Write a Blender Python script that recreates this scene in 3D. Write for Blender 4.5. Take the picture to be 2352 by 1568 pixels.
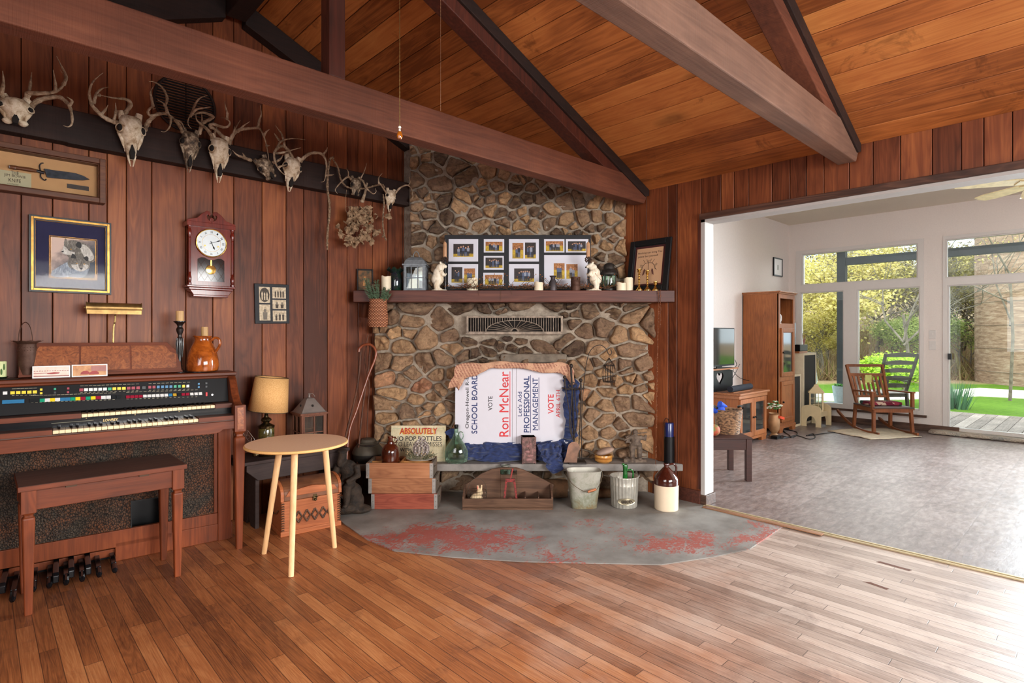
import bpy, bmesh, math, random
from mathutils import Vector, Matrix, noise
random.seed(7)
PI = math.pi
for _o in list(bpy.data.objects):
 bpy.data.objects.remove(_o)
SC = bpy.context.scene
COL = SC.collection

# camera
W, H = 2352, 1568
FPX = 1298.0          # focal length in pixels
HOR = 770.0           # horizon row
CZ = 1.22             # camera height
TH = math.radians(46.6)
FA, FB = math.cos(TH), math.sin(TH)      # forward
RA, RB = math.sin(TH), -math.cos(TH)     # right
cam_d = bpy.data.cameras.new('camera')
cam_d.sensor_width = 36.0
cam_d.lens = FPX * 36.0 / W
cam_d.shift_y = -(H / 2 - HOR) / W
cam_d.clip_start = 0.05
cam_d.clip_end = 400
cam = bpy.data.objects.new('camera', cam_d)
COL.objects.link(cam)
cam.location = (0, 0, CZ)
cam.rotation_euler = (PI / 2, 0, TH - PI / 2)
SC.camera = cam

# view + world + light
SC.view_settings.view_transform = 'Standard'
SC.view_settings.look = 'None'
SC.view_settings.gamma = 1.0
SC.view_settings.use_curve_mapping = False
SC.view_settings.exposure = 0.3
try:
 SC.cycles.max_bounces = 9
 SC.cycles.diffuse_bounces = 5
 SC.cycles.glossy_bounces = 4
 SC.cycles.transmission_bounces = 6
 SC.cycles.transparent_max_bounces = 24
 SC.cycles.caustics_reflective = False
 SC.cycles.caustics_refractive = False
 SC.cycles.sample_clamp_indirect = 6
except Exception:
 pass
world = bpy.data.worlds.new('sky')
SC.world = world
world.use_nodes = True
_nt = world.node_tree
_nt.nodes.clear()
_out = _nt.nodes.new('ShaderNodeOutputWorld')
_bg = _nt.nodes.new('ShaderNodeBackground')
_tc = _nt.nodes.new('ShaderNodeTexCoord')
_ns = _nt.nodes.new('ShaderNodeTexNoise')
_ns.inputs['Scale'].default_value = 2.2
_ns.inputs['Detail'].default_value = 5
_cr = _nt.nodes.new('ShaderNodeValToRGB')
_cr.color_ramp.elements[0].color = (0.62, 0.78, 1.0, 1)
_cr.color_ramp.elements[0].position = 0.38
_cr.color_ramp.elements[1].color = (1.0, 1.0, 1.0, 1)
_cr.color_ramp.elements[1].position = 0.58
_nt.links.new(_tc.outputs['Generated'], _ns.inputs['Vector'])
_nt.links.new(_ns.outputs['Fac'], _cr.inputs['Fac'])
_nt.links.new(_cr.outputs['Color'], _bg.inputs['Color'])
_bg.inputs['Strength'].default_value = 3.0
_nt.links.new(_bg.outputs['Background'], _out.inputs['Surface'])

def light_area(name, loc, direction, sx, sy, power, color=(1, 1, 1), spread=180):
 d = bpy.data.lights.new(name, 'AREA')
 d.shape = 'RECTANGLE'
 d.size, d.size_y = sx, sy
 d.energy = power
 d.color = color
 d.spread = math.radians(spread)
 o = bpy.data.objects.new(name, d)
 o.location = loc
 o.rotation_euler = Vector(direction).to_track_quat('-Z', 'Z').to_euler()
 COL.objects.link(o)
 return o

sun_d = bpy.data.lights.new('sun', 'SUN')
sun_d.energy = 2.8
sun_d.angle = math.radians(12)
sun_d.color = (1.0, 0.95, 0.86)
sun_o = bpy.data.objects.new('sun', sun_d)
sun_o.rotation_euler = Vector((0.55, 0.35, -0.75)).to_track_quat('-Z', 'Z').to_euler()
COL.objects.link(sun_o)

# room numbers (metres)
YW = 4.0      # panelled wall with the antlers
XW = 3.79     # panelled wall with the wide opening
XR = 1.22     # ridge
ZE = 2.345    # eaves height
SL = 0.4255   # roof slope
ZR = ZE + SL * (XW - XR)
XL = 2 * XR - XW
YB = -3.2     # wall behind the camera
OY = 1.993    # edge of the opening
WT = 0.12     # wall thickness
XF = 8.8      # far window wall
YF = 3.29     # far room side wall
ZC = 2.86     # far room ceiling
# daylight coming in through the windows behind the camera and through the far room's glass wall
light_area('window_light_back', (1.6, YB - 0.02, 1.5), (0.12, 1, -0.4), 3.0, 1.5, 125, (1.0, 0.97, 0.93), 110)
light_area('window_light_side', (XL - 0.02, 0.4, 1.5), (1, 0.3, -0.45), 2.6, 1.3, 36, (1.0, 0.95, 0.88), 115)
light_area('window_light_far', (XF + 0.02, -0.95, 1.25), (-1, 0.15, -0.3), 3.1, 2.3, 560, (0.80, 0.91, 1.0), 130)
light_area('window_light_porch', (XF + 0.35, 2.1, 3.1), (-0.55, 0.0, -1), 2.4, 0.8, 60, (0.95, 0.98, 1.0))

# pixel helpers: a pixel plus a real plane gives a place in the room
def ray(px, py):
 t = (px - W / 2) / FPX
 return FA + RA * t, FB + RB * t, (HOR - py) / FPX

def atD(px, py, d):
 a, b, c = ray(px, py)
 return Vector((a * d, b * d, CZ + c * d))

def onY(px, py, y):
 a, b, c = ray(px, py)
 return atD(px, py, y / b)

def onX(px, py, x):
 a, b, c = ray(px, py)
 return atD(px, py, x / a)

def onZ(px, py, z):
 a, b, c = ray(px, py)
 return atD(px, py, (z - CZ) / c)

def dep(p):
 return p[0] * FA + p[1] * FB

FRONT = math.atan2(RB, RA)      # yaw of a thing that faces the camera squarely

def lerp(a, b, t):
 return a + (b - a) * t

# object helpers
def link(o, parent=None):
 COL.objects.link(o)
 if parent is not None:
  o.parent = parent
 return o

def tag(o, label=None, cat=None, group=None, kind=None):
 if label:
  o['label'] = label
 if cat:
  o['category'] = cat
 if group:
  o['group'] = group
 if kind:
  o['kind'] = kind
 return o

def thing(name, label, cat, loc=(0, 0, 0), rz=0.0, group=None, rot=None):
 o = bpy.data.objects.new(name, None)
 o.empty_display_size = 0.05
 link(o)
 o.location = loc
 o.rotation_euler = rot if rot else (0, 0, rz)
 return tag(o, label, cat, group)

def copy_tree(o, parent=None):
 c = o.copy()
 COL.objects.link(c)
 c.parent = parent
 for ch in [k for k in bpy.data.objects if k.parent == o]:
  copy_tree(ch, c)
 return c

class MB:
 """collects geometry; build() links it as one mesh object"""

 def __init__(self):
  self.v, self.f, self.mi, self.ti, self.sm = [], [], [], [], []
  self.M = Matrix.Identity(4)
  self.m = 0
  self.t = 0.5
  self.s = False

 def add(self, vs, fs):
  b = len(self.v)
  for p in vs:
   self.v.append(self.M @ Vector(p))
  for f in fs:
   self.f.append([b + i for i in f])
   self.mi.append(self.m)
   self.ti.append(self.t)
   self.sm.append(self.s)
  return self

 def box(self, x0, y0, z0, x1, y1, z1):
  vs = [(x, y, z) for z in (z0, z1) for y in (y0, y1) for x in (x0, x1)]
  return self.add(vs, [(0, 2, 3, 1), (4, 5, 7, 6), (0, 1, 5, 4), (2, 6, 7, 3), (0, 4, 6, 2), (1, 3, 7, 5)])

 def quad(self, a, b, c, d):
  return self.add([a, b, c, d], [(0, 1, 2, 3)])

 def tube(self, pts, rad, n=10, caps=True, closed=False):
  pts = [Vector(p) for p in pts]
  if not isinstance(rad, (list, tuple)):
   rad = [rad] * len(pts)
  rings = []
  up = None
  N = len(pts)
  for i, p in enumerate(pts):
   if closed:
    t = pts[(i + 1) % N] - pts[i - 1]
   else:
    t = pts[min(i + 1, N - 1)] - pts[max(i - 1, 0)]
   if t.length < 1e-9:
    t = Vector((0, 0, 1))
   t.normalize()
   if up is None:
    up = Vector((0, 0, 1)) if abs(t.z) < 0.9 else Vector((1, 0, 0))
   s = t.cross(up)
   if s.length < 1e-6:
    s = t.orthogonal()
   s.normalize()
   up = s.cross(t).normalized()
   rings.append([p + (s * math.cos(2 * PI * k / n) + up * math.sin(2 * PI * k / n)) * rad[i] for k in range(n)])
  vs = [q for r in rings for q in r]
  fs = []
  for i in range(N - 1 + (1 if closed else 0)):
   a, b = i * n, ((i + 1) % N) * n
   for k in range(n):
    k2 = (k + 1) % n
    fs.append((a + k, a + k2, b + k2, b + k))
  s0 = self.s
  self.s = True
  self.add(vs, fs)
  self.s = s0
  if caps and not closed:
   self.add(rings[0], [tuple(reversed(range(n)))])
   self.add(rings[-1], [tuple(range(n))])
  return self

 def cyl(self, p0, p1, r0, r1=None, n=16, caps=True):
  return self.tube([p0, p1], [r0, r0 if r1 is None else r1], n, caps)

 def lathe(self, prof, n=28, c=(0, 0, 0), sx=1, sy=1):
  vs, fs = [], []
  for r, z in prof:
   for k in range(n):
    a = 2 * PI * k / n
    vs.append((c[0] + max(r, 1e-5) * math.cos(a) * sx, c[1] + max(r, 1e-5) * math.sin(a) * sy, c[2] + z))
  for i in range(len(prof) - 1):
   for k in range(n):
    k2 = (k + 1) % n
    fs.append((i * n + k, i * n + k2, (i + 1) * n + k2, (i + 1) * n + k))
  s0 = self.s
  self.s = True
  self.add(vs, fs)
  self.s = s0
  return self

 def ball(self, c, rx, ry=None, rz=None, n=14, m=9):
  ry = rx if ry is None else ry
  rz = rx if rz is None else rz
  vs, fs = [], []
  for i in range(m + 1):
   th = PI * i / m
   r = max(math.sin(th), 1e-4)
   for k in range(n):
    a = 2 * PI * k / n
    vs.append((c[0] + rx * r * math.cos(a), c[1] + ry * r * math.sin(a), c[2] - rz * math.cos(th)))
  for i in range(m):
   for k in range(n):
    k2 = (k + 1) % n
    fs.append((i * n + k, i * n + k2, (i + 1) * n + k2, (i + 1) * n + k))
  s0 = self.s
  self.s = True
  self.add(vs, fs)
  self.s = s0
  return self

 def prism(self, poly, y0, y1, plane='xz'):
  """polygon given in two axes, extruded along the third"""
  def P(a, b, c):
   return {'xz': (a, c, b), 'xy': (a, b, c), 'yz': (c, a, b)}[plane]
  n = len(poly)
  vs = [P(a, b, y0) for a, b in poly] + [P(a, b, y1) for a, b in poly]
  fs = [tuple(range(n)), tuple(reversed(range(n, 2 * n)))]
  for i in range(n):
   j = (i + 1) % n
   fs.append((i, i + n, j + n, j))
  return self.add(vs, fs)

 def bar(self, p0, p1, w, h, up=(0, 0, 1)):
  """rectangular bar from p0 to p1, w across, h along up"""
  p0, p1 = Vector(p0), Vector(p1)
  t = (p1 - p0).normalized()
  u = Vector(up)
  s = t.cross(u).normalized() * (w / 2)
  u = s.normalized().cross(t).normalized() * (h / 2)
  vs = [p0 - s - u, p0 + s - u, p0 - s + u, p0 + s + u, p1 - s - u, p1 + s - u, p1 - s + u, p1 + s + u]
  return self.add(vs, [(0, 2, 3, 1), (4, 5, 7, 6), (0, 1, 5, 4), (2, 6, 7, 3), (0, 4, 6, 2), (1, 3, 7, 5)])

 def frame(self, x0, z0, x1, z1, w, y0, y1, wz=None):
  """rectangular picture-frame ring in the xz plane"""
  wz = w if wz is None else wz
  self.box(x0, y0, z0, x0 + w, y1, z1)
  self.box(x1 - w, y0, z0, x1, y1, z1)
  self.box(x0 + w, y0, z0, x1 - w, y1, z0 + wz)
  self.box(x0 + w, y0, z1 - wz, x1 - w, y1, z1)
  return self

 def text(self, s, x0, z0, x1, z1, y, bold=0.0, shear=0.0, keep=False, rot=0):
  """flat letters filling the rectangle x0..x1, z0..z1 at depth y (facing -y); rot=90 reads upwards"""
  vs, fs = glyphs(s, bold, shear)
  xs = [p[0] for p in vs]
  ys = [p[1] for p in vs]
  a0, a1, b0, b1 = min(xs), max(xs), min(ys), max(ys)
  out = []
  for p in vs:
   u, v = (p[0] - a0) / (a1 - a0), (p[1] - b0) / (b1 - b0)
   if rot == 90:
    out.append((x1 - (x1 - x0) * v, y, z0 + (z1 - z0) * u))
   else:
    out.append((x0 + (x1 - x0) * u, y, z0 + (z1 - z0) * v))
  return self.add(out, fs)

 def build(self, name, mats, parent=None, bevel=0.0, sharp=0.6, sub=0, remesh=0.0, solid=0.0, seg=2, smooth=None):
  me = bpy.data.meshes.new(name)
  me.from_pydata([tuple(p) for p in self.v], [], self.f)
  if not isinstance(mats, (list, tuple)):
   mats = [mats]
  for m in mats:
   me.materials.append(m)
  me.polygons.foreach_set('material_index', self.mi)
  sm = self.sm if smooth is None else [smooth] * len(self.f)
  me.polygons.foreach_set('use_smooth', sm)
  at = me.attributes.new('tint', 'FLOAT', 'FACE')
  at.data.foreach_set('value', self.ti)
  me.update()
  me.validate()
  if any(sm) and sharp:
   try:
    me.set_sharp_from_angle(angle=sharp)
   except Exception:
    pass
  o = bpy.data.objects.new(name, me)
  link(o, parent)
  if solid:
   md = o.modifiers.new('solid', 'SOLIDIFY')
   md.thickness = solid
   md.offset = 0
  if bevel:
   md = o.modifiers.new('bevel', 'BEVEL')
   md.width = bevel
   md.segments = seg
   md.limit_method = 'ANGLE'
   md.angle_limit = 0.7
  if remesh:
   md = o.modifiers.new('remesh', 'REMESH')
   md.mode = 'VOXEL'
   md.voxel_size = remesh
   md.use_smooth_shade = True
   md = o.modifiers.new('smooth', 'SMOOTH')
   md.iterations = 4
  if sub:
   md = o.modifiers.new('sub', 'SUBSURF')
   md.levels = md.render_levels = sub
  return o

_gl = {}

def glyphs(s, bold=0.0, shear=0.0):
 if 'M' in s:
  bold = 0.0          # this face's M closes up when thickened
 k = (s, bold, shear)
 if k not in _gl:
  cu = bpy.data.curves.new('lettering', 'FONT')
  cu.body = s
  cu.offset = bold
  cu.shear = shear
  cu.resolution_u = 3
  ob = bpy.data.objects.new('lettering', cu)
  COL.objects.link(ob)
  dg = bpy.context.evaluated_depsgraph_get()
  me = bpy.data.meshes.new_from_object(ob.evaluated_get(dg))
  _gl[k] = ([tuple(v.co) for v in me.vertices], [tuple(p.vertices) for p in me.polygons])
  bpy.data.objects.remove(ob)
  bpy.data.curves.remove(cu)
  bpy.data.meshes.remove(me)
 return _gl[k]

def smooth_path(pts, k=4):
 """Catmull-Rom through points (tuples of any length)"""
 P = [Vector(p) for p in pts]
 out = []
 n = len(P)
 for i in range(n - 1):
  p0, p1, p2, p3 = P[max(i - 1, 0)], P[i], P[i + 1], P[min(i + 2, n - 1)]
  for j in range(k):
   t = j / k
   out.append(0.5 * ((2 * p1) + (p2 - p0) * t + (2 * p0 - 5 * p1 + 4 * p2 - p3) * t * t + (3 * p1 - p0 - 3 * p2 + p3) * t ** 3))
 out.append(P[-1])
 return out

# materials
def srgb(r, g, b):
 def f(c):
  c /= 255.0
  return c / 12.92 if c <= 0.04045 else ((c + 0.055) / 1.055) ** 2.4
 return (f(r), f(g), f(b), 1)

class NT:
 def __init__(self, name):
  self.mat = bpy.data.materials.new(name)
  self.mat.use_nodes = True
  self.t = self.mat.node_tree
  self.t.nodes.clear()
  self.out = self.n('OutputMaterial')
  self.bs = self.n('BsdfPrincipled')
  self.l(self.bs.outputs[0], self.out.inputs['Surface'])

 def n(self, typ, **kw):
  nd = self.t.nodes.new('ShaderNode' + typ)
  for k, v in kw.items():
   setattr(nd, k, v)
  return nd

 def l(self, a, b):
  self.t.links.new(a, b)

 def set(self, sock, val):
  if hasattr(val, 'is_output') or isinstance(val, bpy.types.NodeSocket):
   self.l(val, sock)
  else:
   sock.default_value = val

 def math(self, op, a, b=0.0, c=None, clamp=False):
  nd = self.n('Math', operation=op, use_clamp=clamp)
  self.set(nd.inputs[0], a)
  self.set(nd.inputs[1], b)
  if c is not None:
   self.set(nd.inputs[2], c)
  return nd.outputs[0]

 def coord(self, which='Object'):
  return self.n('TexCoord').outputs[which]

 def mapping(self, vec, scale=(1, 1, 1), rot=(0, 0, 0), loc=(0, 0, 0)):
  nd = self.n('Mapping')
  self.l(vec, nd.inputs['Vector'])
  nd.inputs['Scale'].default_value = scale
  nd.inputs['Rotation'].default_value = rot
  nd.inputs['Location'].default_value = loc
  return nd.outputs[0]

 def noise(self, vec, scale=5, detail=4, rough=0.55, dist=0.0, out='Fac'):
  nd = self.n('TexNoise')
  self.l(vec, nd.inputs['Vector'])
  nd.inputs['Scale'].default_value = scale
  nd.inputs['Detail'].default_value = detail
  nd.inputs['Roughness'].default_value = rough
  nd.inputs['Distortion'].default_value = dist
  return nd.outputs[out]

 def vor(self, vec, scale=5, feature='F1', out='Distance', rnd=1.0):
  nd = self.n('TexVoronoi', feature=feature)
  self.l(vec, nd.inputs['Vector'])
  nd.inputs['Scale'].default_value = scale
  nd.inputs['Randomness'].default_value = rnd
  return nd.outputs[out]

 def ramp(self, fac, stops, interp='LINEAR'):
  nd = self.n('ValToRGB')
  cr = nd.color_ramp
  cr.interpolation = interp
  while len(cr.elements) < len(stops):
   cr.elements.new(0.5)
  for e, (p, c) in zip(cr.elements, stops):
   e.position = p
   e.color = c if len(c) == 4 else (*c, 1)
  self.l(fac, nd.inputs['Fac'])
  return nd.outputs['Color']

 def mix(self, fac, a, b, mode='MIX'):
  nd = self.n('Mix', data_type='RGBA', blend_type=mode)
  self.set(nd.inputs['Factor'], fac)
  self.set(nd.inputs[6], a)
  self.set(nd.inputs[7], b)
  return nd.outputs[2]

 def sep(self, vec):
  nd = self.n('SeparateXYZ')
  self.l(vec, nd.inputs[0])
  return nd.outputs

 def comb(self, x, y, z):
  nd = self.n('CombineXYZ')
  for i, s in enumerate((x, y, z)):
   self.set(nd.inputs[i], s)
  return nd.outputs[0]

 def vadd(self, a, b):
  nd = self.n('VectorMath', operation='ADD')
  self.set(nd.inputs[0], a)
  self.set(nd.inputs[1], b)
  return nd.outputs[0]

 def tint(self):
  return self.n('Attribute', attribute_name='tint').outputs['Fac']

 def bump(self, h, strength=0.3, dist=0.01, prev=None):
  nd = self.n('Bump')
  nd.inputs['Strength'].default_value = strength
  nd.inputs['Distance'].default_value = dist
  self.l(h, nd.inputs['Height'])
  if prev is not None:
   self.l(prev, nd.inputs['Normal'])
  return nd.outputs[0]

 def done(self, color=None, rough=0.5, metal=0.0, normal=None, spec=0.5, trans=0.0, coat=0.0, ior=1.45, sheen=0.0):
  b = self.bs
  if color is not None:
   self.set(b.inputs['Base Color'], color)
  self.set(b.inputs['Roughness'], rough)
  self.set(b.inputs['Metallic'], metal)
  b.inputs['Specular IOR Level'].default_value = spec
  b.inputs['Transmission Weight'].default_value = trans
  b.inputs['Coat Weight'].default_value = coat
  b.inputs['Coat Roughness'].default_value = 0.08
  b.inputs['IOR'].default_value = ior
  b.inputs['Sheen Weight'].default_value = sheen
  if normal is not None:
   self.l(normal, b.inputs['Normal'])
  return self.mat

_mc = {}

def plain(name, c, rough=0.5, metal=0.0, var=0.12, scale=18, bump=0.0, coat=0.0, spec=0.5, c2=None, sheen=0.0, detail=4):
 """a colour with soft mottling of its own"""
 if name in _mc:
  return _mc[name]
 n = NT(name)
 co = n.coord()
 f = n.noise(co, scale, detail)
 base = srgb(*c)
 other = srgb(*c2) if c2 else tuple(x * (1 - var * 2) for x in base[:3]) + (1,)
 col = n.ramp(f, [(0.32, other), (0.62, base)])
 nm = n.bump(n.noise(co, scale * 4, 4), bump, 0.004) if bump else None
 _mc[name] = n.done(col, rough, metal, nm, spec=spec, coat=coat, sheen=sheen)
 return _mc[name]

def wood(name, dark, mid, light, axis='X', scale=1.0, rough=0.5, bump=0.15, tint=0.0, knots=0.0, coat=0.0, spec=0.4, stain=0.0, saw=0.0, amp=1.0):
 """grained wood; axis = grain direction; tint = how strongly the boards differ"""
 if name in _mc:
  return _mc[name]
 n = NT(name)
 co = n.coord()
 if tint:
  tv = n.tint()
  co = n.vadd(co, n.comb(n.math('MULTIPLY', tv, 37.0), n.math('MULTIPLY', tv, 91.0), n.math('MULTIPLY', tv, 53.0)))
 i = 'XYZ'.index(axis)
 sc = [9.0 * scale] * 3
 sc[i] = 0.9 * scale
 v = n.mapping(co, tuple(sc))
 g1 = n.noise(v, 1.3, 3, 0.5, 1.4)
 rings = n.math('FRACT', n.math('MULTIPLY', g1, 6.0))
 rings = n.math('ABSOLUTE', n.math('SUBTRACT', rings, 0.5))
 sc2 = [70.0 * scale] * 3
 sc2[i] = 2.2 * scale
 g2 = n.noise(n.mapping(co, tuple(sc2)), 1.0, 3, 0.6)
 f = n.math('ADD', n.math('MULTIPLY', rings, 0.7 * amp), n.math('MULTIPLY', g2, 0.45))
 f = n.math('ADD', f, 0.14)
 big = n.noise(co, 1.8 * scale, 3)
 f = n.math('ADD', f, n.math('MULTIPLY', n.math('SUBTRACT', big, 0.5), 0.9))
 if tint:
  f = n.math('ADD', f, n.math('MULTIPLY', n.math('SUBTRACT', n.tint(), 0.5), tint))
 col = n.ramp(f, [(0.18, srgb(*dark)), (0.52, srgb(*mid)), (0.9, srgb(*light))])
 if knots:
  ks = [2.3] * 3
  ks[i] = 1.1
  kv = n.vor(n.mapping(n.vadd(co, n.comb(3.3, 1.7, 0.4)), tuple(ks)), 1.0)
  kf = n.ramp(kv, [(0.05, (1, 1, 1)), (0.16, (0, 0, 0))])
  kf = n.math('MULTIPLY', kf, n.math('MULTIPLY', n.noise(co, 9, 2), 1.7 * knots), clamp=True)
  col = n.mix(kf, col, tuple(x * 0.35 for x in srgb(*dark)[:3]) + (1,))
 if stain:
  sf = n.ramp(n.noise(co, 2.6, 6, 0.7, 0.8), [(0.6, (0, 0, 0)), (0.66, (1, 1, 1))])
  col = n.mix(n.math('MULTIPLY', sf, stain), col, tuple(x * 0.45 for x in srgb(*dark)[:3]) + (1,))
 nm = n.bump(g2, bump, 0.003)
 if saw:
  ss = [1.2] * 3
  ss[i] = 55.0
  nm = n.bump(n.noise(n.mapping(co, tuple(ss)), 3.0, 3, 0.7), saw, 0.006, nm)
 _mc[name] = n.done(col, rough, 0, nm, spec=spec, coat=coat)
 return _mc[name]

def glass(name, c=(255, 255, 255), rough=0.0, tintamt=0.0, refl=1.0):
 """a thin pane: mostly clear with a mirror-like sheen"""
 if name in _mc:
  return _mc[name]
 n = NT(name)
 n.t.nodes.remove(n.bs)
 tr = n.n('BsdfTransparent')
 tr.inputs['Color'].default_value = srgb(*c)
 gl = n.n('BsdfGlossy')
 gl.inputs['Roughness'].default_value = rough
 fr = n.n('Fresnel')
 fr.inputs['IOR'].default_value = 1.45
 mx = n.n('MixShader')
 n.l(n.math('MULTIPLY', fr.outputs[0], refl), mx.inputs[0])
 n.l(tr.outputs[0], mx.inputs[1])
 n.l(gl.outputs[0], mx.inputs[2])
 n.l(mx.outputs[0], n.out.inputs['Surface'])
 _mc[name] = n.mat
 return n.mat

def solidglass(name, c, rough=0.03, ior=1.45):
 if name in _mc:
  return _mc[name]
 n = NT(name)
 _mc[name] = n.done(srgb(*c), rough, 0, None, trans=1.0, ior=ior)
 return _mc[name]
# MATERIALS OF THE SHELL
M_panel = wood('redwood_panelling', (72, 34, 18), (120, 64, 37), (168, 100, 56), 'Z', 0.9, 0.42, 0.1, tint=0.42, knots=0.9, spec=0.35, amp=0.4)
M_ceil = wood('ceiling_planks', (120, 64, 28), (176, 104, 52), (206, 136, 72), 'Y', 0.9, 0.55, 0.1, tint=0.4, knots=0.6, stain=0.5, amp=0.4)
M_beam = wood('rough_sawn_beam', (72, 37, 23), (108, 60, 40), (138, 84, 58), 'X', 0.8, 0.75, 0.3, knots=0.3, saw=0.6, amp=0.35)
M_beamg = wood('grey_sawn_beam', (92, 66, 54), (126, 93, 76), (158, 126, 106), 'X', 0.8, 0.8, 0.3, knots=0.3, saw=0.8, amp=0.3)
M_beamd = wood('dark_beam', (24, 14, 11), (42, 25, 19), (64, 40, 30), 'X', 0.8, 0.7, 0.25, saw=0.4, amp=0.4)
M_post = wood('dark_post', (48, 22, 14), (78, 36, 24), (108, 54, 36), 'Z', 0.8, 0.6, 0.25, amp=0.5)
M_mantel = wood('mantel_wood', (62, 32, 24), (92, 50, 38), (122, 74, 56), 'X', 0.8, 0.5, 0.12, amp=0.45)
M_trimd = wood('dark_trim', (44, 28, 22), (70, 46, 36), (100, 68, 54), 'Y', 0.8, 0.5, 0.12)
M_gap = plain('gap_shadow_wood', (22, 12, 8), 0.9)
M_white = plain('far_wall_paint', (228, 218, 212), 0.75, var=0.02, scale=60, bump=0.25)
M_ceilw = plain('far_ceiling_paint', (216, 206, 190), 0.8, var=0.015, scale=40, bump=0.2)
M_trimw = plain('white_trim_paint', (214, 208, 204), 0.4, var=0.01)
M_base = wood('far_baseboard', (58, 40, 32), (84, 60, 48), (108, 80, 64), 'Y', 0.8, 0.5, 0.1)
M_glass = glass('window_glass', (248, 252, 250), 0.0)

def oak_floor():
 n = NT('oak_floor')
 x, y, z = n.sep(n.coord())
 bw = 0.057
 rx = n.math('DIVIDE', x, bw)
 row = n.math('FLOOR', rx)
 fx = n.math('SUBTRACT', rx, row)
 wn = n.n('TexWhiteNoise', noise_dimensions='1D')
 n.l(row, wn.inputs['W'])
 off = n.math('MULTIPLY', wn.outputs['Value'], 7.0)
 ry = n.math('ADD', n.math('DIVIDE', y, 0.82), off)
 cl = n.math('FLOOR', ry)
 fy = n.math('SUBTRACT', ry, cl)
 w2 = n.n('TexWhiteNoise', noise_dimensions='2D')
 n.l(n.comb(row, cl, 0.0), w2.inputs['Vector'])
 rnd = w2.outputs['Value']
 co = n.vadd(n.coord(), n.comb(n.math('MULTIPLY', rnd, 31.0), n.math('MULTIPLY', rnd, 57.0), 0.0))
 g1 = n.noise(n.mapping(co, (26, 1.6, 1)), 1.0, 3, 0.5, 1.2)
 rings = n.math('ABSOLUTE', n.math('SUBTRACT', n.math('FRACT', n.math('MULTIPLY', g1, 7.0)), 0.5))
 g2 = n.noise(n.mapping(co, (240, 5, 1)), 1.0, 3, 0.6)
 f = n.math('ADD', n.math('MULTIPLY', rings, 0.3), n.math('MULTIPLY', g2, 0.5))
 f = n.math('ADD', f, 0.05)
 f = n.math('ADD', f, n.math('MULTIPLY', n.math('SUBTRACT', rnd, 0.5), 0.34))
 f = n.math('ADD', f, n.math('MULTIPLY', n.math('SUBTRACT', n.noise(n.coord(), 1.1, 4), 0.5), 0.7))
 col = n.ramp(f, [(0.12, srgb(98, 53, 27)), (0.42, srgb(156, 92, 50)), (0.82, srgb(202, 138, 86))])
 # worn boards plus painted-in window glare: grey-white, stronger towards the opening
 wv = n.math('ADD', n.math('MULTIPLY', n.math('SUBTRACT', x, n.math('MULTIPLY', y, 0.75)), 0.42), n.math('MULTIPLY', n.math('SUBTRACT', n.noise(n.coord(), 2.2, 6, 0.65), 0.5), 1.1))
 wear_glare = n.ramp(wv, [(0.12, (0, 0, 0)), (0.85, (1, 1, 1))])
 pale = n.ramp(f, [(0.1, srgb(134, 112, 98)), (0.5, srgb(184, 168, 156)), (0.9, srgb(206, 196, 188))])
 col = n.mix(n.math('MULTIPLY', wear_glare, 0.85), col, pale)
 # old dark scuffs
 sc = n.ramp(n.noise(n.coord(), 3.3, 7, 0.72, 0.6), [(0.53, (0, 0, 0)), (0.72, (1, 1, 1))])
 col = n.mix(n.math('MULTIPLY', sc, 0.5), col, srgb(78, 46, 34))
 ex = n.math('MINIMUM', fx, n.math('SUBTRACT', 1.0, fx))
 ey = n.math('MULTIPLY', n.math('MINIMUM', fy, n.math('SUBTRACT', 1.0, fy)), 0.82 / bw)
 e = n.math('MINIMUM', ex, ey)
 gap = n.ramp(e, [(0.012, (1, 1, 1)), (0.035, (0, 0, 0))])
 gap2 = n.math('MULTIPLY', gap, 0.75)
 col = n.mix(gap2, col, srgb(44, 24, 16))
 nm = n.bump(n.math('SUBTRACT', n.math('MULTIPLY', g2, 0.3), gap), 0.25, 0.002)
 nm = n.bump(n.noise(n.coord(), 5, 2), 0.06, 0.02, nm)
 ro = n.math('ADD', 0.3, n.math('MULTIPLY', n.noise(n.coord(), 7, 5, 0.7), 0.26))
 return n.done(col, ro, 0, nm, spec=0.9)

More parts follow.
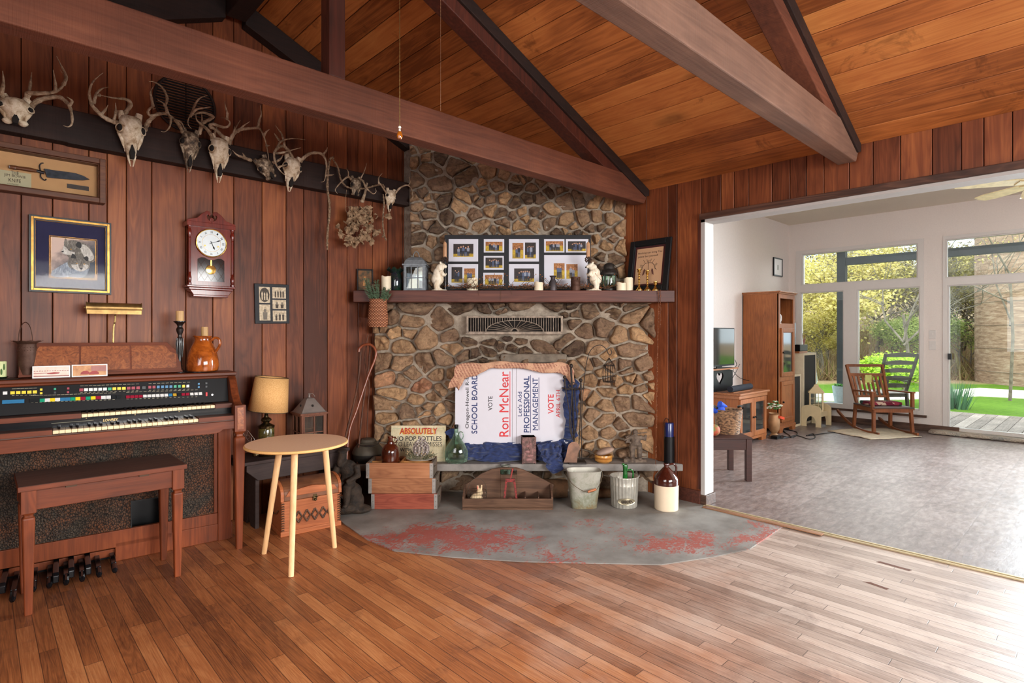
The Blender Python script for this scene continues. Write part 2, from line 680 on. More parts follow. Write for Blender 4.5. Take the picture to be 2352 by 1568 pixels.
def vinyl_floor():
 n = NT('vinyl_tile_floor')
 x, y, z = n.sep(n.coord())
 s = 0.305
 rx, ry = n.math('DIVIDE', x, s), n.math('DIVIDE', y, s)
 ix, iy = n.math('FLOOR', rx), n.math('FLOOR', ry)
 fx, fy = n.math('SUBTRACT', rx, ix), n.math('SUBTRACT', ry, iy)
 w2 = n.n('TexWhiteNoise', noise_dimensions='2D')
 n.l(n.comb(ix, iy, 0.0), w2.inputs['Vector'])
 rnd = w2.outputs['Value']
 g = n.noise(n.mapping(n.coord(), (10, 26, 1)), 1.0, 8, 0.7, 0.4)
 f = n.math('ADD', g, n.math('MULTIPLY', n.math('SUBTRACT', rnd, 0.5), 0.12))
 col = n.ramp(f, [(0.28, srgb(84, 68, 64)), (0.5, srgb(118, 102, 97)), (0.66, srgb(142, 127, 122)), (0.8, srgb(130, 104, 90))])
 ex = n.math('MINIMUM', fx, n.math('SUBTRACT', 1.0, fx))
 ey = n.math('MINIMUM', fy, n.math('SUBTRACT', 1.0, fy))
 gap = n.ramp(n.math('MINIMUM', ex, ey), [(0.008, (1, 1, 1)), (0.02, (0, 0, 0))])
 col = n.mix(n.math('MULTIPLY', gap, 0.5), col, srgb(98, 86, 82))
 nm = n.bump(n.math('SUBTRACT', n.noise(n.mapping(n.coord(), (14, 40, 1)), 1, 6, 0.7), n.math('MULTIPLY', gap, 0.15)), 0.4, 0.004)
 nm = n.bump(n.noise(n.coord(), 3, 2), 0.05, 0.03, nm)
 ro = n.math('ADD', 0.24, n.math('MULTIPLY', n.noise(n.coord(), 9, 5, 0.7), 0.3))
 return n.done(col, ro, 0, nm, spec=1.0)

def hearth_paint():
 n = NT('hearth_concrete_paint')
 co = n.coord()
 g = n.noise(n.mapping(co, (1, 1, 1)), 13, 10, 0.82, 0.5)
 big = n.noise(co, 1.6, 3, 0.5)
 base = n.ramp(n.noise(co, 4, 5), [(0.3, srgb(108, 102, 96)), (0.7, srgb(150, 146, 140))])
 x, y, z = n.sep(co)
 # red paint survives in a band along the front of the hearth
 dpt = n.math('ADD', n.math('MULTIPLY', x, FA), n.math('MULTIPLY', y, FB))
 band = n.math('SUBTRACT', 1.0, n.math('MULTIPLY', n.math('ABSOLUTE', n.math('SUBTRACT', dpt, 3.4)), 1.8))
 m = n.math('ADD', n.math('MULTIPLY', g, 1.0), n.math('MULTIPLY', n.math('SUBTRACT', big, 0.5), 0.9))
 m = n.math('ADD', m, n.math('MULTIPLY', band, 0.14))
 m = n.math('ADD', m, n.math('MULTIPLY', n.math('SUBTRACT', n.noise(n.mapping(co, (34, 70, 1), (0, 0, 0.8)), 1, 7, 0.75), 0.5), 0.75))
 red = n.ramp(m, [(0.675, (0, 0, 0)), (0.72, (0.85, 0.85, 0.85))])
 col = n.mix(red, base, n.ramp(g, [(0.4, srgb(160, 62, 50)), (0.8, srgb(150, 84, 72))]))
 nm = n.bump(g, 0.25, 0.004)
 return n.done(col, 0.55, 0, nm, spec=0.4)

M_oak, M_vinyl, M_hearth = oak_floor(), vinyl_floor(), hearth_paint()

def struct(mb, name, mats, parent=None, **kw):
 o = mb.build(name, mats, parent, **kw)
 if parent is None:
  o['kind'] = 'structure'
 return o

def zroof(x):
 return ZE + SL * (XW - x) if x > XR else ZE + SL * (x - XL)

# floors
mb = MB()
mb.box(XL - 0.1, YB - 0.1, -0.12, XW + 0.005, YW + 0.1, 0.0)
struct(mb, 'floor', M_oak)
mb = MB()
mb.box(XW + 0.005, -3.3, -0.12, XF + 0.12, YF + 0.1, 0.0)
struct(mb, 'floor_far_room', M_vinyl)
# grey painted hearth pad let into the boards
mb = MB()
pad = [onZ(*p, 0.0) for p in ((1612, 1157), (1690, 1180), (1800, 1209), (1722, 1262), (1640, 1280), (1520, 1298), (1380, 1295), (1200, 1291), (1040, 1281), (905, 1266), (842, 1240), (785, 1200))]
poly = [(p.x, p.y) for p in pad] + [(1.86, YW - 0.01), (XW - 0.01, YW - 0.01), (XW - 0.01, 2.02)]
mb.prism(poly, 0.0005, 0.006, 'xy')
struct(mb, 'floor_hearth_pad', M_hearth)
# strip at the threshold
mb = MB()
mb.t = 0.7
mb.box(XW - 0.03, -1.8, 0.0, XW + 0.012, OY, 0.009)
mb.box(XW - 0.012, -1.8, 0.009, XW + 0.002, OY, 0.013)
k = -1.7
M_brass = plain('old_brass', (176, 150, 96), 0.35, 0.85, var=0.12)
struct(mb, 'trim_threshold_strip', plain('threshold_metal', (200, 184, 148), 0.38, 0.4, var=0.08), bevel=0.002)
mb = MB()
mb.box(XW - 0.075, 1.2, 0.006, XW - 0.031, OY - 0.02, 0.012)
struct(mb, 'trim_threshold_board', wood('bare_board', (96, 60, 40), (136, 94, 66), (166, 124, 94), 'Y', 1.0))

# plank walls
def boards(mb, edges, place, th=0.018, gap=0.0035, tints=None, rnd=None):
 rnd = rnd or random
 for i in range(len(edges) - 1):
  a, b = edges[i] + gap / 2, edges[i + 1] - gap / 2
  mb.t = tints[i] if tints and tints[i] is not None else rnd.uniform(0.12, 0.62) if rnd.random() < 0.75 else rnd.uniform(0.6, 0.95)
  place(mb, a, b)

def edge_list(a, b, lo, hi, rnd, fixed=()):
 e = [a]
 fixed = sorted(f for f in fixed if a < f < b)
 while e[-1] < b - lo:
  nx = e[-1] + rnd.uniform(lo, hi)
  nf = [f for f in fixed if f > e[-1] + 1e-6]
  if nf and nx > nf[0] - lo * 0.6:
   nx = nf[0]
  e.append(nx)
 e[-1] = b
 return e

mb = MB()
for g in (((2012, 1290), (2022, 1289), (2095, 1309), (2088, 1311)), ((1982, 1335), (2000, 1337), (2042, 1352), (2036, 1354))):
 P = [onZ(a, b, 0) for a, b in g]
 mb.prism([(p.x, p.y) for p in P], 0.0003, 0.0008, 'xy')
struct(mb, 'floor_board_gap', plain('bare_subfloor', (96, 54, 32), 0.9))
R1 = random.Random(11)
seam_px = [245, 289, 347, 425, 487, 535, 600, 655, 695, 750, 795, 820]
fx_ = [onY(p, 600, YW).x for p in seam_px]
left_px = [48, 120, 203]
fx_ = [onY(p, 600, YW).x for p in left_px] + fx_
e = edge_list(XL, XW, 0.12, 0.2, R1, fx_)
tn = [None] * (len(e) - 1)
for i in range(len(e) - 1):
 mid = (e[i] + e[i + 1]) / 2
 a_, b_ = fx_[3], fx_[4]
 if a_ < mid < b_:
  tn[i] = 0.95
 elif fx_[1] < mid < fx_[3]:
  tn[i] = 0.62
 elif fx_[0] < mid < fx_[1]:
  tn[i] = 0.6

def pl(mb, a, b):
 y0, y1 = YW - 0.018, YW + 0.002
 if a < XR < b:
  mb.prism([(a, 0), (b, 0), (b, zroof(b)), (XR, ZR), (a, zroof(a))], y0, y1)
 else:
  mb.prism([(a, 0), (b, 0), (b, zroof(b)), (a, zroof(a))], y0, y1)

mb = MB()
boards(mb, e, pl, tints=tn, rnd=R1)
mb.m = 1
mb.prism([(XL, 0), (XW, 0), (XW, ZE), (XR, ZR), (XL, ZE)], YW + 0.003, YW + 0.09)
struct(mb, 'wall_left', [M_panel, M_gap], bevel=0.0025, seg=1)

# right wall with the wide opening
R2 = random.Random(23)
mb = MB()
e = edge_list(OY + 0.03, YW - 0.02, 0.11, 0.2, R2, [onX(1535, 600, XW).y])
for i in range(len(e) - 1):
 mb.t = [0.42, 0.25, 0.75, 0.3, 0.5][i % 5]
 mb.box(XW, e[i] + 0.0018, 0.0, XW + 0.02, e[i + 1] - 0.0018, ZE + 0.02)
e = edge_list(-1.8, OY + 0.03, 0.085, 0.17, R2)
for i in range(len(e) - 1):
 mb.t = R2.uniform(0.2, 0.65) if R2.random() < 0.75 else 0.85
 mb.box(XW, e[i] + 0.0018, 2.09, XW + 0.02, e[i + 1] - 0.0018, ZE + 0.02)
e = edge_list(YB, -1.8, 0.12, 0.2, R2)
for i in range(len(e) - 1):
 mb.t = R2.uniform(0.2, 0.65)
 mb.box(XW, e[i] + 0.0018, 0.0, XW + 0.02, e[i + 1] - 0.0018, ZE + 0.02)
mb.m = 1
mb.box(XW + 0.021, OY + 0.03, 0, XW + WT - 0.012, YW, ZE + 0.05)
mb.box(XW + 0.021, -1.8, 2.05, XW + WT - 0.012, OY + 0.03, ZE + 0.05)
mb.box(XW + 0.021, YB, 0, XW + WT - 0.012, -1.8, ZE + 0.05)
mb.m = 2
mb.box(XW + WT - 0.012, OY + 0.03, 0, XW + WT, YF + 0.05, ZC)
mb.box(XW + WT - 0.012, -1.8, 2.05, XW + WT, OY + 0.03, ZC)
mb.box(XW + WT - 0.012, YB, 0, XW + WT, -1.8, ZC)
struct(mb, 'wall_right', [M_panel, M_gap, M_white], bevel=0.0025, seg=1)
# white jamb and head lining of the opening, dark trim above it
mb = MB()
mb.box(XW - 0.004, OY, 0.07, XW + WT + 0.004, OY + 0.03, 2.05)
mb.box(XW - 0.004, -1.8, 2.032, XW + WT + 0.004, OY + 0.03, 2.052)
struct(mb, 'trim_opening_jamb', plain('jamb_paint', (178, 172, 168), 0.7, var=0.02, spec=0.2))
mb = MB()
mb.box(XW - 0.022, -1.8, 2.05, XW + 0.001, OY + 0.035, 2.092)
struct(mb, 'trim_header', M_trimd, bevel=0.003)
mb = MB()
mb.box(XW - 0.006, OY + 0.03, 0.11, XW + 0.001, OY + 0.052, 2.05)
struct(mb, 'trim_opening_edge', M_post)
mb = MB()
mb.box(XW - 0.016, OY + 0.03, 0.0, XW, 2.42, 0.10)
struct(mb, 'baseboard_right', M_mantel, bevel=0.004)
mb = MB()
mb.box(XW - 0.012, OY - 0.014, 0.0, XW + WT + 0.012, OY + 0.03, 0.075)
struct(mb, 'baseboard_jamb', M_base, bevel=0.003)

# roof boarding
R3 = random.Random(5)
TH_ = math.atan(SL)
for nm_, sgn in (('ceiling', 1), ('ceiling_left_slope', -1)):
 mb = MB()
 L = (XW - XR) / math.cos(TH_)
 e = edge_list(0, L, 0.12, 0.155, R3)
 for i in range(len(e) - 1):
  a, b = e[i] + 0.002, e[i + 1] - 0.002
  ys = [YB, R3.uniform(-1.5, 0.3), R3.uniform(0.8, 3.2), YW] if R3.random() < 0.25 else [YB, YW]
  for j in range(len(ys) - 1):
   mb.t = R3.uniform(0.1, 0.9)
   pts = []
   for (s_, h_) in ((a, 0.0), (b, 0.0), (b, 0.02), (a, 0.02)):
    x_ = XW - s_ * math.cos(TH_) + h_ * math.sin(TH_)
    z_ = ZE + s_ * math.sin(TH_) + h_ * math.cos(TH_)
    if sgn < 0:
     x_ = 2 * XR - x_
    pts.append((x_, z_))
   mb.prism(pts, ys[j] + 0.001, ys[j + 1] - 0.001)
 mb.m = 1
 o1, o2 = (XW + 0.3, ZE - 0.3 * SL), (XR, ZR)
 q = [(o1[0], o1[1] + 0.024), (o2[0], o2[1] + 0.024), (o2[0], o2[1] + 0.16), (o1[0], o1[1] + 0.16)]
 if sgn < 0:
  q = [(2 * XR - a, b) for a, b in q]
 mb.prism(q, YB - 0.3, YW + 0.3)
 struct(mb, nm_, [M_ceil, M_gap], bevel=0.003, seg=1)

# hidden walls behind and left of the camera, each with its window opening
mb = MB()
y0, y1 = YB - 0.12, YB
mb.box(XL, y0, 0, -0.6, y1, 2.4)
mb.box(3.2, y0, 0, XW + 0.1, y1, 2.4)
mb.box(-0.6, y0, 0, 3.2, y1, 0.7)
mb.prism([(XL, 2.35), (XW + 0.1, 2.35), (XR, ZR + 0.05)], y0, y1)
struct(mb, 'wall_back', wood('plain_panelling', (52, 24, 14), (104, 54, 32), (150, 90, 50), 'Z'))
mb = MB()
x0, x1 = XL - 0.12, XL
mb.box(x0, YB, 0, x1, -1.0, ZE + 0.05)
mb.box(x0, 1.8, 0, x1, YW, ZE + 0.05)
mb.box(x0, -1.0, 0, x1, 1.8, 0.8)
mb.box(x0, -1.0, 2.2, x1, 1.8, ZE + 0.05)
struct(mb, 'wall_side', _mc['plain_panelling'])

# trusses
yt = [1.016, 2.46]
for i, y in enumerate(yt):
 t = thing('roof_truss', ('pale rough sawn roof truss crossing the upper right above the wide opening' if i == 0 else
    'reddish brown roof truss with a king post, in front of the stone chimney'), 'roof truss', (0, y, 0), group='roof trusses')
 mb = MB()
 mb.prism([(XL + 0.02, 2.235), (XW - 0.06, 2.235), (XW - 0.02, 2.30), (XW - 0.02, zroof(XW) + 0.01), (XW - 0.11, zroof(XW - 0.11) - 0.02), (XW - 0.13, 2.419), (XL + 0.02, 2.419)], 0.0, 0.1)
 mb.build('tie_beam', M_beam if i else M_beamg, t, bevel=0.006)
 for s in (1, -1):
  def mx(x): return x if s > 0 else 2 * XR - x
  mb = MB()
  xa, xb = XW - 0.16, XR + 0.02
  q = [(mx(xa), zroof(xa) - 0.165), (mx(xb), zroof(xb) - 0.165), (mx(xb), zroof(xb) - 0.078), (mx(xa + 0.05), zroof(xa + 0.05) - 0.078)]
  mb.prism(q, 0.004, 0.11)
  mb.build('rafter', M_beam if i == 0 else M_post, t, bevel=0.005)
  mb = MB()
  xa = XW - 0.012
  q = [(mx(xa), zroof(xa) - 0.05), (mx(xa - 0.04), zroof(xa - 0.04) - 0.079), (mx(xb), zroof(xb) - 0.079), (mx(xb), zroof(xb) - 0.003), (mx(xa), zroof(xa) - 0.003)]
  mb.prism(q, -0.012, 0.118)
  mb.build('backing_board', M_beamd, t, bevel=0.003)
 mb = MB()
 mb.box(XR - 0.045, 0.006, 2.419, XR + 0.035, 0.092, ZR - 0.17)
 mb.build('king_post', M_post, t, bevel=0.004)
t = thing('ridge_beam', 'dark ridge beam running along the peak of the ceiling', 'ridge beam', (XR, 0, 0))
mb = MB()
mb.prism([(-0.06, ZR - 0.165), (0.06, ZR - 0.165), (0.06, ZR - 0.03), (-0.06, ZR - 0.03)], YB + 0.05, 3.9)
mb.build('timber', M_beamd, t, bevel=0.004)
# truss fixed against the panelled wall: its tie beam carries the antlers
t = thing('wall_truss', 'nearly black beam and rafters fixed to the panelled wall behind the deer skulls', 'roof truss', (0, 3.9, 0))
mb = MB()
xe = onY(942, 440, 3.9).x
mb.prism([(XL + 0.02, 2.272), (0.35, 2.272), (0.36, 2.268), (xe, 2.268), (xe, 2.455), (XL + 0.02, 2.455)], 0.0, 0.08)
mb.build('tie_beam', M_beamd, t, bevel=0.006)
for s in (1, -1):
 def mx(x): return x if s > 0 else 2 * XR - x
 mb = MB()
 xa, xb = XW - 0.3, XR + 0.06
 mb.prism([(mx(xa), zroof(xa) - 0.15), (mx(xb), zroof(xb) - 0.15), (mx(xb), zroof(xb) - 0.004), (mx(xa), zroof(xa) - 0.004)], 0.0, 0.08)
 mb.build('rafter', M_beamd, t, bevel=0.004)

# far room shell
mb = MB()
mb.box(XW + WT, YF, -0.02, XF + 0.12, YF + 0.1, ZC)
struct(mb, 'wall_far_side', M_white)
mb = MB()
mb.box(XW + WT, -3.3, -0.02, XF + 0.12, -3.2, ZC)
struct(mb, 'wall_far_back', M_white)
mb = MB()
mb.box(XW, -3.3, ZC, XF + 0.12, YF + 0.1, ZC + 0.1)
struct(mb, 'ceiling_far_room', M_ceilw)
# window wall; openings measured on its plane
wy = lambda px: onX(px, 700, XF).y
ya0, ya1 = wy(1832), wy(2122)          # left window group
yb0 = wy(2166)                         # door group starts
zt0, zt1 = 1.93, 2.44                  # transom band
zbw = 0.20
mb = MB()
xa, xb = XF, XF + 0.12
mb.box(xa, ya0 + 0.02, 0, xb, YF, ZC)
mb.box(xa, ya1, zt1 + 0.02, xb, ya0 + 0.02, ZC)
mb.box(xa, ya1, 0, xb, ya0 + 0.02, zbw)
mb.box(xa, yb0, 0, xb, ya1, ZC)
mb.box(xa, -3.2, zt1 + 0.02, xb, yb0, ZC)
struct(mb, 'wall_window_side', M_white)

def pane_group(name, y_l, y_r, z0, z1, panes, fw=0.05, depth=(0.0, 0.09), sill=False):
 """frame from y_l (left in the photo, larger y) to y_r; panes = [(yl, yr, z0, z1)]"""
 fr = MB()
 x0, x1 = XF + depth[0] - 0.012, XF + depth[1]
 ys = sorted(set([y_l, y_r] + [p[0] for p in panes] + [p[1] for p in panes]))
 zs = sorted(set([z0, z1] + [p[2] for p in panes] + [p[3] for p in panes]))
 for i in range(len(ys) - 1):
  for j in range(len(zs) - 1):
   cy, cz = (ys[i] + ys[i + 1]) / 2, (zs[j] + zs[j + 1]) / 2
   if not any(p[1] < cy < p[0] and p[2] < cz < p[3] for p in panes):
    fr.box(x0, ys[i], zs[j], x1, ys[i + 1], zs[j + 1])
 o = struct(fr, name, M_trimw)
 bd = MB()
 for (yl, yr, a, b) in panes:
  for (q0, q1, q2, q3) in ((yr, yr + 0.014, a, b), (yl - 0.014, yl, a, b), (yr + 0.014, yl - 0.014, a, a + 0.014), (yr + 0.014, yl - 0.014, b - 0.014, b)):
   bd.box(x0 + 0.02, q0, q2, x1 - 0.02, q1, q3)
 bd.build('glazing_bead', M_trimw, o)
 for (yl, yr, a, b) in panes:
  g = MB()
  g.box(x0 + 0.05, yr, a, x0 + 0.056, yl, b)
  g.build('pane', M_glass, o)
 return o

y1838, y1938, y1968, y2113 = wy(1838), wy(1938), wy(1968), wy(2113)
w1 = pane_group('window_1', ya0 + 0.02, ya1, zbw, zt1 + 0.02, [(wy(1842), wy(2108), 1.955, 2.41), (y1838, y1938, 0.245, 1.85), (y1968, y2113, 0.255, 1.85)])
mb = MB()
mb.box(XF - 0.03, ya1 - 0.03, zbw - 0.03, XF, ya0 + 0.02, zbw)
struct(mb, 'trim_window_sill', M_base)
y2175 = wy(2177)
w2 = pane_group('window_2', yb0, -3.19, 1.87, zt1 + 0.02, [(wy(2172), -0.9, 1.935, 2.42), (-0.95, -3.15, 1.935, 2.42)])
d1 = pane_group('door_1', yb0, -3.19, 0.0, 1.87, [(y2175, 0.0, 0.06, 1.845), (-0.06, -1.5, 0.06, 1.845), (-1.56, -3.14, 0.06, 1.845)])
mb = MB()
pt = onX(2180, 818, XF - 0.02)
mb.box(XF - 0.045, pt.y - 0.028, pt.z - 0.04, XF - 0.012, pt.y + 0.012, pt.z + 0.035)
mb.build('door_handle', plain('black_plastic', (20, 20, 22), 0.4), d1, bevel=0.004)
mb = MB()
mb.box(XF - 0.018, ya1 - 0.36, 0, XF, YF, 0.085)
struct(mb, 'baseboard_window_wall', M_base, bevel=0.003)
mb = MB()
mb.box(XW + WT, YF - 0.018, 0, XF, YF, 0.085)
struct(mb, 'baseboard_far_side', M_base, bevel=0.003)
# STONE FIREPLACE (built in a frame that faces the camera: x right, y away)
def fr(px, py, d):
 return Vector(((px - W / 2) / FPX * d, d, CZ + (HOR - py) / FPX * d))

def fworld(r, d, z=0.0):
 return Vector((FA * d + RA * r, FB * d + RB * r, z))

def flocal(x, y, z=0.0):
 """world to the fireplace frame"""
 return Vector((x * RA + y * RB, x * FA + y * FB, z))

def clip(poly, px, py, nx, ny):
 out = []
 n = len(poly)
 for i in range(n):
  a, b = poly[i], poly[(i + 1) % n]
  da = (a[0] - px) * nx + (a[1] - py) * ny
  db = (b[0] - px) * nx + (b[1] - py) * ny
  if da <= 0:
   out.append(a)
  if da * db < 0:
   t = da / (da - db)
   out.append((a[0] + (b[0] - a[0]) * t, a[1] + (b[1] - a[1]) * t))
 return out

def voronoi(pts, bounds):
 x0, z0, x1, z1 = bounds
 cells = []
 for i, p in enumerate(pts):
  poly = [(x0, z0), (x1, z0), (x1, z1), (x0, z1)]
  near = sorted((q for j, q in enumerate(pts) if j != i), key=lambda q: (q[0] - p[0]) ** 2 + (q[1] - p[1]) ** 2)[:18]
  for q in near:
   mx_, my_ = (p[0] + q[0]) / 2, (p[1] + q[1]) / 2
   poly = clip(poly, mx_, my_, q[0] - p[0], q[1] - p[1])
   if len(poly) < 3:
    break
  cells.append(poly)
 return cells

def stone_face(mb, bounds, size, d, rnd, holes=(), tintf=None, relax=2, keep=None, aspect=1.25, inset=0.008, hmin=0.03, hmax=0.07):
 x0, z0, x1, z1 = bounds
 n = int((x1 - x0) * (z1 - z0) / (size * size))
 pts = [(rnd.uniform(x0, x1), rnd.uniform(z0, z1)) for _ in range(n)]
 ghosts = []
 for (a, b, c, e_) in holes:
  st = 0.05
  x = a + st / 2
  while x < c:
   z = b + st / 2
   while z < e_:
    ghosts.append((x, z))
    z += st
   x += st
 pts = [p for p in pts if not any(a < p[0] < c and b < p[1] < e_ for a, b, c, e_ in holes)]
 k = 1 / aspect
 for it in range(relax + 1):
  allp = [(p[0] * k, p[1]) for p in pts + ghosts]
  cells = voronoi(allp, (x0 * k, z0, x1 * k, z1))
  cells = [[(q[0] / k, q[1]) for q in c] for c in cells]
  if it < relax:
   np_ = []
   for p, c in zip(pts, cells):
    if len(c) < 3:
     np_.append(p)
     continue
    cx = sum(q[0] for q in c) / len(c)
    cz = sum(q[1] for q in c) / len(c)
    np_.append((lerp(p[0], cx, 0.55), lerp(p[1], cz, 0.55)))
   pts = np_
 for i, p in enumerate(pts):
  c = cells[i]
  if len(c) < 3:
   continue
  cx = sum(q[0] for q in c) / len(c)
  cz = sum(q[1] for q in c) / len(c)
  if keep and not keep(cx, cz):
   continue
  # outline resampled and rounded
  N = 26
  per = []
  L = 0
  for a in range(len(c)):
   q, r = c[a], c[(a + 1) % len(c)]
   L += math.hypot(r[0] - q[0], r[1] - q[1])
  step = L / N
  acc = 0
  for a in range(len(c)):
   q, r = c[a], c[(a + 1) % len(c)]
   l = math.hypot(r[0] - q[0], r[1] - q[1])
   while acc < l:
    t = acc / l
    per.append((lerp(q[0], r[0], t), lerp(q[1], r[1], t)))
    acc += step
   acc -= l
  per = per[:N] if len(per) >= N else per + [per[-1]] * (N - len(per))
  for _ in range(1 if rnd.random() < 0.5 else 0):
   per = [((per[a - 1][0] + per[a][0] * 2 + per[(a + 1) % N][0]) / 4, (per[a - 1][1] + per[a][1] * 2 + per[(a + 1) % N][1]) / 4) for a in range(N)]
  h = rnd.uniform(hmin, hmax)
  tx, tz = rnd.uniform(-0.4, 0.4), rnd.uniform(-0.4, 0.4)
  rs = math.sqrt(L / 6)
  vs = []
  seed = rnd.uniform(0, 100)
  rings = ((1.0, -0.01), (0.985, 0.5), (0.94, 0.86), (0.8, 1.0), (0.42, 1.02))
  for (s, hh) in rings:
   for (qx, qz) in per:
    ux, uz = qx - cx, qz - cz
    l = math.hypot(ux, uz) + 1e-6
    f = max(l - inset, l * 0.5) / l * s
    x, z = cx + ux * f, cz + uz * f
    nz = noise.noise(Vector((x * 16 + seed, z * 16, hh * 1.5)))
    w = noise.noise(Vector((x * 45, z * 45 + seed, hh)))
    hh2 = h * hh + (nz * 0.022 + w * 0.018 + ux * tx + uz * tz) * min(1, hh * 1.3 if hh > 0 else 0)
    x += nz * 0.008 * s
    z += w * 0.006 * s
    vs.append((x, d - hh2, z))
  nz = noise.noise(Vector((cx * 16 + seed, cz * 16, 1)))
  vs.append((cx, d - h * 1.07 - nz * 0.014, cz))
  fs = []
  for a in range(len(rings) - 1):
   for b in range(N):
    b2 = (b + 1) % N
    fs.append((a * N + b, a * N + b2, (a + 1) * N + b2, (a + 1) * N + b))
  top = (len(rings) - 1) * N
  for b in range(N):
   fs.append((top + b, top + (b + 1) % N, len(vs) - 1))
  mb.t = tintf(cx, cz) if tintf else rnd.random()
  mb.s = True
  mb.add(vs, fs)
  mb.s = False

def stone_mat(name, shift=(0, 0, 0), dull=0.0):
 n = NT(name)
 co = n.coord()
 tv = n.tint()
 co2 = n.vadd(co, n.comb(n.math('MULTIPLY', tv, 13.0), n.math('MULTIPLY', tv, 29.0), 0.0))
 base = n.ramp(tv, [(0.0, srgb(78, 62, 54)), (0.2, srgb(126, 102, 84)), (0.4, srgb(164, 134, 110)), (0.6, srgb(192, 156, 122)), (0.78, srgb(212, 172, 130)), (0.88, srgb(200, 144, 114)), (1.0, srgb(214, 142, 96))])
 f = n.noise(co2, 20, 10, 0.8, 0.9)
 var = n.ramp(f, [(0.34, (0.3, 0.25, 0.22)), (0.48, (0.8, 0.77, 0.73)), (0.56, (1.0, 0.97, 0.92)), (0.68, (1.4, 1.34, 1.2))])
 col = n.mix(1.0, base, var, 'MULTIPLY')
 lay = n.noise(n.mapping(co2, (6, 6, 34)), 1, 5, 0.7, 1.0)
 col = n.mix(n.math('MULTIPLY', n.ramp(lay, [(0.5, (0, 0, 0)), (0.7, (1, 1, 1))]), 0.35), col, srgb(214, 180, 132))
 nm = n.bump(f, 1.0, 0.02)
 nm = n.bump(n.noise(co2, 60, 6, 0.7), 0.5, 0.004, nm)
 return n.done(col, 0.8, 0, nm, spec=0.35)

def mortar_mat():
 n = NT('mortar')
 f = n.noise(n.coord(), 26, 7, 0.7)
 col = n.ramp(f, [(0.3, srgb(126, 112, 98)), (0.7, srgb(176, 162, 144))])
 return n.done(col, 0.9, 0, n.bump(f, 0.8, 0.01), spec=0.2)

M_stone, M_mortar = stone_mat('field_stone'), mortar_mat()
DL, DU = 4.40, 4.56       # mortar planes of lower breast and chimney
RS = random.Random(3)
fp = thing('stone_fireplace', 'rubble stone corner fireplace and chimney breast with grey mortar', 'fireplace', (0, 0, 0), FRONT)
lx0, lx1 = fr(862, 0, DL).x, fr(1496, 0, DL).x
zl1 = fr(0, 694, DL).z
vent = (fr(1068, 0, DL).x, fr(0, 770, DL).z, fr(1296, 0, DL).x, fr(0, 722, DL).z)
sgn_ = (fr(1062, 0, DL).x, 0.27, fr(1300, 0, DL).x, fr(0, 862, DL).z)

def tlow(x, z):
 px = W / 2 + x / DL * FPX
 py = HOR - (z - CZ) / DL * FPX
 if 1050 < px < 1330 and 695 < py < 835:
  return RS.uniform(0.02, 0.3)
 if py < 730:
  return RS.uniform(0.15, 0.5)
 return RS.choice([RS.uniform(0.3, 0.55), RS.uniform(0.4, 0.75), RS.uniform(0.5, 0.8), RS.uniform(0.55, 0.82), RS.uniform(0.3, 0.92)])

mb = MB()
# masonry core: five-sided block that fills the corner
FLw, FRw = fworld(lx0, DL), fworld(lx1, DL)
core = [flocal(FLw.x, FLw.y), flocal(FRw.x, FRw.y), flocal(XW - 0.004, FRw.y + 0.02), flocal(XW - 0.004, YW - 0.022), flocal(FLw.x + 0.02, YW - 0.022)]
mb.prism([(p.x, p.y) for p in core], 0.0, zl1, 'xy')
mb.build('breast_core', M_mortar, fp)
mb = MB()
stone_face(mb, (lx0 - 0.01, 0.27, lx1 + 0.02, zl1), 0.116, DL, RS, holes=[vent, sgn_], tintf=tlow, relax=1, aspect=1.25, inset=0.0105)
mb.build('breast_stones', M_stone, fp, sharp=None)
mb = MB()
stone_face(mb, (fr(1010, 0, 4.4).x, 0.012, lx1 + 0.02, 0.235), 0.13, DL + 0.02, RS, tintf=lambda x, z: RS.uniform(0.1, 0.5), aspect=1.6)
mb.build('plinth_stones', M_stone, fp, sharp=None)
# chimney
ux0, ux1 = fr(945, 0, DU).x, fr(1434, 0, DU).x
ULw, URw = fworld(ux0, DU), fworld(ux1, DU)
mb = MB()
mb.prism([(p.x, p.y) for p in (flocal(ULw.x, ULw.y), flocal(URw.x, URw.y), flocal(XW - 0.004, URw.y + 0.01), flocal(XW - 0.004, YW - 0.022), flocal(ULw.x, YW - 0.022))], zl1, 2.33, 'xy')
# sloping top follows the roof boards
tp = [flocal(ULw.x, ULw.y), flocal(URw.x, URw.y), flocal(XW - 0.004, URw.y + 0.01), flocal(XW - 0.004, YW - 0.022), flocal(ULw.x, YW - 0.022)]
tw = [ULw, URw, Vector((XW - 0.004, URw.y + 0.01, 0)), Vector((XW - 0.004, YW - 0.022, 0)), Vector((ULw.x, YW - 0.022, 0))]
vs = [(p.x, p.y, 2.33) for p in tp] + [(p.x, p.y, zroof(w_.x) - 0.012) for p, w_ in zip(tp, tw)]
mb.add(vs, [(0, 1, 2, 3, 4), (9, 8, 7, 6, 5)] + [(i, 5 + i, 5 + (i + 1) % 5, (i + 1) % 5) for i in range(5)])
mb.build('chimney_core', M_mortar, fp)
mb = MB()

def kup(x, z):
 return z < zroof(fworld(x, DU).x) - 0.07

stone_face(mb, (ux0 - 0.015, zl1 + 0.02, ux1 + 0.015, 2.9), 0.105, DU, RS, tintf=lambda x, z: RS.choice([RS.uniform(0.1, 0.3), RS.uniform(0.25, 0.5), RS.uniform(0.35, 0.6), RS.uniform(0.6, 0.8)]), keep=kup, aspect=1.15, inset=0.012, hmax=0.06, relax=1)
mb.build('chimney_stones', M_stone, fp, sharp=None)
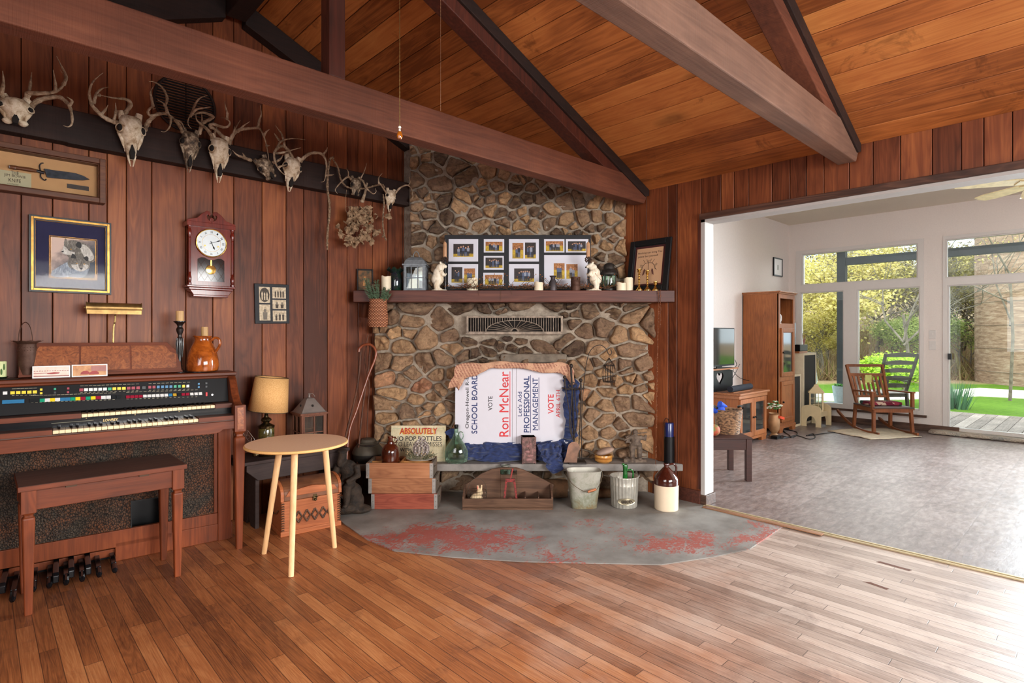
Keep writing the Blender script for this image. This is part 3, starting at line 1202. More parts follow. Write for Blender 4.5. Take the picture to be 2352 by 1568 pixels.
# lintel stone over the firebox
mb = MB()
a, b = fr(1150, 812, DL), fr(1300, 832, DL)
mb.t = 0.3
mb.box(a.x, DL - 0.07, b.z, b.x, DL, a.z)
mb.build('lintel_stone', plain('lintel_grey', (120, 108, 94), 0.85, bump=0.6, scale=20, var=0.2), fp, bevel=0.01)

# hearth shelf
M_slab = plain('hearth_shelf_concrete', (138, 132, 126), 0.75, var=0.18, scale=9, bump=0.5, detail=7)
mb = MB()
DS = 4.18
sl, sr = fr(812, 0, DS).x, fr(1608, 0, DS).x
zs0, zs1 = 0.215, 0.268
pr = [(sl, DS), (sr - 0.03, DS), (sr - 0.005, DS + 0.025), (flocal(XW - 0.025, fworld(sr, DS + 0.03).y + 0.25).x, flocal(XW - 0.025, fworld(sr, DS + 0.03).y + 0.25).y), (lx1, DL - 0.002), (lx0, DL - 0.002), (flocal(FLw.x - 0.02, YW - 0.03).x, flocal(FLw.x - 0.02, YW - 0.03).y), (flocal(1.95, YW - 0.03).x, flocal(1.95, YW - 0.03).y)]
mb.prism(pr, zs0, zs1, 'xy')
hs = mb.build('hearth_shelf', M_slab, None, bevel=0.006)
hs.rotation_euler = (0, 0, FRONT)
tag(hs, 'grey concrete hearth shelf running along the base of the stone fireplace', 'shelf')

# mantel
mz0, mz1 = fr(0, 693.5, 4.2).z, fr(0, 666.5, 4.2).z
mb = MB()
ml, mr = fr(811, 0, 4.2).x, fr(1550, 0, 4.2).x
mb.box(ml, 4.2, mz0, mr, 4.485, mz1)
mo = mb.build('mantel_shelf', M_mantel, None, bevel=0.004)
mo.rotation_euler = (0, 0, FRONT)
tag(mo, 'long reddish brown timber mantel shelf fixed across the stone chimney breast', 'mantel shelf')

# cast iron vent grille with sunburst
M_iron = plain('grille_metal', (150, 134, 118), 0.55, 0.5, var=0.25, scale=30, bump=0.3)
vg = thing('vent_grille', 'rectangular cast metal vent grille with a sunburst pattern set in the stone under the mantel', 'vent grille', (0, 0, 0), FRONT)
a, b = fr(1071, 766, 4.32), fr(1293, 725, 4.32)
mb = MB()
mb.frame(a.x, a.z, b.x, b.z, 0.016, 4.325, 4.345)
mb.box(a.x - 0.006, 4.32, a.z - 0.006, b.x + 0.006, 4.33, a.z + 0.006)
mb.build('frame', M_iron, vg, bevel=0.002)
mb = MB()
cx, cz = (a.x + b.x) / 2, a.z + 0.03
w_ = (b.x - a.x) / 2 - 0.016
nb = 38
hh = b.z - a.z - 0.032
Rx, Rz = w_ * 0.62, hh * 0.82
for i in range(1, nb):
 x = a.x + 0.016 + (2 * w_) * i / nb
 u = (x - cx) / Rx
 zlow = a.z + 0.016
 if abs(u) < 1:
  zlow = a.z + 0.016 + Rz * math.sqrt(1 - u * u)
 if b.z - 0.016 - zlow > 0.006:
  mb.box(x - 0.0018, 4.328, zlow, x + 0.0018, 4.338, b.z - 0.014)
arc = [(cx + Rx * math.cos(t), 4.333, a.z + 0.016 + Rz * math.sin(t)) for t in [PI * k / 24 for k in range(25)]]
mb.tube(arc, 0.003, 5)
for k in range(1, 14):
 t = PI * k / 14
 p0 = (cx + 0.02 * math.cos(t), 4.333, a.z + 0.016 + 0.02 * math.sin(t))
 p1 = (cx + Rx * math.cos(t), 4.333, a.z + 0.016 + Rz * math.sin(t))
 mb.tube([p0, p1], 0.0022, 5)
mb.tube([(cx + 0.03 * math.cos(t), 4.333, a.z + 0.016 + 0.024 * math.sin(t)) for t in [PI * k / 12 for k in range(13)]], 0.003, 5)
mb.build('bars', M_iron, vg)
mb = MB()
mb.box(a.x + 0.005, 4.36, a.z + 0.005, b.x - 0.005, 4.365, b.z - 0.005)
mb.build('backing', plain('soot_black', (30, 24, 20), 0.9), vg)
# ORGAN
M_ow = wood('organ_walnut', (70, 32, 17), (112, 54, 29), (146, 78, 44), 'X', 0.9, 0.42, 0.06, spec=0.3, amp=0.35)
M_owz = wood('organ_walnut_upright', (78, 36, 18), (124, 60, 31), (160, 86, 46), 'Z', 0.9, 0.42, 0.06, spec=0.3, amp=0.35)
M_owd = wood('organ_walnut_dusty', (66, 44, 38), (92, 66, 56), (112, 84, 72), 'X', 0.7, 0.6, 0.05, amp=0.3)
M_black = plain('black_panel', (13, 13, 15), 0.4, var=0.1, spec=0.3)
M_blackg = plain('black_gloss', (18, 18, 20), 0.18)
M_ivory = plain('ivory_keys', (238, 214, 170), 0.3, var=0.05, coat=0.3)
OO = Vector((1.117, 3.40, 0))
OA = math.radians(-5.0)
OU = Vector((math.cos(OA), math.sin(OA), 0))
OV = Vector((-math.sin(OA), math.cos(OA), 0))

def opt(px, py, v):
 """pixel on the organ plane v behind its front -> local (u, z)"""
 a, b, c = ray(px, py)
 d = (v + OO.x * OV.x + OO.y * OV.y) / (a * OV.x + b * OV.y)
 P = Vector((a * d, b * d, 0)) - OO
 return P.x * OU.x + P.y * OU.y, CZ + c * d

def burl():
 n = NT('burl_veneer')
 f = n.noise(n.coord(), 26, 7, 0.7, 2.4)
 col = n.ramp(f, [(0.3, srgb(84, 40, 20)), (0.5, srgb(138, 74, 36)), (0.7, srgb(168, 100, 54))])
 return n.done(col, 0.32, 0, None, coat=0.2)

def grille_cloth():
 n = NT('grille_cloth')
 co = n.coord()
 f = n.vor(n.mapping(co, (1, 1, 0.8)), 150)
 e = n.vor(n.mapping(co, (1, 1, 0.7)), 100, 'DISTANCE_TO_EDGE')
 w = n.noise(co, 3.2, 4, 0.6, 1.0)
 base = n.ramp(w, [(0.42, srgb(70, 58, 46)), (0.6, srgb(104, 64, 40))])
 ef = n.ramp(e, [(0.02, (0, 0, 0)), (0.22, (1, 1, 1))])
 col = n.mix(ef, srgb(20, 16, 12), base)
 nm = n.bump(f, 0.7, 0.006)
 return n.done(col, 0.7, 0.0, nm, spec=0.35)

M_burl, M_cloth = burl(), grille_cloth()
OW = 1.30
org = thing('electric_organ', 'walnut electric organ with two keyboards and rows of coloured tabs against the panelled wall', 'organ', OO, OA)
DB = 0.45
mb = MB()
# base cabinet
mb.box(-OW, 0.235, 0.075, -0.335, 0.26, 0.165)            # toe rail over the pedals
mb.box(-0.60, 0.235, 0.0, -0.02, 0.26, 0.10)
mb.box(-0.335, 0.235, 0.10, -0.10, 0.26, 0.165)
mb.box(-0.10, 0.225, 0.0, -0.03, 0.27, 0.70)              # right post
mb.box(-0.12, 0.24, 0.165, -0.10, 0.265, 0.68)
mb.box(-0.045, 0.26, 0.0, -0.03, DB - 0.02, 0.979)        # end panel
mb.box(-OW, 0.27, 0.02, -0.05, DB - 0.06, 0.06)
mb.build('cabinet', M_owz, org, bevel=0.003)
mb = MB()
ul, zt = opt(300, 1150, 0.25)
ur, zb = opt(372, 1246, 0.25)
mb.box(-OW, 0.248, 0.165, ul, 0.256, 0.70)
mb.box(ur, 0.248, 0.165, -0.12, 0.256, 0.70)
mb.box(ul, 0.248, zt, ur, 0.256, 0.70)
mb.build('grille_cloth', M_cloth, org)
mb = MB()
mb.frame(ul, zb, ur, zt, 0.006, 0.243, 0.36)
mb.box(ul, 0.36, zb, ur, 0.37, zt)
mb.build('pedal_recess', M_black, org)
ep = MB()
ep.M = Matrix.Translation((0, 0.30, zb + 0.03)) @ Matrix.Rotation(math.radians(35), 4, 'X')
ep.box(ul + 0.02, -0.07, -0.004, ur - 0.03, 0.09, 0.012)
ep.m = 1
ep.box(ul + 0.028, -0.06, 0.012, ur - 0.038, 0.08, 0.016)
ep.build('expression_pedal', [M_black, plain('pedal_rubber', (150, 116, 78), 0.8, bump=0.4, scale=60)], org, bevel=0.003)
# keybed, arms, lid
ap0 = 0.672
mb = MB()
mb.prism([(-OW, ap0), (-0.16, ap0), (-0.135, ap0 + 0.004), (-0.115, ap0 + 0.018), (-0.055, ap0 + 0.018), (-0.055, 0.735), (-OW, 0.735)], 0.015, 0.035)
mb.box(-OW, 0.035, 0.70, -0.05, 0.25, 0.712)
mb.build('apron', M_ow, org, bevel=0.002)
mb = MB()
mb.box(-OW, 0.02, 0.735, -0.052, 0.24, 0.742)
mb.build('key_slip', M_owd, org, bevel=0.002)
mb = MB()
mb.box(-OW, 0.232, 0.978, 0.004, DB, 1.0)
mb.build('lid', M_ow, org, bevel=0.005)
mb = MB()
mb.box(-OW, 0.222, 0.965, -0.045, 0.25, 0.979)
mb.build('lid_moulding', M_ow, org, bevel=0.006)
# end arm: S-shaped cheek and a square block on the front
mb = MB()
prof = [(0.055, 0.735), (0.26, 0.70), (0.26, 0.979), (0.225, 0.977), (0.195, 0.958), (0.165, 0.915), (0.13, 0.87), (0.09, 0.835), (0.055, 0.822)]
mb.prism(prof, -0.048, -0.006, 'yz')
mb.build('cheek', M_owz, org, bevel=0.004)
mb = MB()
mb.box(-0.058, 0.0, 0.672, 0.0, 0.06, 0.822)
mb.m = 1
mb.box(-0.046, -0.0015, 0.684, -0.012, 0.001, 0.81)
mb.box(-0.002, 0.012, 0.684, 0.0012, 0.05, 0.81)
mb.build('arm_block', [M_owz, M_burl], org, bevel=0.003)
mb = MB()

def sq_leg(mb, cx, cy, prof):
 vs, fs = [], []
 for h, z in prof:
  c = h * 0.22
  for (a, b) in ((-h, -h + c), (-h + c, -h), (h - c, -h), (h, -h + c), (h, h - c), (h - c, h), (-h + c, h), (-h, h - c)):
   vs.append((cx + a, cy + b, z))
 n = len(prof)
 for i in range(n - 1):
  for k in range(8):
   fs.append((i * 8 + k, i * 8 + (k + 1) % 8, (i + 1) * 8 + (k + 1) % 8, (i + 1) * 8 + k))
 fs.append(tuple(reversed(range(8))))
 fs.append(tuple(range((n - 1) * 8, n * 8)))
 mb.add(vs, fs)

sq_leg(mb, -0.03, 0.03, [(0.016, 0.0), (0.0275, 0.59), (0.028, 0.632), (0.0255, 0.638), (0.018, 0.645), (0.0175, 0.655), (0.024, 0.664), (0.028, 0.672)])
mb.build('leg', M_owz, org)
# control panel, slightly leaning back
mb = MB()
PV0, PV1, PZ0, PZ1 = 0.200, 0.240, 0.828, 0.972
mb.prism([(PV0, PZ0), (PV1, PZ1), (0.26, PZ1), (0.26, PZ0)], -OW, -0.05, 'yz')
mb.prism([(0.155, 0.812), (0.2, PZ0 + 0.002), (0.26, PZ0), (0.26, 0.80), (0.16, 0.80)], -OW, -0.05, 'yz')
mb.build('control_panel', M_black, org)

def panel_v(z):
 return lerp(PV0, PV1, (z - PZ0) / (PZ1 - PZ0))

COLS = {'w': (222, 222, 218), 'y': (240, 208, 40), 'r': (150, 28, 52), 'g': (24, 150, 112), 'b': (52, 118, 160), 'k': (30, 34, 36), 'o': (196, 154, 50), 'R': (220, 30, 40)}
MC = {k: plain('tab_' + k, v, 0.4, var=0.03) for k, v in COLS.items()}
CNAME = {'w': 'white', 'y': 'yellow', 'r': 'dark red', 'g': 'green', 'b': 'blue', 'k': 'black', 'o': 'ochre', 'R': 'bright red'}

def tab(zx, zy, c, w=34, h=26, lip=False):
 """zoomed pixel position of a tab switch"""
 px, py = zx / 4.055, 780 + zy / 4.055
 z = 0.88
 for _ in range(3):
  u, z = opt(px, py, panel_v(z))
 v = panel_v(z)
 ww = w / 4.055 / FPX * 2.5 / 2
 hh = h / 4.055 / FPX * 3.0 / 2
 m = MB()
 m.box(u - ww, v - 0.007, z - hh, u + ww, v + 0.006, z + hh)
 if lip:
  m.prism([(v - 0.007, z + hh), (v - 0.016, z - hh), (v - 0.002, z - hh)], u - ww, u + ww, 'yz')
 o = m.build('tab_switch', MC[c], org)
 o['label'] = CNAME[c] + ' tab switch'

for x, c in zip((48, 118, 170, 222, 274, 325), 'wyyyyy'):
 tab(x, 495 - (x - 48) * 0.035, c)
for x, y, c in ((384, 463, 'y'), (384, 497, 'y'), (512, 458, 'g'), (512, 491, 'k'), (635, 452, 'r'), (633, 487, 'r'), (1850, 410, 'b'), (1850, 440, 'b'), (1920, 405, 'k'), (1920, 436, 'k')):
 tab(x, y, c, 20, 18)
for i, c in enumerate('rwwwwwgyyyrrr'):
 x = 757 + i * 44
 tab(x, 466 - (x - 757) * 0.036, c)
tab(1339, 445, 'k')
for i, c in enumerate('rrbbbbggyw'):
 x = 1394 + i * 39.3
 tab(x, 441 - (x - 1394) * 0.03, c, 29)
for i, c in enumerate('bbbb'):
 tab(48 + i * 51, 577 - i * 2, c, 44, 30, True)
for i, c in enumerate('kkgwywbbgyrgyrwwkk'):
 x = 300 + i * 47.3
 tab(x, 566 - (x - 300) * 0.046, c, 42, 28, True)
for i, c in enumerate('rrrrwwwwwwboyrrwww'):
 x = 1190 + i * 39.6
 if c == 'y':
  c = 'k'
 tab(x, 530 - (x - 1190) * 0.045, c, 36, 25, True)
tab(1922, 506, 'R', 18, 38)
mb = MB()
M_print = plain('panel_print', (190, 180, 150), 0.6, var=0.0)
for x0_, x1_, y_ in ((100, 340, 462), (740, 1300, 434), (1380, 1790, 412), (280, 1110, 524), (1170, 1880, 492)):
 n_ = int((x1_ - x0_) / 40)
 for i in range(n_):
  xx = x0_ + i * 40 + 8
  for yy, ln in ((y_ - (xx - x0_) * 0.035, 26), (y_ + 62 - (xx - x0_) * 0.035, 18)):
   u, z = opt(xx / 4.055, 780 + yy / 4.055, panel_v(0.88))
   v = panel_v(z) - 0.0006
   mb.quad((u, v, z), (u + ln * 0.00055, v, z), (u + ln * 0.00055, v, z + 0.0014), (u, v, z + 0.0014))
mb.build('panel_lettering', M_print, org)

# keyboards
def manual(name, uL, uR, first, v0, zt, depth):
 kb = MB()
 kb.box(uL, v0 + 0.02, zt - 0.03, uR, v0 + depth, zt - 0.018)
 k_ = kb.build(name, M_black, org)
 nkey = 26
 w = (uR - uL) / nkey
 sharps = {'C': 1, 'D': 1, 'F': 1, 'G': 1, 'A': 1}
 names = 'CDEFGAB'
 i0 = names.index(first)
 for i in range(nkey):
  m = MB()
  x0_ = uL + i * w
  m.box(x0_ + 0.0006, v0, zt - 0.017, x0_ + w - 0.0006, v0 + depth, zt)
  m.build('white_key', M_ivory, k_, bevel=0.0015, seg=1)
  if names[(i0 + i) % 7] in sharps and i < nkey - 1:
   m = MB()
   c = x0_ + w
   m.prism([(v0 + 0.045, zt - 0.004), (v0 + 0.052, zt + 0.011), (v0 + depth, zt + 0.011), (v0 + depth, zt - 0.004)], c - 0.0055, c + 0.0055, 'yz')
   m.build('black_key', M_blackg, k_, bevel=0.0015, seg=1)

uL1, _ = opt(187, 950, 0.105)
uR1, zk1 = opt(494, 927.5, 0.105)
uL2, _ = opt(120.5, 992, 0.03)
uR2, zk2 = opt(456, 961.5, 0.03)
zk1 = 0.822
zk2 = 0.760
manual('upper_keyboard', uL1, uR1, 'F', 0.105, zk1, 0.10)
manual('lower_keyboard', uL2, uR2, 'A', 0.03, zk2, 0.11)
for nm, ua, ub, v0, z0, z1, dpt in (('key_block', -OW, uL1 - 0.001, 0.100, zk1 - 0.02, zk1 + 0.004, 0.10), ('key_block', uR1 + 0.001, -0.05, 0.100, zk1 - 0.02, zk1 + 0.004, 0.10),
         ('key_block', -OW, uL2 - 0.001, 0.022, 0.740, zk2 + 0.004, 0.12), ('key_block', uR2 + 0.001, -0.05, 0.022, 0.740, zk2 + 0.004, 0.12)):
 mb = MB()
 mb.box(ua, v0, z0, ub, v0 + dpt, z1)
 mb.m = 1
 mb.box(ua, v0 + 0.004, z1, ub, v0 + dpt, z1 + 0.0015)
 mb.build(nm, [M_ow, M_owd], org, bevel=0.002)
# black fallboard strip between the keyboards with the maker's name
mb = MB()
mb.box(-OW, 0.125, 0.762, -0.05, 0.14, 0.803)
mb.box(-OW, 0.13, 0.745, -0.05, 0.15, 0.80)
ua, za = opt(236.5, 957, 0.1245)
ub, zb_ = opt(271.5, 951, 0.1245)
mb.m = 1
mb.text('LOWREY', ua, 0.7735, ub, 0.7865, 0.1238, bold=0.02, shear=0.15)
for x in (197, 309, 410):
 u, z = opt(x, 960, 0.1245)
 mb.box(u, 0.1235, 0.796, u + 0.005, 0.1245, 0.798)
u, z = opt(8, 968, 0.1245)
mb.m = 2
u0, _ = opt(118, 975, 0.1245)
u1, _ = opt(215, 965, 0.1245)
mb.box(u0, 0.1236, 0.784, u1, 0.1246, 0.785)
mb.build('name_strip', [M_blackg, plain('name_gold', (206, 176, 120), 0.4, 0.4, var=0.0), M_print], org)
# right stop of the panel: jack and lamp
mb = MB()
u, z = opt(487.5, 906.3, panel_v(0.87))
mb.cyl((u, panel_v(z) - 0.003, z), (u, panel_v(z) + 0.002, z), 0.006, n=14)
mb.build('headphone_jack', plain('jack_chrome', (190, 190, 190), 0.2, 0.9), org)

# music desk
mb = MB()
a = opt(42, 856, 0.33)
b = opt(418, 853, 0.33)
tl, tr = opt(88, 786, 0.345), opt(365, 786, 0.345)
z0 = 1.001
zt = tl[1]
poly = [(a[0], z0), (b[0], z0), (b[0] - 0.012, z0 + 0.055)]
HD = zt - z0
poly[2] = (b[0] - 0.008, z0 + HD * 0.72)
poly += [(b[0] - 0.03, z0 + HD * 0.76), (b[0] - 0.055, z0 + HD * 0.9), (b[0] - 0.068, zt), (a[0] + 0.058, zt), (a[0] + 0.045, z0 + HD * 0.92), (a[0] + 0.03, z0 + HD * 0.8), (a[0] + 0.006, z0 + HD * 0.76)]
mb.M = Matrix.Translation((0, 0.335, z0)) @ Matrix.Rotation(math.radians(-12), 4, 'X') @ Matrix.Translation((0, 0, -z0))
mb.prism(poly, 0.0, 0.016)
mb.m = 1
wv = b[0] - a[0]
for i in range(3):
 xa, xb = a[0] + 0.022 + (wv - 0.044) * i / 3 + 0.004, a[0] + 0.022 + (wv - 0.044) * (i + 1) / 3 - 0.004
 cut = 0.0
 pts = [(xa, z0 + 0.03), (xb, z0 + 0.03), (xb, zt - 0.018), (xa, zt - 0.018)]
 if i == 0:
  pts = [(xa, z0 + 0.03), (xb, z0 + 0.03), (xb, zt - 0.018), (xa + 0.055, zt - 0.018), (xa + 0.04, z0 + HD * 0.76), (xa, z0 + HD * 0.66)]
 if i == 2:
  pts = [(xa, z0 + 0.03), (xb, z0 + 0.03), (xb, z0 + HD * 0.62), (xb - 0.03, z0 + HD * 0.7), (xb - 0.055, zt - 0.018), (xa, zt - 0.018)]
 mb.prism(pts, -0.0012, 0.001)
mb.m = 0
mb.box(a[0], -0.03, z0, b[0], 0.0, z0 + 0.012)
mb.build('music_desk', [M_ow, M_burl], org, bevel=0.003)

# pedals
nat = [(28, 1379), (76, 1356), (113, 1347), (152, 1340), (189, 1332), (228, 1322), (264, 1312)]
shp = [(5, 1349), (128, 1325), (164, 1313), (203, 1306)]
for (px, py) in nat:
 e_ = onZ(px, py, 0.02)
 l = Vector((e_.x - OO.x, e_.y - OO.y, 0))
 u, v = l.dot(OU), l.dot(OV)
 m = MB()
 m.tube([(u, v, 0.016), (u, v + 0.01, 0.024), (u, v + 0.10, 0.03)], [0.008, 0.0125, 0.0125], 10)
 m.box(u - 0.011, v + 0.08, 0.015, u + 0.011, 0.34, 0.042)
 m.build('pedal', M_blackg, org, bevel=0.002)
for (px, py) in shp:
 e_ = onZ(px, py, 0.05)
 l = Vector((e_.x - OO.x, e_.y - OO.y, 0))
 u, v = l.dot(OU), l.dot(OV)
 v = min(v, 0.20)
 m = MB()
 m.prism([(v, 0.02), (v, 0.055), (v + 0.012, 0.068), (0.33, 0.068), (0.33, 0.02)], u - 0.012, u + 0.012, 'yz')
 m.build('pedal', M_blackg, org, bevel=0.004)
mb = MB()
mb.box(-OW, 0.30, 0.002, -0.36, 0.33, 0.10)
mb.build('pedal_backboard', M_black, org)

# bench
bx0, bx1, by0, by1 = 0.125, 0.772, 3.215, 3.575
bn = thing('organ_bench', 'long walnut organ bench with a dusty top, standing before the pedals', 'bench', ((bx0 + bx1) / 2, (by0 + by1) / 2, 0))
hw, hd = (bx1 - bx0) / 2, (by1 - by0) / 2
mb = MB()
mb.box(-hw, -hd, 0.545, hw, hd, 0.566)
mb.m = 1
mb.box(-hw + 0.002, -hd + 0.002, 0.566, hw - 0.002, hd - 0.002, 0.5675)
mb.build('seat', [M_ow, M_owd], bn, bevel=0.003)
mb = MB()
mb.box(-hw + 0.012, -hd + 0.022, 0.455, hw - 0.012, -hd + 0.037, 0.5405)
mb.box(-hw + 0.012, hd - 0.037, 0.455, hw - 0.012, hd - 0.022, 0.5405)
mb.box(-hw + 0.012, -hd + 0.03, 0.455, -hw + 0.027, hd - 0.03, 0.5405)
mb.box(hw - 0.027, -hd + 0.03, 0.455, hw - 0.012, hd - 0.03, 0.5405)
mb.build('apron', M_ow, bn, bevel=0.002)
mb = MB()
for sx in (-0.14, 0.14):
 mb.box(sx - 0.02, -hd + 0.012, 0.535, sx + 0.02, -hd + 0.024, 0.5455)
mb.build('hinge', plain('hinge_bronze', (70, 50, 36), 0.5, 0.6), bn)
for sx in (-1, 1):
 for sy in (-1, 1):
  mb = MB()
  cx, cy = sx * (hw - 0.036), sy * (hd - 0.034)
  mb.box(cx - 0.026, cy - 0.026, 0.445, cx + 0.026, cy + 0.026, 0.5445)
  sq_leg(mb, cx, cy, [(0.014, 0.0), (0.0225, 0.395), (0.0228, 0.418), (0.021, 0.424), (0.016, 0.428), (0.0165, 0.436), (0.022, 0.446)])
  mb.build('leg', M_owz, bn, bevel=0.0015, seg=1)
# THINGS ON THE ORGAN
def ow(u, v, z=0.0):
 p = OO + OU * u + OV * v
 return Vector((p.x, p.y, z))

def oat(px, v):
 u, _ = opt(px, 850, v)
 return ow(u, v, 1.0005)

M_wax = plain('cream_wax', (236, 222, 192), 0.45, var=0.05, spec=0.4)
M_waxb = plain('tan_ribbed_wax', (206, 164, 110), 0.5, var=0.1, scale=8)
M_blk = plain('black_turned_wood', (28, 22, 20), 0.35, var=0.2, coat=0.2)
M_rust = plain('rusty_tin', (92, 66, 54), 0.6, 0.5, var=0.3, scale=24, c2=(70, 44, 32), bump=0.3)

def ribbed_candle(name, label, cat, loc, r, h, parent_z=0, mat=None, group=None):
 t = thing(name, label, cat, loc, group=group)
 mb = MB()
 n, vs, fs = 48, [], []
 prof = [(0.2, 0.0), (0.95, 0.0), (1.0, 0.003), (1.0, h - 0.004), (0.94, h), (0.5, h - 0.002), (0.01, h - 0.003)]
 for (k, z) in prof:
  for i in range(n):
   rr = r * k * (1 + (0.03 * math.cos(i * PI * 2 * 12 / n) if 0.9 < k else 0))
   vs.append((rr * math.cos(2 * PI * i / n), rr * math.sin(2 * PI * i / n), z))
 for a in range(len(prof) - 1):
  for i in range(n):
   fs.append((a * n + i, a * n + (i + 1) % n, (a + 1) * n + (i + 1) % n, (a + 1) * n + i))
 mb.s = True
 mb.add(vs, fs)
 mb.build('wax', mat or M_waxb, t)
 mb = MB()
 mb.tube([(0, 0, h - 0.004), (0.001, 0, h + 0.006)], 0.0012, 6)
 mb.build('wick', M_black, t)
 return t

# tall black candlestick
p = oat(413, 0.36)
zc = 1.0005
top = 1.22 + (770 - 737) * dep(p) / FPX
cs = thing('candlestick', 'tall black turned candlestick on the right end of the organ lid', 'candlestick', p)
h = top - zc
mb = MB()
mb.lathe([(0.0, 0), (0.036, 0), (0.036, 0.006), (0.03, 0.012), (0.016, 0.02), (0.012, 0.03), (0.015, 0.04), (0.011, 0.05), (0.012, h * 0.36), (0.017, h * 0.55), (0.019, h * 0.62), (0.013, h * 0.68), (0.010, h * 0.72), (0.013, h * 0.75), (0.018, h * 0.8), (0.02, h * 0.84), (0.014, h * 0.88), (0.013, h * 0.9), (0.018, h * 0.94), (0.028, h * 0.97), (0.033, h * 0.985), (0.033, h), (0, h)], 24)
for k in range(10):
 a = 2 * PI * k / 10
 mb.tube([(0.0135 * math.cos(a), 0.0135 * math.sin(a), h * 0.3), (0.019 * math.cos(a), 0.019 * math.sin(a), h * 0.55), (0.017 * math.cos(a), 0.017 * math.sin(a), h * 0.67)], [0.001, 0.0035, 0.0015], 5)
mb.build('stem', M_blk, cs)
ribbed_candle('pillar_candle', 'tan ribbed candle on top of the tall black candlestick', 'candle', (p.x, p.y, top), 0.021, 0.035 * 1.7)
# orange glazed jug
p = oat(466, 0.33)
d_ = dep(p)
k = d_ / FPX
jz = lambda py: CZ + (HOR - py) * k - zc
jg = thing('jug', 'glossy orange-brown glazed pottery jug with a loop handle on the organ lid', 'jug', (p.x, p.y, 1.006))
mb = MB()
R = 33.5 * k
H_ = jz(771) - 0.006
prof = [(0, 0), (R * 0.86, 0), (R * 0.95, 0.006), (R * 1.0, H_ * 0.16), (R * 0.98, H_ * 0.3), (R * 0.88, H_ * 0.5), (R * 0.72, H_ * 0.68), (R * 0.56, H_ * 0.82), (R * 0.5, H_ * 0.9), (R * 0.54, H_ * 0.96), (R * 0.6, H_), (R * 0.54, H_), (R * 0.45, H_ * 0.9), (R * 0.5, H_ * 0.8), (0.01, H_ * 0.75)]
mb.lathe(prof, 32)
n_ = NT('orange_glaze')
f_ = n_.noise(n_.coord(), 14, 5, 0.7, 0.8)
M_glaze = n_.done(n_.ramp(f_, [(0.35, srgb(110, 50, 18)), (0.55, srgb(166, 84, 28)), (0.7, srgb(186, 104, 40))]), 0.12, 0, n_.bump(n_.noise(n_.coord(), 9, 3), 0.2, 0.01), coat=0.6)
mb.build('body', M_glaze, jg)
mb = MB()
ex = Vector((RA, RB, 0))
hp = [ex * (R * 0.55) + Vector((0, 0, H_ * 0.86)), ex * (R * 0.85) + Vector((0, 0, H_ * 0.95)), ex * (R * 1.12) + Vector((0, 0, H_ * 0.9)), ex * (R * 1.17) + Vector((0, 0, H_ * 0.76)), ex * (R * 1.0) + Vector((0, 0, H_ * 0.62)), ex * (R * 0.82) + Vector((0, 0, H_ * 0.52))]
mb.tube(smooth_path(hp, 4), 0.0075, 10)
mb.build('handle', M_glaze, jg)
mb = MB()
mb.ball(-ex * (R * 0.56) + Vector((0, 0, H_ * 0.985)), 0.012, 0.012, 0.006)
mb.build('spout', M_glaze, jg)
# the black plate under jug and candlestick
pp = oat(455, 0.34)
pl_ = thing('tray', 'thin black metal tray under the orange jug', 'tray', pp, OA)
mb = MB()
mb.lathe([(0, 0), (0.062, 0), (0.066, 0.003), (0.066, 0.0055), (0.060, 0.0035), (0, 0.0035)], 32)
mb.build('plate', M_blk, pl_)
# second candle, on a short holder behind the jug
p2 = oat(470, 0.42)
k2 = dep(p2) / FPX
zt2 = CZ + (HOR - 772) * k2
ch = thing('candlestick', 'short black candlestick half hidden behind the orange jug', 'candlestick', p2)
mb = MB()
h = zt2 - zc
mb.lathe([(0, 0), (0.02, 0), (0.018, 0.008), (0.006, 0.02), (0.007, h * 0.5), (0.011, h * 0.7), (0.008, h * 0.85), (0.02, h * 0.97), (0.022, h), (0, h)], 20)
mb.build('stem', M_blk, ch)
ribbed_candle('pillar_candle', 'tan ribbed candle rising behind the orange jug', 'candle', (p2.x, p2.y, zt2), 0.0195, 0.058)

# gooseneck piano lamp
p = ow(opt(262, 785, 0.41)[0], 0.41, zc)
kx = dep(p) / FPX
lp = thing('piano_lamp', 'brass piano lamp with a long cylindrical shade on a flexible neck behind the music desk', 'lamp', p, OA)
zz = lambda py: CZ + (HOR - py) * kx - zc
mb = MB()
mb.lathe([(0, 0), (0.045, 0), (0.045, 0.01), (0.03, 0.018), (0, 0.018)], 24)
mb.build('base', M_brass, lp)
mb = MB()
neck = [(-0.005, 0, 0.015), (-0.003, 0, zz(760)), (0.004, 0, zz(738)), (0.006, -0.004, zz(722))]
sp = smooth_path(neck, 12)
mb.tube(sp, [0.0052 if i % 2 else 0.0042 for i in range(len(sp))], 8)
mb.build('neck', plain('bright_brass', (214, 186, 120), 0.25, 0.9), lp)
mb = MB()
L = 0.125
rz_ = 0.032
cy_ = -0.03
cz_ = zz(708)
pr = [(cy_ + rz_ * math.cos(t), cz_ + rz_ * 0.9 * math.sin(t)) for t in [PI * (-0.28 + 1.4 * k / 16) for k in range(17)]]
pi_ = [(cy_ + (rz_ - 0.002) * math.cos(t), cz_ + (rz_ - 0.002) * 0.9 * math.sin(t)) for t in [PI * (-0.28 + 1.4 * k / 16) for k in range(16, -1, -1)]]
mb.prism([(a, b) for a, b in pr + pi_], -L, L, 'yz')
mb.box(-L, cy_ - 0.0335, cz_ - 0.034, L, cy_ - 0.031, cz_ - 0.012)
mb.build('shade', plain('aged_brass', (150, 118, 70), 0.38, 0.75, var=0.2, scale=30), lp)
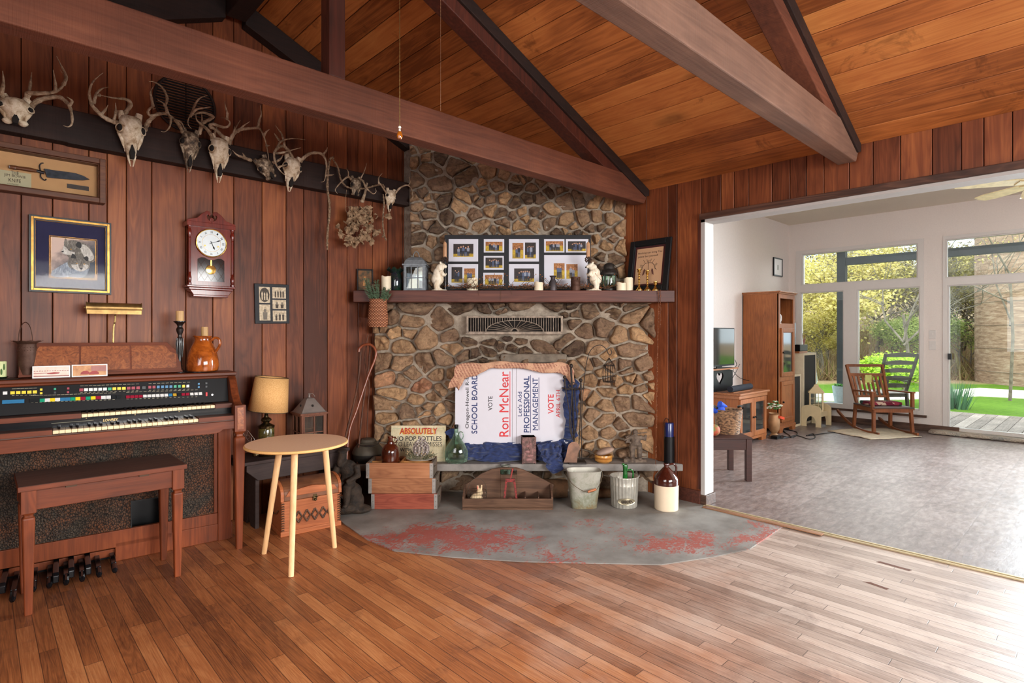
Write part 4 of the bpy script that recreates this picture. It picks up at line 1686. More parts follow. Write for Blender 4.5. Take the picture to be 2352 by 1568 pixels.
for s in (-1, 1):
 mb = MB()
 mb.cyl((s * L, cy_, cz_), (s * (L + 0.003), cy_, cz_), 0.033, n=24)
 mb.cyl((s * L, cy_, cz_), (s * (L + 0.012), cy_, cz_), 0.004, n=10)
 mb.build('end_cap', M_brass, lp)

# tin basket lantern
p = ow(opt(62, 850, 0.37)[0], 0.37, zc)
kx = dep(p) / FPX
zz = lambda py: CZ + (HOR - py) * kx - zc
tb = thing('tin_pail', 'rusty punched tin pail with a flared rim left of the music desk', 'pail', p)
mb = MB()
hb = zz(790)
n = 40
vs, fs = [], []
prof = [(0.026, 0), (0.034, 0.0), (0.038, hb * 0.9), (0.037, hb), (0.045, hb + 0.010), (0.062, hb + 0.016)]
for i, (r, z) in enumerate(prof):
 for j in range(n):
  w = 1 + (0.06 * math.cos(j * PI * 2 * 10 / n) if i == len(prof) - 1 else 0)
  vs.append((r * w * math.cos(2 * PI * j / n), r * w * math.sin(2 * PI * j / n), z + (0.002 * math.cos(j * PI * 20 / n) if i == len(prof) - 1 else 0)))
for i in range(len(prof) - 1):
 for j in range(n):
  fs.append((i * n + j, i * n + (j + 1) % n, (i + 1) * n + (j + 1) % n, (i + 1) * n + j))
mb.s = True
mb.add(vs, fs)
mb.s = False
for j in range(20):
 a = 2 * PI * j / 20
 for q in (0.9, 0.82):
  mb.ball((0.0385 * math.cos(a), 0.0385 * math.sin(a), hb * q), 0.0016, n=5, m=4)
mb.build('body', M_rust, tb, solid=0.0012)
mb = MB()
zt_ = zz(740)
mb.tube(smooth_path([(0.037 * RA * math.cos(t) - 0.006, 0.037 * RB * math.cos(t), hb + 0.01 + (zt_ - hb - 0.01) * math.sin(t)) for t in [PI * k / 12 for k in range(13)]], 2), 0.0022, 6)
mb.build('handle', M_rust, tb)
# candle on a dark saucer at the picture's left edge
p = ow(opt(-6, 850, 0.34)[0], 0.34, zc)
kx = dep(p) / FPX
sc_ = thing('saucer', 'dark glass saucer under the green candle at the left end of the organ', 'saucer', p)
mb = MB()
mb.lathe([(0, 0), (0.03, 0), (0.042, 0.010), (0.044, 0.012), (0.03, 0.004), (0, 0.004)], 24)
mb.build('dish', plain('dark_green_glass', (24, 36, 22), 0.15, coat=0.4), sc_)
cn = ribbed_candle('jar_candle', 'pale green candle with leaf decoration at the left end of the organ', 'candle', (p.x, p.y, p.z + 0.0045), 0.034, 0.085, mat=plain('pale_green_wax', (206, 208, 150), 0.5, var=0.05))
mb = MB()
for k in range(5):
 a = -2.2 + k * 0.35
 mb.ball((0.0348 * math.cos(a), 0.0348 * math.sin(a), 0.045 + 0.012 * (-1) ** k), 0.004, 0.004, 0.016, 8, 6)
mb.build('leaf_motif', plain('leaf_green_print', (70, 104, 48), 0.6), cn)
mb = MB()
dl = ow(opt(10, 860, 0.30)[0], 0.30, zc)
mb.ball((0, 0, 0.0015), 0.07, 0.05, 0.0015, 20, 4)
dz = mb.build('doily', plain('dark_crochet', (58, 50, 44), 0.9, bump=0.8, scale=80), None)
dz.location = ow(opt(4, 856, 0.285)[0], 0.285, zc)
tag(dz, 'dark crocheted doily at the left front of the organ lid', 'doily')

# two faded snapshots leaning on the music desk
def snapshot(px0, px1, py0, py1, label, kind):
 v = 0.288
 (u0, z0_), (u1, z1_) = opt(px0, py1, v), opt(px1, py0, v)
 t = thing('snapshot', label, 'photograph', ow((u0 + u1) / 2, v, 1.001), 0, group=None, rot=(math.radians(-10), 0, OA))
 t.location.z = 1.001
 w_, h_ = (u1 - u0) / 2, (z1_ - z0_)
 mb = MB()
 mb.box(-w_, 0, 0, w_, 0.0008, h_)
 mb.m = 1
 y = -0.0004
 b_ = 0.005
 mb.quad((-w_ + b_, y, b_), (w_ - b_, y, b_), (w_ - b_, y, h_ - b_), (-w_ + b_, y, h_ - b_))
 y = -0.0007
 mb.m = 2
 if kind == 0:
  mb.quad((-w_ + b_, y, h_ * 0.1), (w_ - b_, y, h_ * 0.1), (w_ - b_, y, h_ * 0.18), (-w_ + b_, y, h_ * 0.2))
  for i in range(14):
   x = lerp(-w_ + b_, w_ - b_ - 0.01, i / 13)
   mb.quad((x, y, h_ * 0.55), (x + 0.008, y, h_ * 0.55), (x + 0.007, y, h_ * 0.6 + (i % 3) * 0.001), (x + 0.001, y, h_ * 0.6))
  mb.m = 3
  mb.add([(-0.02, y * 1.5, h_ * 0.34), (0.0, y * 1.5, h_ * 0.3), (0.03, y * 1.5, h_ * 0.33), (0.034, y * 1.5, h_ * 0.42), (0.01, y * 1.5, h_ * 0.46), (-0.012, y * 1.5, h_ * 0.4)], [(0, 1, 2, 3, 4, 5)])
  mb.quad((-w_ + b_, y * 1.2, h_ * 0.38), (-0.012, y * 1.2, h_ * 0.37), (-0.012, y * 1.2, h_ * 0.41), (-w_ + b_, y * 1.2, h_ * 0.41))
 else:
  mb.quad((0.005, y, h_ * 0.45), (w_ - b_, y, h_ * 0.4), (w_ - b_, y, h_ * 0.88), (0.005, y, h_ * 0.86))
  mb.m = 3
  for (cx, cz, sx) in ((-0.02, 0.28, 0.02), (0.018, 0.25, 0.022)):
   mb.add([(cx - sx, y * 1.5, h_ * (cz - 0.1)), (cx + sx, y * 1.5, h_ * (cz - 0.08)), (cx + sx * 0.9, y * 1.5, h_ * (cz + 0.08)), (cx + sx * 0.4, y * 1.5, h_ * (cz + 0.2)), (cx - sx * 0.4, y * 1.5, h_ * (cz + 0.18)), (cx - sx * 0.9, y * 1.5, h_ * (cz + 0.05))], [(0, 1, 2, 3, 4, 5)])
 mb.build('print', [plain('photo_paper', (242, 238, 232), 0.3, var=0.0), plain('faded_print_%d' % kind, (236, 206, 186) if kind == 0 else (214, 160, 110), 0.35, c2=(240, 222, 210) if kind == 0 else (180, 120, 80), scale=40), plain('faded_pink', (180, 120, 110), 0.4), plain('faded_red', (172, 60, 60), 0.4)], t)

snapshot(74, 161.5, 831, 861, 'faded pink snapshot of a car in a field, leaning on the music desk', 0)
snapshot(164.5, 247, 829, 859, 'faded orange snapshot of two cars by a house, leaning on the music desk', 1)
# THINGS HANGING ON THE PANELLED WALL (x right, y into the wall)
WY = YW - 0.019        # face of the boards
M_pglass = glass('picture_glass', (250, 250, 250), 0.05, refl=0.3)
# ---- knife display case
yf = WY - 0.075
r0, r1 = onY(243, 366, yf), onY(241, 467, yf)
xr, zt, zb = r0.x, r0.z, r1.z
xl = -0.12
M_case = wood('case_walnut', (58, 32, 20), (96, 56, 34), (128, 80, 50), 'X', 1.0, 0.45, 0.08, amp=0.4)
kc = thing('display_case', 'shallow glazed walnut display case holding a large knife, high on the panelled wall', 'display case', (xl, yf, zb))
w_, h_ = xr - xl, zt - zb
mb = MB()
mb.frame(0, 0, w_, h_, 0.028, 0.0, 0.074)
mb.frame(0.028, 0.028, w_ - 0.028, h_ - 0.028, 0.006, 0.012, 0.074)
mb.build('frame', M_case, kc, bevel=0.003)
mb = MB()
mb.box(0.02, 0.066, 0.02, w_ - 0.02, 0.0735, h_ - 0.02)
mb.build('backing', plain('tan_backing', (206, 158, 108), 0.8, var=0.05), kc)
mb = MB()
mb.box(0.026, 0.014, 0.026, w_ - 0.026, 0.016, h_ - 0.026)
mb.build('pane', M_pglass, kc)
yb_ = yf + 0.064
q0, q1 = onY(-25, 387, yb_), onY(72, 434, yb_)
mb = MB()
mb.box(q0.x - xl, 0.063, q1.z - zb, q1.x - xl, 0.0655, q0.z - zb + 0.004)
mb.m = 1
ty = 0.0625
mb.text('THE', onY(25, 388, yb_).x - xl, onY(25, 398, yb_).z - zb - 0.004, onY(43, 388, yb_).x - xl, onY(25, 390, yb_).z - zb - 0.004, ty)
mb.text('JIM BOWIE', onY(9, 388, yb_).x - xl, onY(30, 408, yb_).z - zb - 0.001, onY(59, 388, yb_).x - xl, onY(30, 400, yb_).z - zb - 0.001, ty)
mb.text('KNIFE', onY(20, 388, yb_).x - xl, onY(30, 418, yb_).z - zb, onY(48, 388, yb_).x - xl, onY(30, 410, yb_).z - zb, ty)
mb.text('a collector', onY(17, 388, yb_).x - xl, onY(30, 424, yb_).z - zb, onY(43, 388, yb_).x - xl, onY(30, 421, yb_).z - zb, ty)
mb.build('caption_card', [plain('card_paper', (196, 186, 150), 0.8, var=0.04), plain('card_ink', (70, 58, 48), 0.8)], kc)
q0, q1 = onY(154, 427, yb_), onY(204, 441, yb_)
mb = MB()
mb.box(q0.x - xl, 0.062, q1.z - zb + 0.006, q1.x - xl, 0.0655, q1.z - zb + 0.03)
mb.build('name_plate', plain('dark_plate', (58, 44, 36), 0.5, bump=0.3), kc)
# the knife itself
yk = yf + 0.052
K = lambda px, py: onY(px, py, yk)
g0 = K(95, 385)
kn = thing('bowie_knife', 'large knife with a broad dark blade and curled guard inside the display case', 'knife', g0)
L_ = lambda px, py: (K(px, py).x - g0.x, K(px, py).z - g0.z)
mb = MB()
pts = [L_(101, 387), L_(125, 391), L_(160, 395.5), L_(175, 398), L_(192, 404), L_(206, 412), L_(190, 414), L_(165, 412.5), L_(130, 409.5), L_(108, 407)]
mb.prism(pts, -0.002, 0.002)
mb.build('blade', plain('dark_steel', (58, 60, 66), 0.35, 0.8, c2=(30, 32, 36), scale=40), kn, bevel=0.0008)
mb = MB()
hp = [(*L_(23, 383), 0.010), (*L_(32, 384.5), 0.0115), (*L_(45, 386), 0.009), (*L_(58, 388), 0.011), (*L_(70, 390), 0.0115), (*L_(84, 392.5), 0.0085)]
mb.tube([(a, 0, b) for a, b, r in hp], [r for a, b, r in hp], 10)
mb.build('handle', wood('knife_grip', (50, 26, 14), (96, 54, 30), (130, 80, 46), 'X', 3.0, 0.35), kn)
mb = MB()
gp = [L_(100, 374.5), L_(95, 375), L_(91, 380), L_(92, 388), L_(94, 396), L_(93, 404), L_(97, 410), L_(103, 414), L_(106, 411)]
mb.tube(smooth_path([(a, 0, b) for a, b in gp], 4), 0.0032, 8)
mb.tube([(L_(84, 392)[0], 0, L_(84, 392)[1]), (L_(102, 397)[0], 0, L_(102, 397)[1])], 0.008, 10)
mb.build('guard', plain('gun_metal', (70, 70, 74), 0.3, 0.9), kn)
mb = MB()
c_ = L_(24, 383)
mb.tube([(c_[0] - 0.006, 0, c_[1]), (c_[0] + 0.02, 0, c_[1] - 0.002)], [0.009, 0.0105], 10)
mb.build('pommel', plain('pewter', (170, 170, 176), 0.25, 0.9), kn)

# ---- framed painting of two grey animals
def wall_frame(name, label, cat, pl_, pr_, pt_, pb_, y, fw, mats, depth=0.02, tilt=0.0):
 a = onY(pl_, (pt_ + pb_) / 2, y)
 b = onY(pr_, (pt_ + pb_) / 2, y)
 kk = dep((a + b) / 2) / FPX
 zt_, zb_ = CZ + (HOR - pt_) * kk, CZ + (HOR - pb_) * kk
 t = thing(name, label, cat, ((a.x + b.x) / 2, y, zb_), rot=(0, tilt, 0))
 return t, (b.x - a.x) / 2, zt_ - zb_

t, w_, h_ = wall_frame('framed_painting', 'framed painting of two grey wolves with a navy mat and gilt black frame', 'painting', 66, 256, 502, 673, WY - 0.028, 0.02, None)
M_gilt = plain('gilt', (190, 140, 66), 0.35, 0.7, var=0.25, scale=25)
M_bf = plain('frame_black', (24, 26, 28), 0.4, var=0.1)
mb = MB()
mb.frame(-w_, 0, w_, h_, 0.010, 0.004, 0.027)
mb.frame(-w_ + 0.019, 0.019, w_ - 0.019, h_ - 0.019, 0.008, 0.004, 0.02)
mb.m = 1
mb.frame(-w_ + 0.009, 0.009, w_ - 0.009, h_ - 0.009, 0.011, -0.001, 0.02)
mb.frame(-w_ + 0.026, 0.026, w_ - 0.026, h_ - 0.026, 0.002, 0.004, 0.02)
mb.build('frame', [M_bf, M_gilt], t, bevel=0.002)
mb = MB()
mb.box(-w_ + 0.02, 0.018, 0.02, w_ - 0.02, 0.02, h_ - 0.02)
mb.build('mat_board', plain('navy_mat', (46, 44, 78), 0.85, var=0.05), t)
PW, PH = w_ * 2, h_
ix0, ix1, iz0, iz1 = -0.088, 0.108, 0.088, 0.303
mb = MB()
mb.box(ix0 - 0.008, 0.0168, iz0 - 0.008, ix1 + 0.008, 0.0182, iz1 + 0.008)
mb.m = 1
mb.frame(ix0 - 0.008, iz0 - 0.008, ix1 + 0.008, iz1 + 0.008, 0.0015, 0.0162, 0.017)
mb.frame(ix0 - 0.002, iz0 - 0.002, ix1 + 0.002, iz1 + 0.002, 0.002, 0.0162, 0.017)
mb.build('inner_mat', [plain('navy_mat2', (40, 38, 66), 0.85), M_gilt], t)

def fur_mat(name, a, b, c):
 n = NT(name)
 f = n.noise(n.mapping(n.coord(), (90, 1, 40)), 1, 6, 0.7, 1.5)
 return n.done(n.ramp(f, [(0.3, srgb(*a)), (0.5, srgb(*b)), (0.68, srgb(*c))]), 0.5)

n_ = NT('painted_background')
x_, y_, z_ = n_.sep(n_.coord())
f_ = n_.math('ADD', n_.math('MULTIPLY', n_.noise(n_.coord(), 18, 6, 0.7), 0.55), n_.math('MULTIPLY', n_.math('SUBTRACT', z_, n_.math('MULTIPLY', x_, 1.2)), 1.6))
M_pbg = n_.done(n_.ramp(f_, [(0.3, srgb(48, 58, 74)), (0.48, srgb(84, 86, 92)), (0.62, srgb(150, 132, 126)), (0.8, srgb(226, 196, 180))]), 0.5)
F1 = fur_mat('painted_fur_dark', (66, 60, 54), (112, 104, 94), (168, 160, 148))
F2 = fur_mat('painted_fur_light', (150, 144, 136), (206, 200, 190), (240, 236, 228))
F3 = fur_mat('painted_fur_blue', (82, 92, 106), (140, 150, 164), (206, 212, 220))
M_pd = plain('painted_dark', (30, 26, 26), 0.5)
M_pe = plain('painted_amber', (190, 140, 60), 0.5)
mb = MB()
y = 0.0160
mb.box(ix0, y, iz0, ix1, 0.0170, iz1)
sx_, sz_ = (ix1 - ix0), (iz1 - iz0)

def blob(m, pts, lay):
 mb.m = m
 # pts in 0..1 of the picture, smoothed
 q = smooth_path([(a, b) for a, b in pts] + [pts[0]], 4)[:-1]
 yy = y - 0.00012 * lay
 c = (sum(p[0] for p in q) / len(q), sum(p[1] for p in q) / len(q))
 vs = [(ix0 + p[0] * sx_, yy, iz0 + (1 - p[1]) * sz_) for p in q] + [(ix0 + c[0] * sx_, yy, iz0 + (1 - c[1]) * sz_)]
 n = len(q)
 mb.add(vs, [(i, (i + 1) % n, n) for i in range(n)])

# rear animal: head in profile to the left
blob(1, [(0.28, 0.1), (0.34, 0.06), (0.5, 0.03), (0.62, 0.05), (0.8, 0.12), (0.93, 0.28), (0.99, 0.5), (0.9, 0.58), (0.7, 0.56), (0.5, 0.5), (0.38, 0.48), (0.3, 0.3)], 1)
blob(2, [(0.62, 0.12), (0.78, 0.14), (0.92, 0.3), (0.96, 0.48), (0.82, 0.54), (0.72, 0.4), (0.66, 0.26)], 2)
blob(2, [(0.27, 0.2), (0.34, 0.24), (0.4, 0.32), (0.52, 0.34), (0.5, 0.42), (0.36, 0.42), (0.26, 0.4), (0.23, 0.34), (0.26, 0.28)], 3)
blob(1, [(0.28, 0.17), (0.31, 0.0), (0.38, 0.1), (0.42, 0.2)], 3)
blob(4, [(0.54, 0.15), (0.6, 0.06), (0.68, 0.12), (0.66, 0.22), (0.58, 0.2)], 4)
blob(4, [(0.22, 0.345), (0.26, 0.33), (0.28, 0.35), (0.25, 0.37)], 5)
blob(5, [(0.415, 0.27), (0.44, 0.255), (0.46, 0.275), (0.435, 0.285)], 5)
# front animal facing forward
blob(3, [(0.02, 0.86), (0.2, 0.72), (0.34, 0.62), (0.5, 0.6), (0.8, 0.66), (0.84, 0.8), (0.72, 0.98), (0.4, 1.0), (0.02, 1.0)], 6)
blob(1, [(0.36, 0.62), (0.42, 0.47), (0.6, 0.44), (0.8, 0.48), (0.87, 0.6), (0.86, 0.72), (0.74, 0.8), (0.66, 0.82), (0.52, 0.78), (0.4, 0.74)], 7)
blob(2, [(0.44, 0.66), (0.56, 0.66), (0.62, 0.6), (0.72, 0.62), (0.84, 0.66), (0.8, 0.76), (0.68, 0.83), (0.6, 0.82), (0.48, 0.75)], 8)
blob(1, [(0.6, 0.5), (0.68, 0.52), (0.72, 0.68), (0.69, 0.76), (0.63, 0.75), (0.6, 0.62)], 9)
blob(4, [(0.43, 0.5), (0.47, 0.38), (0.54, 0.43), (0.55, 0.5)], 9)
blob(4, [(0.71, 0.47), (0.8, 0.42), (0.84, 0.48), (0.81, 0.56)], 9)
blob(4, [(0.63, 0.75), (0.67, 0.735), (0.71, 0.755), (0.67, 0.785)], 10)
blob(5, [(0.54, 0.625), (0.575, 0.61), (0.6, 0.63), (0.57, 0.64)], 10)
blob(5, [(0.71, 0.63), (0.74, 0.615), (0.77, 0.63), (0.74, 0.645)], 10)
mb.build('painting', [M_pbg, F1, F2, F3, M_pd, M_pe], t)
mb = MB()
mb.box(-w_ + 0.02, 0.012, 0.02, w_ - 0.02, 0.0135, h_ - 0.02)
mb.build('pane', M_pglass, t)

# ---- wall clock
yk = WY - 0.105
a, b = onY(431, 585, yk), onY(539, 585, yk)
kk = dep((a + b) / 2) / FPX
cz0 = CZ + (HOR - 681) * kk
Z = lambda py: CZ + (HOR - py) * kk - cz0
cx = (a.x + b.x) / 2
w = (b.x - a.x) / 2
M_mah = wood('clock_mahogany', (72, 20, 14), (118, 40, 26), (150, 60, 40), 'Z', 1.2, 0.22, 0.03, coat=0.5, amp=0.25)
ck = thing('wall_clock', 'red mahogany pendulum wall clock with a scrolled pediment and turned side columns', 'wall clock', (cx, yk, cz0))
mb = MB()
mb.box(-w + 0.02, 0.014, Z(659), w - 0.02, 0.10, Z(522))
mb.build('case', M_mah, ck, bevel=0.002)
mb = MB()
mb.box(-w - 0.004, -0.006, Z(661), w + 0.004, 0.103, Z(656))
mb.box(-w + 0.008, 0.0, Z(666), w - 0.008, 0.1, Z(661))
mb.prism([(-w + 0.012, Z(666)), (w - 0.012, Z(666)), (w - 0.034, Z(678)), (-w + 0.034, Z(678))], 0.008, 0.095)
mb.box(-w + 0.034, 0.012, Z(682), w - 0.034, 0.09, Z(677))
mb.build('base_moulding', M_mah, ck, bevel=0.003)
mb = MB()
mb.box(-w - 0.004, -0.008, Z(523), w + 0.004, 0.103, Z(513))
left = [(-w - 0.004, Z(513)), (-w - 0.004, Z(510)), (-w * 0.62, Z(504)), (-w * 0.42, Z(493)), (-w * 0.22, Z(485.5)), (-w * 0.08, Z(486.5)), (-w * 0.04, Z(493)), (-w * 0.1, Z(497)), (-w * 0.17, Z(493.5)), (-w * 0.22, Z(497)), (-w * 0.18, Z(504)), (-w * 0.06, Z(508)), (0, Z(509)), (0, Z(513))]
mb.prism(left, -0.004, 0.016)
mb.prism([(-x, z) for x, z in reversed(left)], -0.004, 0.016)
mb.prism([(-w * 0.07, Z(509)), (w * 0.07, Z(509)), (w * 0.09, Z(503)), (0, Z(499)), (-w * 0.09, Z(503))], -0.003, 0.014)
mb.build('pediment', M_mah, ck, bevel=0.002)
for s in (-1, 1):
 mb = MB()
 x = s * (w - 0.012)
 zc0, zc1 = Z(656), Z(523)
 Hc = zc1 - zc0
 pr = [(0.011, 0), (0.011, 0.012), (0.007, 0.016), (0.010, 0.024), (0.011, 0.045), (0.008, 0.062), (0.006, 0.07), (0.009, 0.074), (0.006, 0.078), (0.0065, 0.08), (0.0065, Hc - 0.08), (0.009, Hc - 0.075), (0.006, Hc - 0.07), (0.008, Hc - 0.06), (0.0115, Hc - 0.04), (0.009, Hc - 0.024), (0.006, Hc - 0.018), (0.010, Hc - 0.01), (0.011, Hc)]
 mb.lathe(pr, 18, (x, 0.006, zc0))
 mb.build('column', M_mah, ck)
fzc = Z(558)
fr_ = 31.5 * kk
M_dial = plain('silver_dial', (196, 202, 204), 0.35, 0.2, var=0.03)
M_gold = plain('polished_brass', (220, 178, 96), 0.18, 0.95, var=0.06)
mb = MB()
mb.M = Matrix.Translation((0.0, 0.006, fzc)) @ Matrix.Rotation(PI / 2, 4, 'X')
mb.lathe([(0, 0), (fr_ * 0.98, 0), (fr_ * 0.98, 0.001), (0, 0.001)], 48)
dial = mb.build('dial', M_dial, ck)
mb = MB()
mb.tube([(fr_ * math.cos(t), 0.004, fzc + fr_ * math.sin(t)) for t in [2 * PI * k / 48 for k in range(48)]], 0.0035, 8, closed=True)
mb.tube([(fr_ * 0.62 * math.cos(t), 0.005, fzc + fr_ * 0.62 * math.sin(t)) for t in [2 * PI * k / 40 for k in range(40)]], 0.0009, 5, closed=True)
mb.build('bezel', M_gold, ck)
mb = MB()
for k, s in enumerate(['XII', 'I', 'II', 'III', 'IIII', 'V', 'VI', 'VII', 'VIII', 'IX', 'X', 'XI']):
 a_ = PI / 2 - 2 * PI * k / 12
 vs, fs = glyphs(s, 0.01)
 xs = [v[0] for v in vs]
 ys = [v[1] for v in vs]
 wd = 0.005 + 0.0035 * len(s)
 mx_, my_ = (min(xs) + max(xs)) / 2, (min(ys) + max(ys)) / 2
 out = []
 for v in vs:
  u_ = (v[0] - mx_) / (max(xs) - min(xs)) * min(wd, 0.014)
  v_ = (v[1] - my_) / (max(ys) - min(ys)) * 0.0125
  r_ = fr_ * 0.79
  out.append((r_ * math.cos(a_) + u_ * math.sin(a_) + v_ * math.cos(a_), 0.0044, fzc + r_ * math.sin(a_) - u_ * math.cos(a_) + v_ * math.sin(a_)))
 mb.add(out, fs)
mb.build('numerals', M_black, ck)
for (ang, ln, wd) in ((PI / 2 - 2 * PI * 5.2 / 12, 0.045, 0.004), (PI / 2 - 2 * PI * 2.25 / 12, 0.062, 0.003)):
 mb = MB()
 ca, sa = math.cos(ang), math.sin(ang)
 P = lambda r, s: (ca * r - sa * s, 0.003, fzc + sa * r + ca * s)
 vs = [P(-0.012, -wd * 0.5), P(-0.012, wd * 0.5), P(ln * 0.5, wd * 0.4), P(ln * 0.7, wd * 1.4), P(ln, 0), P(ln * 0.7, -wd * 1.4), P(ln * 0.5, -wd * 0.4)]
 mb.add(vs, [tuple(range(7))])
 mb.build('hand', M_black, ck, solid=0.001)
mb = MB()
for s in (-1, 1):
 mb.cyl((s * fr_ * 0.44, 0.0045, fzc - fr_ * 0.22), (s * fr_ * 0.44, 0.002, fzc - fr_ * 0.22), 0.005, n=14)
mb.build('winding_arbor', M_gold, ck)
# pendulum window
pw0, pw1 = Z(646), Z(592)
mb = MB()
ww = w * 0.57
poly = [(-ww, pw0), (ww, pw0), (ww, pw1 - 0.012), (ww * 0.75, pw1), (ww * 0.5, pw1), (ww * 0.2, pw1 - 0.012), (-ww * 0.2, pw1 - 0.012), (-ww * 0.5, pw1), (-ww * 0.75, pw1), (-ww, pw1 - 0.012)]
mb.prism(poly, 0.012, 0.015)
mb.m = 1
for k in range(-3, 4):
 x0_ = k * ww / 2
 for s in (-1, 1):
  xa_, xb_ = x0_, x0_ + s * ww / 2
  if abs(xa_) <= ww and abs(xb_) <= ww:
   mb.tube([(xa_, 0.0115, pw0 + 0.004), (xb_, 0.0115, (pw0 + pw1) / 2 - 0.006)], 0.0005, 4)
   mb.tube([(xb_, 0.0115, (pw0 + pw1) / 2 - 0.006), (xa_, 0.0115, pw1 - 0.014)], 0.0005, 4)
mb.build('pendulum_window', [plain('dark_glass', (34, 18, 14), 0.08, coat=0.4), M_gold], ck)
mb = MB()
pzc = Z(619)
mb.M = Matrix.Translation((-0.002, 0.010, pzc)) @ Matrix.Rotation(PI / 2, 4, 'X')
mb.lathe([(0, 0.004), (0.015, 0.0035), (0.028, 0.0015), (0.0295, 0), (0, -0.001)], 40)
mb.M = Matrix.Identity(4)
mb.box(-0.005, 0.008, pzc + 0.02, 0.003, 0.0105, pw1 - 0.014)
mb.build('pendulum', M_gold, ck)

# ---- small five-photo frame
t, w_, h_ = wall_frame('framed_photos', 'small black multi-photo frame with five sepia portraits, hung beside the clock', 'photo frame', 587, 666, 652, 743, WY - 0.02, 0.01, None, tilt=math.radians(-1.2))
mb = MB()
mb.box(-w_, 0.004, 0, w_, 0.018, h_)
mb.build('frame', plain('slate_frame', (34, 36, 40), 0.6, var=0.1), t, bevel=0.003)
M_sep = plain('sepia_light', (214, 200, 172), 0.6, scale=60, c2=(170, 152, 124))
M_sep2 = plain('sepia_dark', (74, 64, 54), 0.6, var=0.2, scale=80)
M_sepg = plain('sepia_grey', (120, 112, 100), 0.6)

def portrait_group(mb, x0, z0, x1, z1, y, n, m_body, m_head, rnd):
 for i in range(n):
  cx = lerp(x0, x1, (i + 0.5) / n)
  hgt = (z1 - z0) * rnd.uniform(0.72, 0.95)
  bw = (x1 - x0) / n * 0.62
  mb.m = m_body
  mb.quad((cx - bw * 0.4, y, z0), (cx + bw * 0.4, y, z0), (cx + bw * 0.5, y, z0 + hgt * 0.75), (cx - bw * 0.5, y, z0 + hgt * 0.75))
  mb.m = m_head
  r = bw * 0.32
  mb.add([(cx + r * math.cos(a), y - 0.0001, z0 + hgt * 0.75 + r * 1.1 + r * 1.2 * math.sin(a)) for a in [2 * PI * k / 8 for k in range(8)]], [tuple(range(8))])

for (u0, v0, u1, v1, oval, n) in ((0.12, 0.52, 0.43, 0.92, 1, 3), (0.12, 0.08, 0.43, 0.48, 0, 1), (0.5, 0.64, 0.9, 0.92, 0, 4), (0.5, 0.37, 0.9, 0.6, 0, 2), (0.5, 0.06, 0.9, 0.33, 0, 3)):
 mb = MB()
 x0_, x1_ = -w_ + 2 * w_ * u0, -w_ + 2 * w_ * u1
 z0_, z1_ = h_ * v0, h_ * v1
 mb.box(x0_, 0.0025, z0_, x1_, 0.004, z1_)
 if oval:
  mb.m = 1
  cx_, cz_ = (x0_ + x1_) / 2, (z0_ + z1_) / 2
  mb.add([(cx_ + (x1_ - x0_) * 0.45 * math.cos(a), 0.0022, cz_ + (z1_ - z0_) * 0.45 * math.sin(a)) for a in [2 * PI * k / 24 for k in range(24)]], [tuple(range(24))])
  portrait_group(mb, x0_ + 0.012, z0_ + 0.02, x1_ - 0.012, z1_ - 0.02, 0.0020, n, 0, 0, RS)
 else:
  portrait_group(mb, x0_ + 0.012, z0_ + 0.006, x1_ - 0.01, z1_ - 0.01, 0.0022, n, 2 if n == 1 else 1, 2, RS)
 mb.build('portrait', [M_sep, M_sep2, M_sepg], t)

# ---- round louvred vent high on the wall
t = thing('round_vent', 'dark round louvred attic vent on the panelled wall behind the antlers', 'vent', (0, 0, 0))
c_ = onY(425, 240, WY)
R_ = 62 * dep(c_) / FPX
t.location = (c_.x, WY - 0.01, c_.z)
mb = MB()
mb.tube([(R_ * math.cos(a), 0, R_ * math.sin(a)) for a in [2 * PI * k / 40 for k in range(40)]], 0.008, 8, closed=True)
mb.build('rim', M_beamd, t)
mb = MB()
for k in range(-9, 10):
 z = k * R_ / 10
 hw_ = math.sqrt(max(R_ * R_ - z * z, 0))
 mb.box(-hw_, -0.002, z - 0.004, hw_, 0.009, z + 0.003)
mb.build('louvres', M_black, t)
# DEER SKULLS AND ANTLERS along the dark wall beam
def bone(name, a, b, c, s=22):
 n = NT(name)
 f = n.noise(n.coord(), s, 7, 0.7, 0.5)
 return n.done(n.ramp(f, [(0.36, srgb(*a)), (0.5, srgb(*b)), (0.66, srgb(*c))]), 0.7, 0, n.bump(f, 0.5, 0.006))

M_bone = bone('bleached_bone', (150, 122, 92), (206, 186, 158), (232, 220, 200))
M_boned = bone('weathered_bone', (44, 32, 24), (112, 92, 72), (196, 178, 152), 30)
M_antler = bone('antler', (96, 76, 58), (150, 126, 100), (196, 174, 148), 26)
M_antlerb = bone('antler_base', (72, 52, 38), (120, 96, 72), (168, 142, 114), 60)
M_sock = plain('socket_shadow', (26, 18, 14), 0.9)
BY = 3.895
SG = 'deer skulls along the dark wall beam'

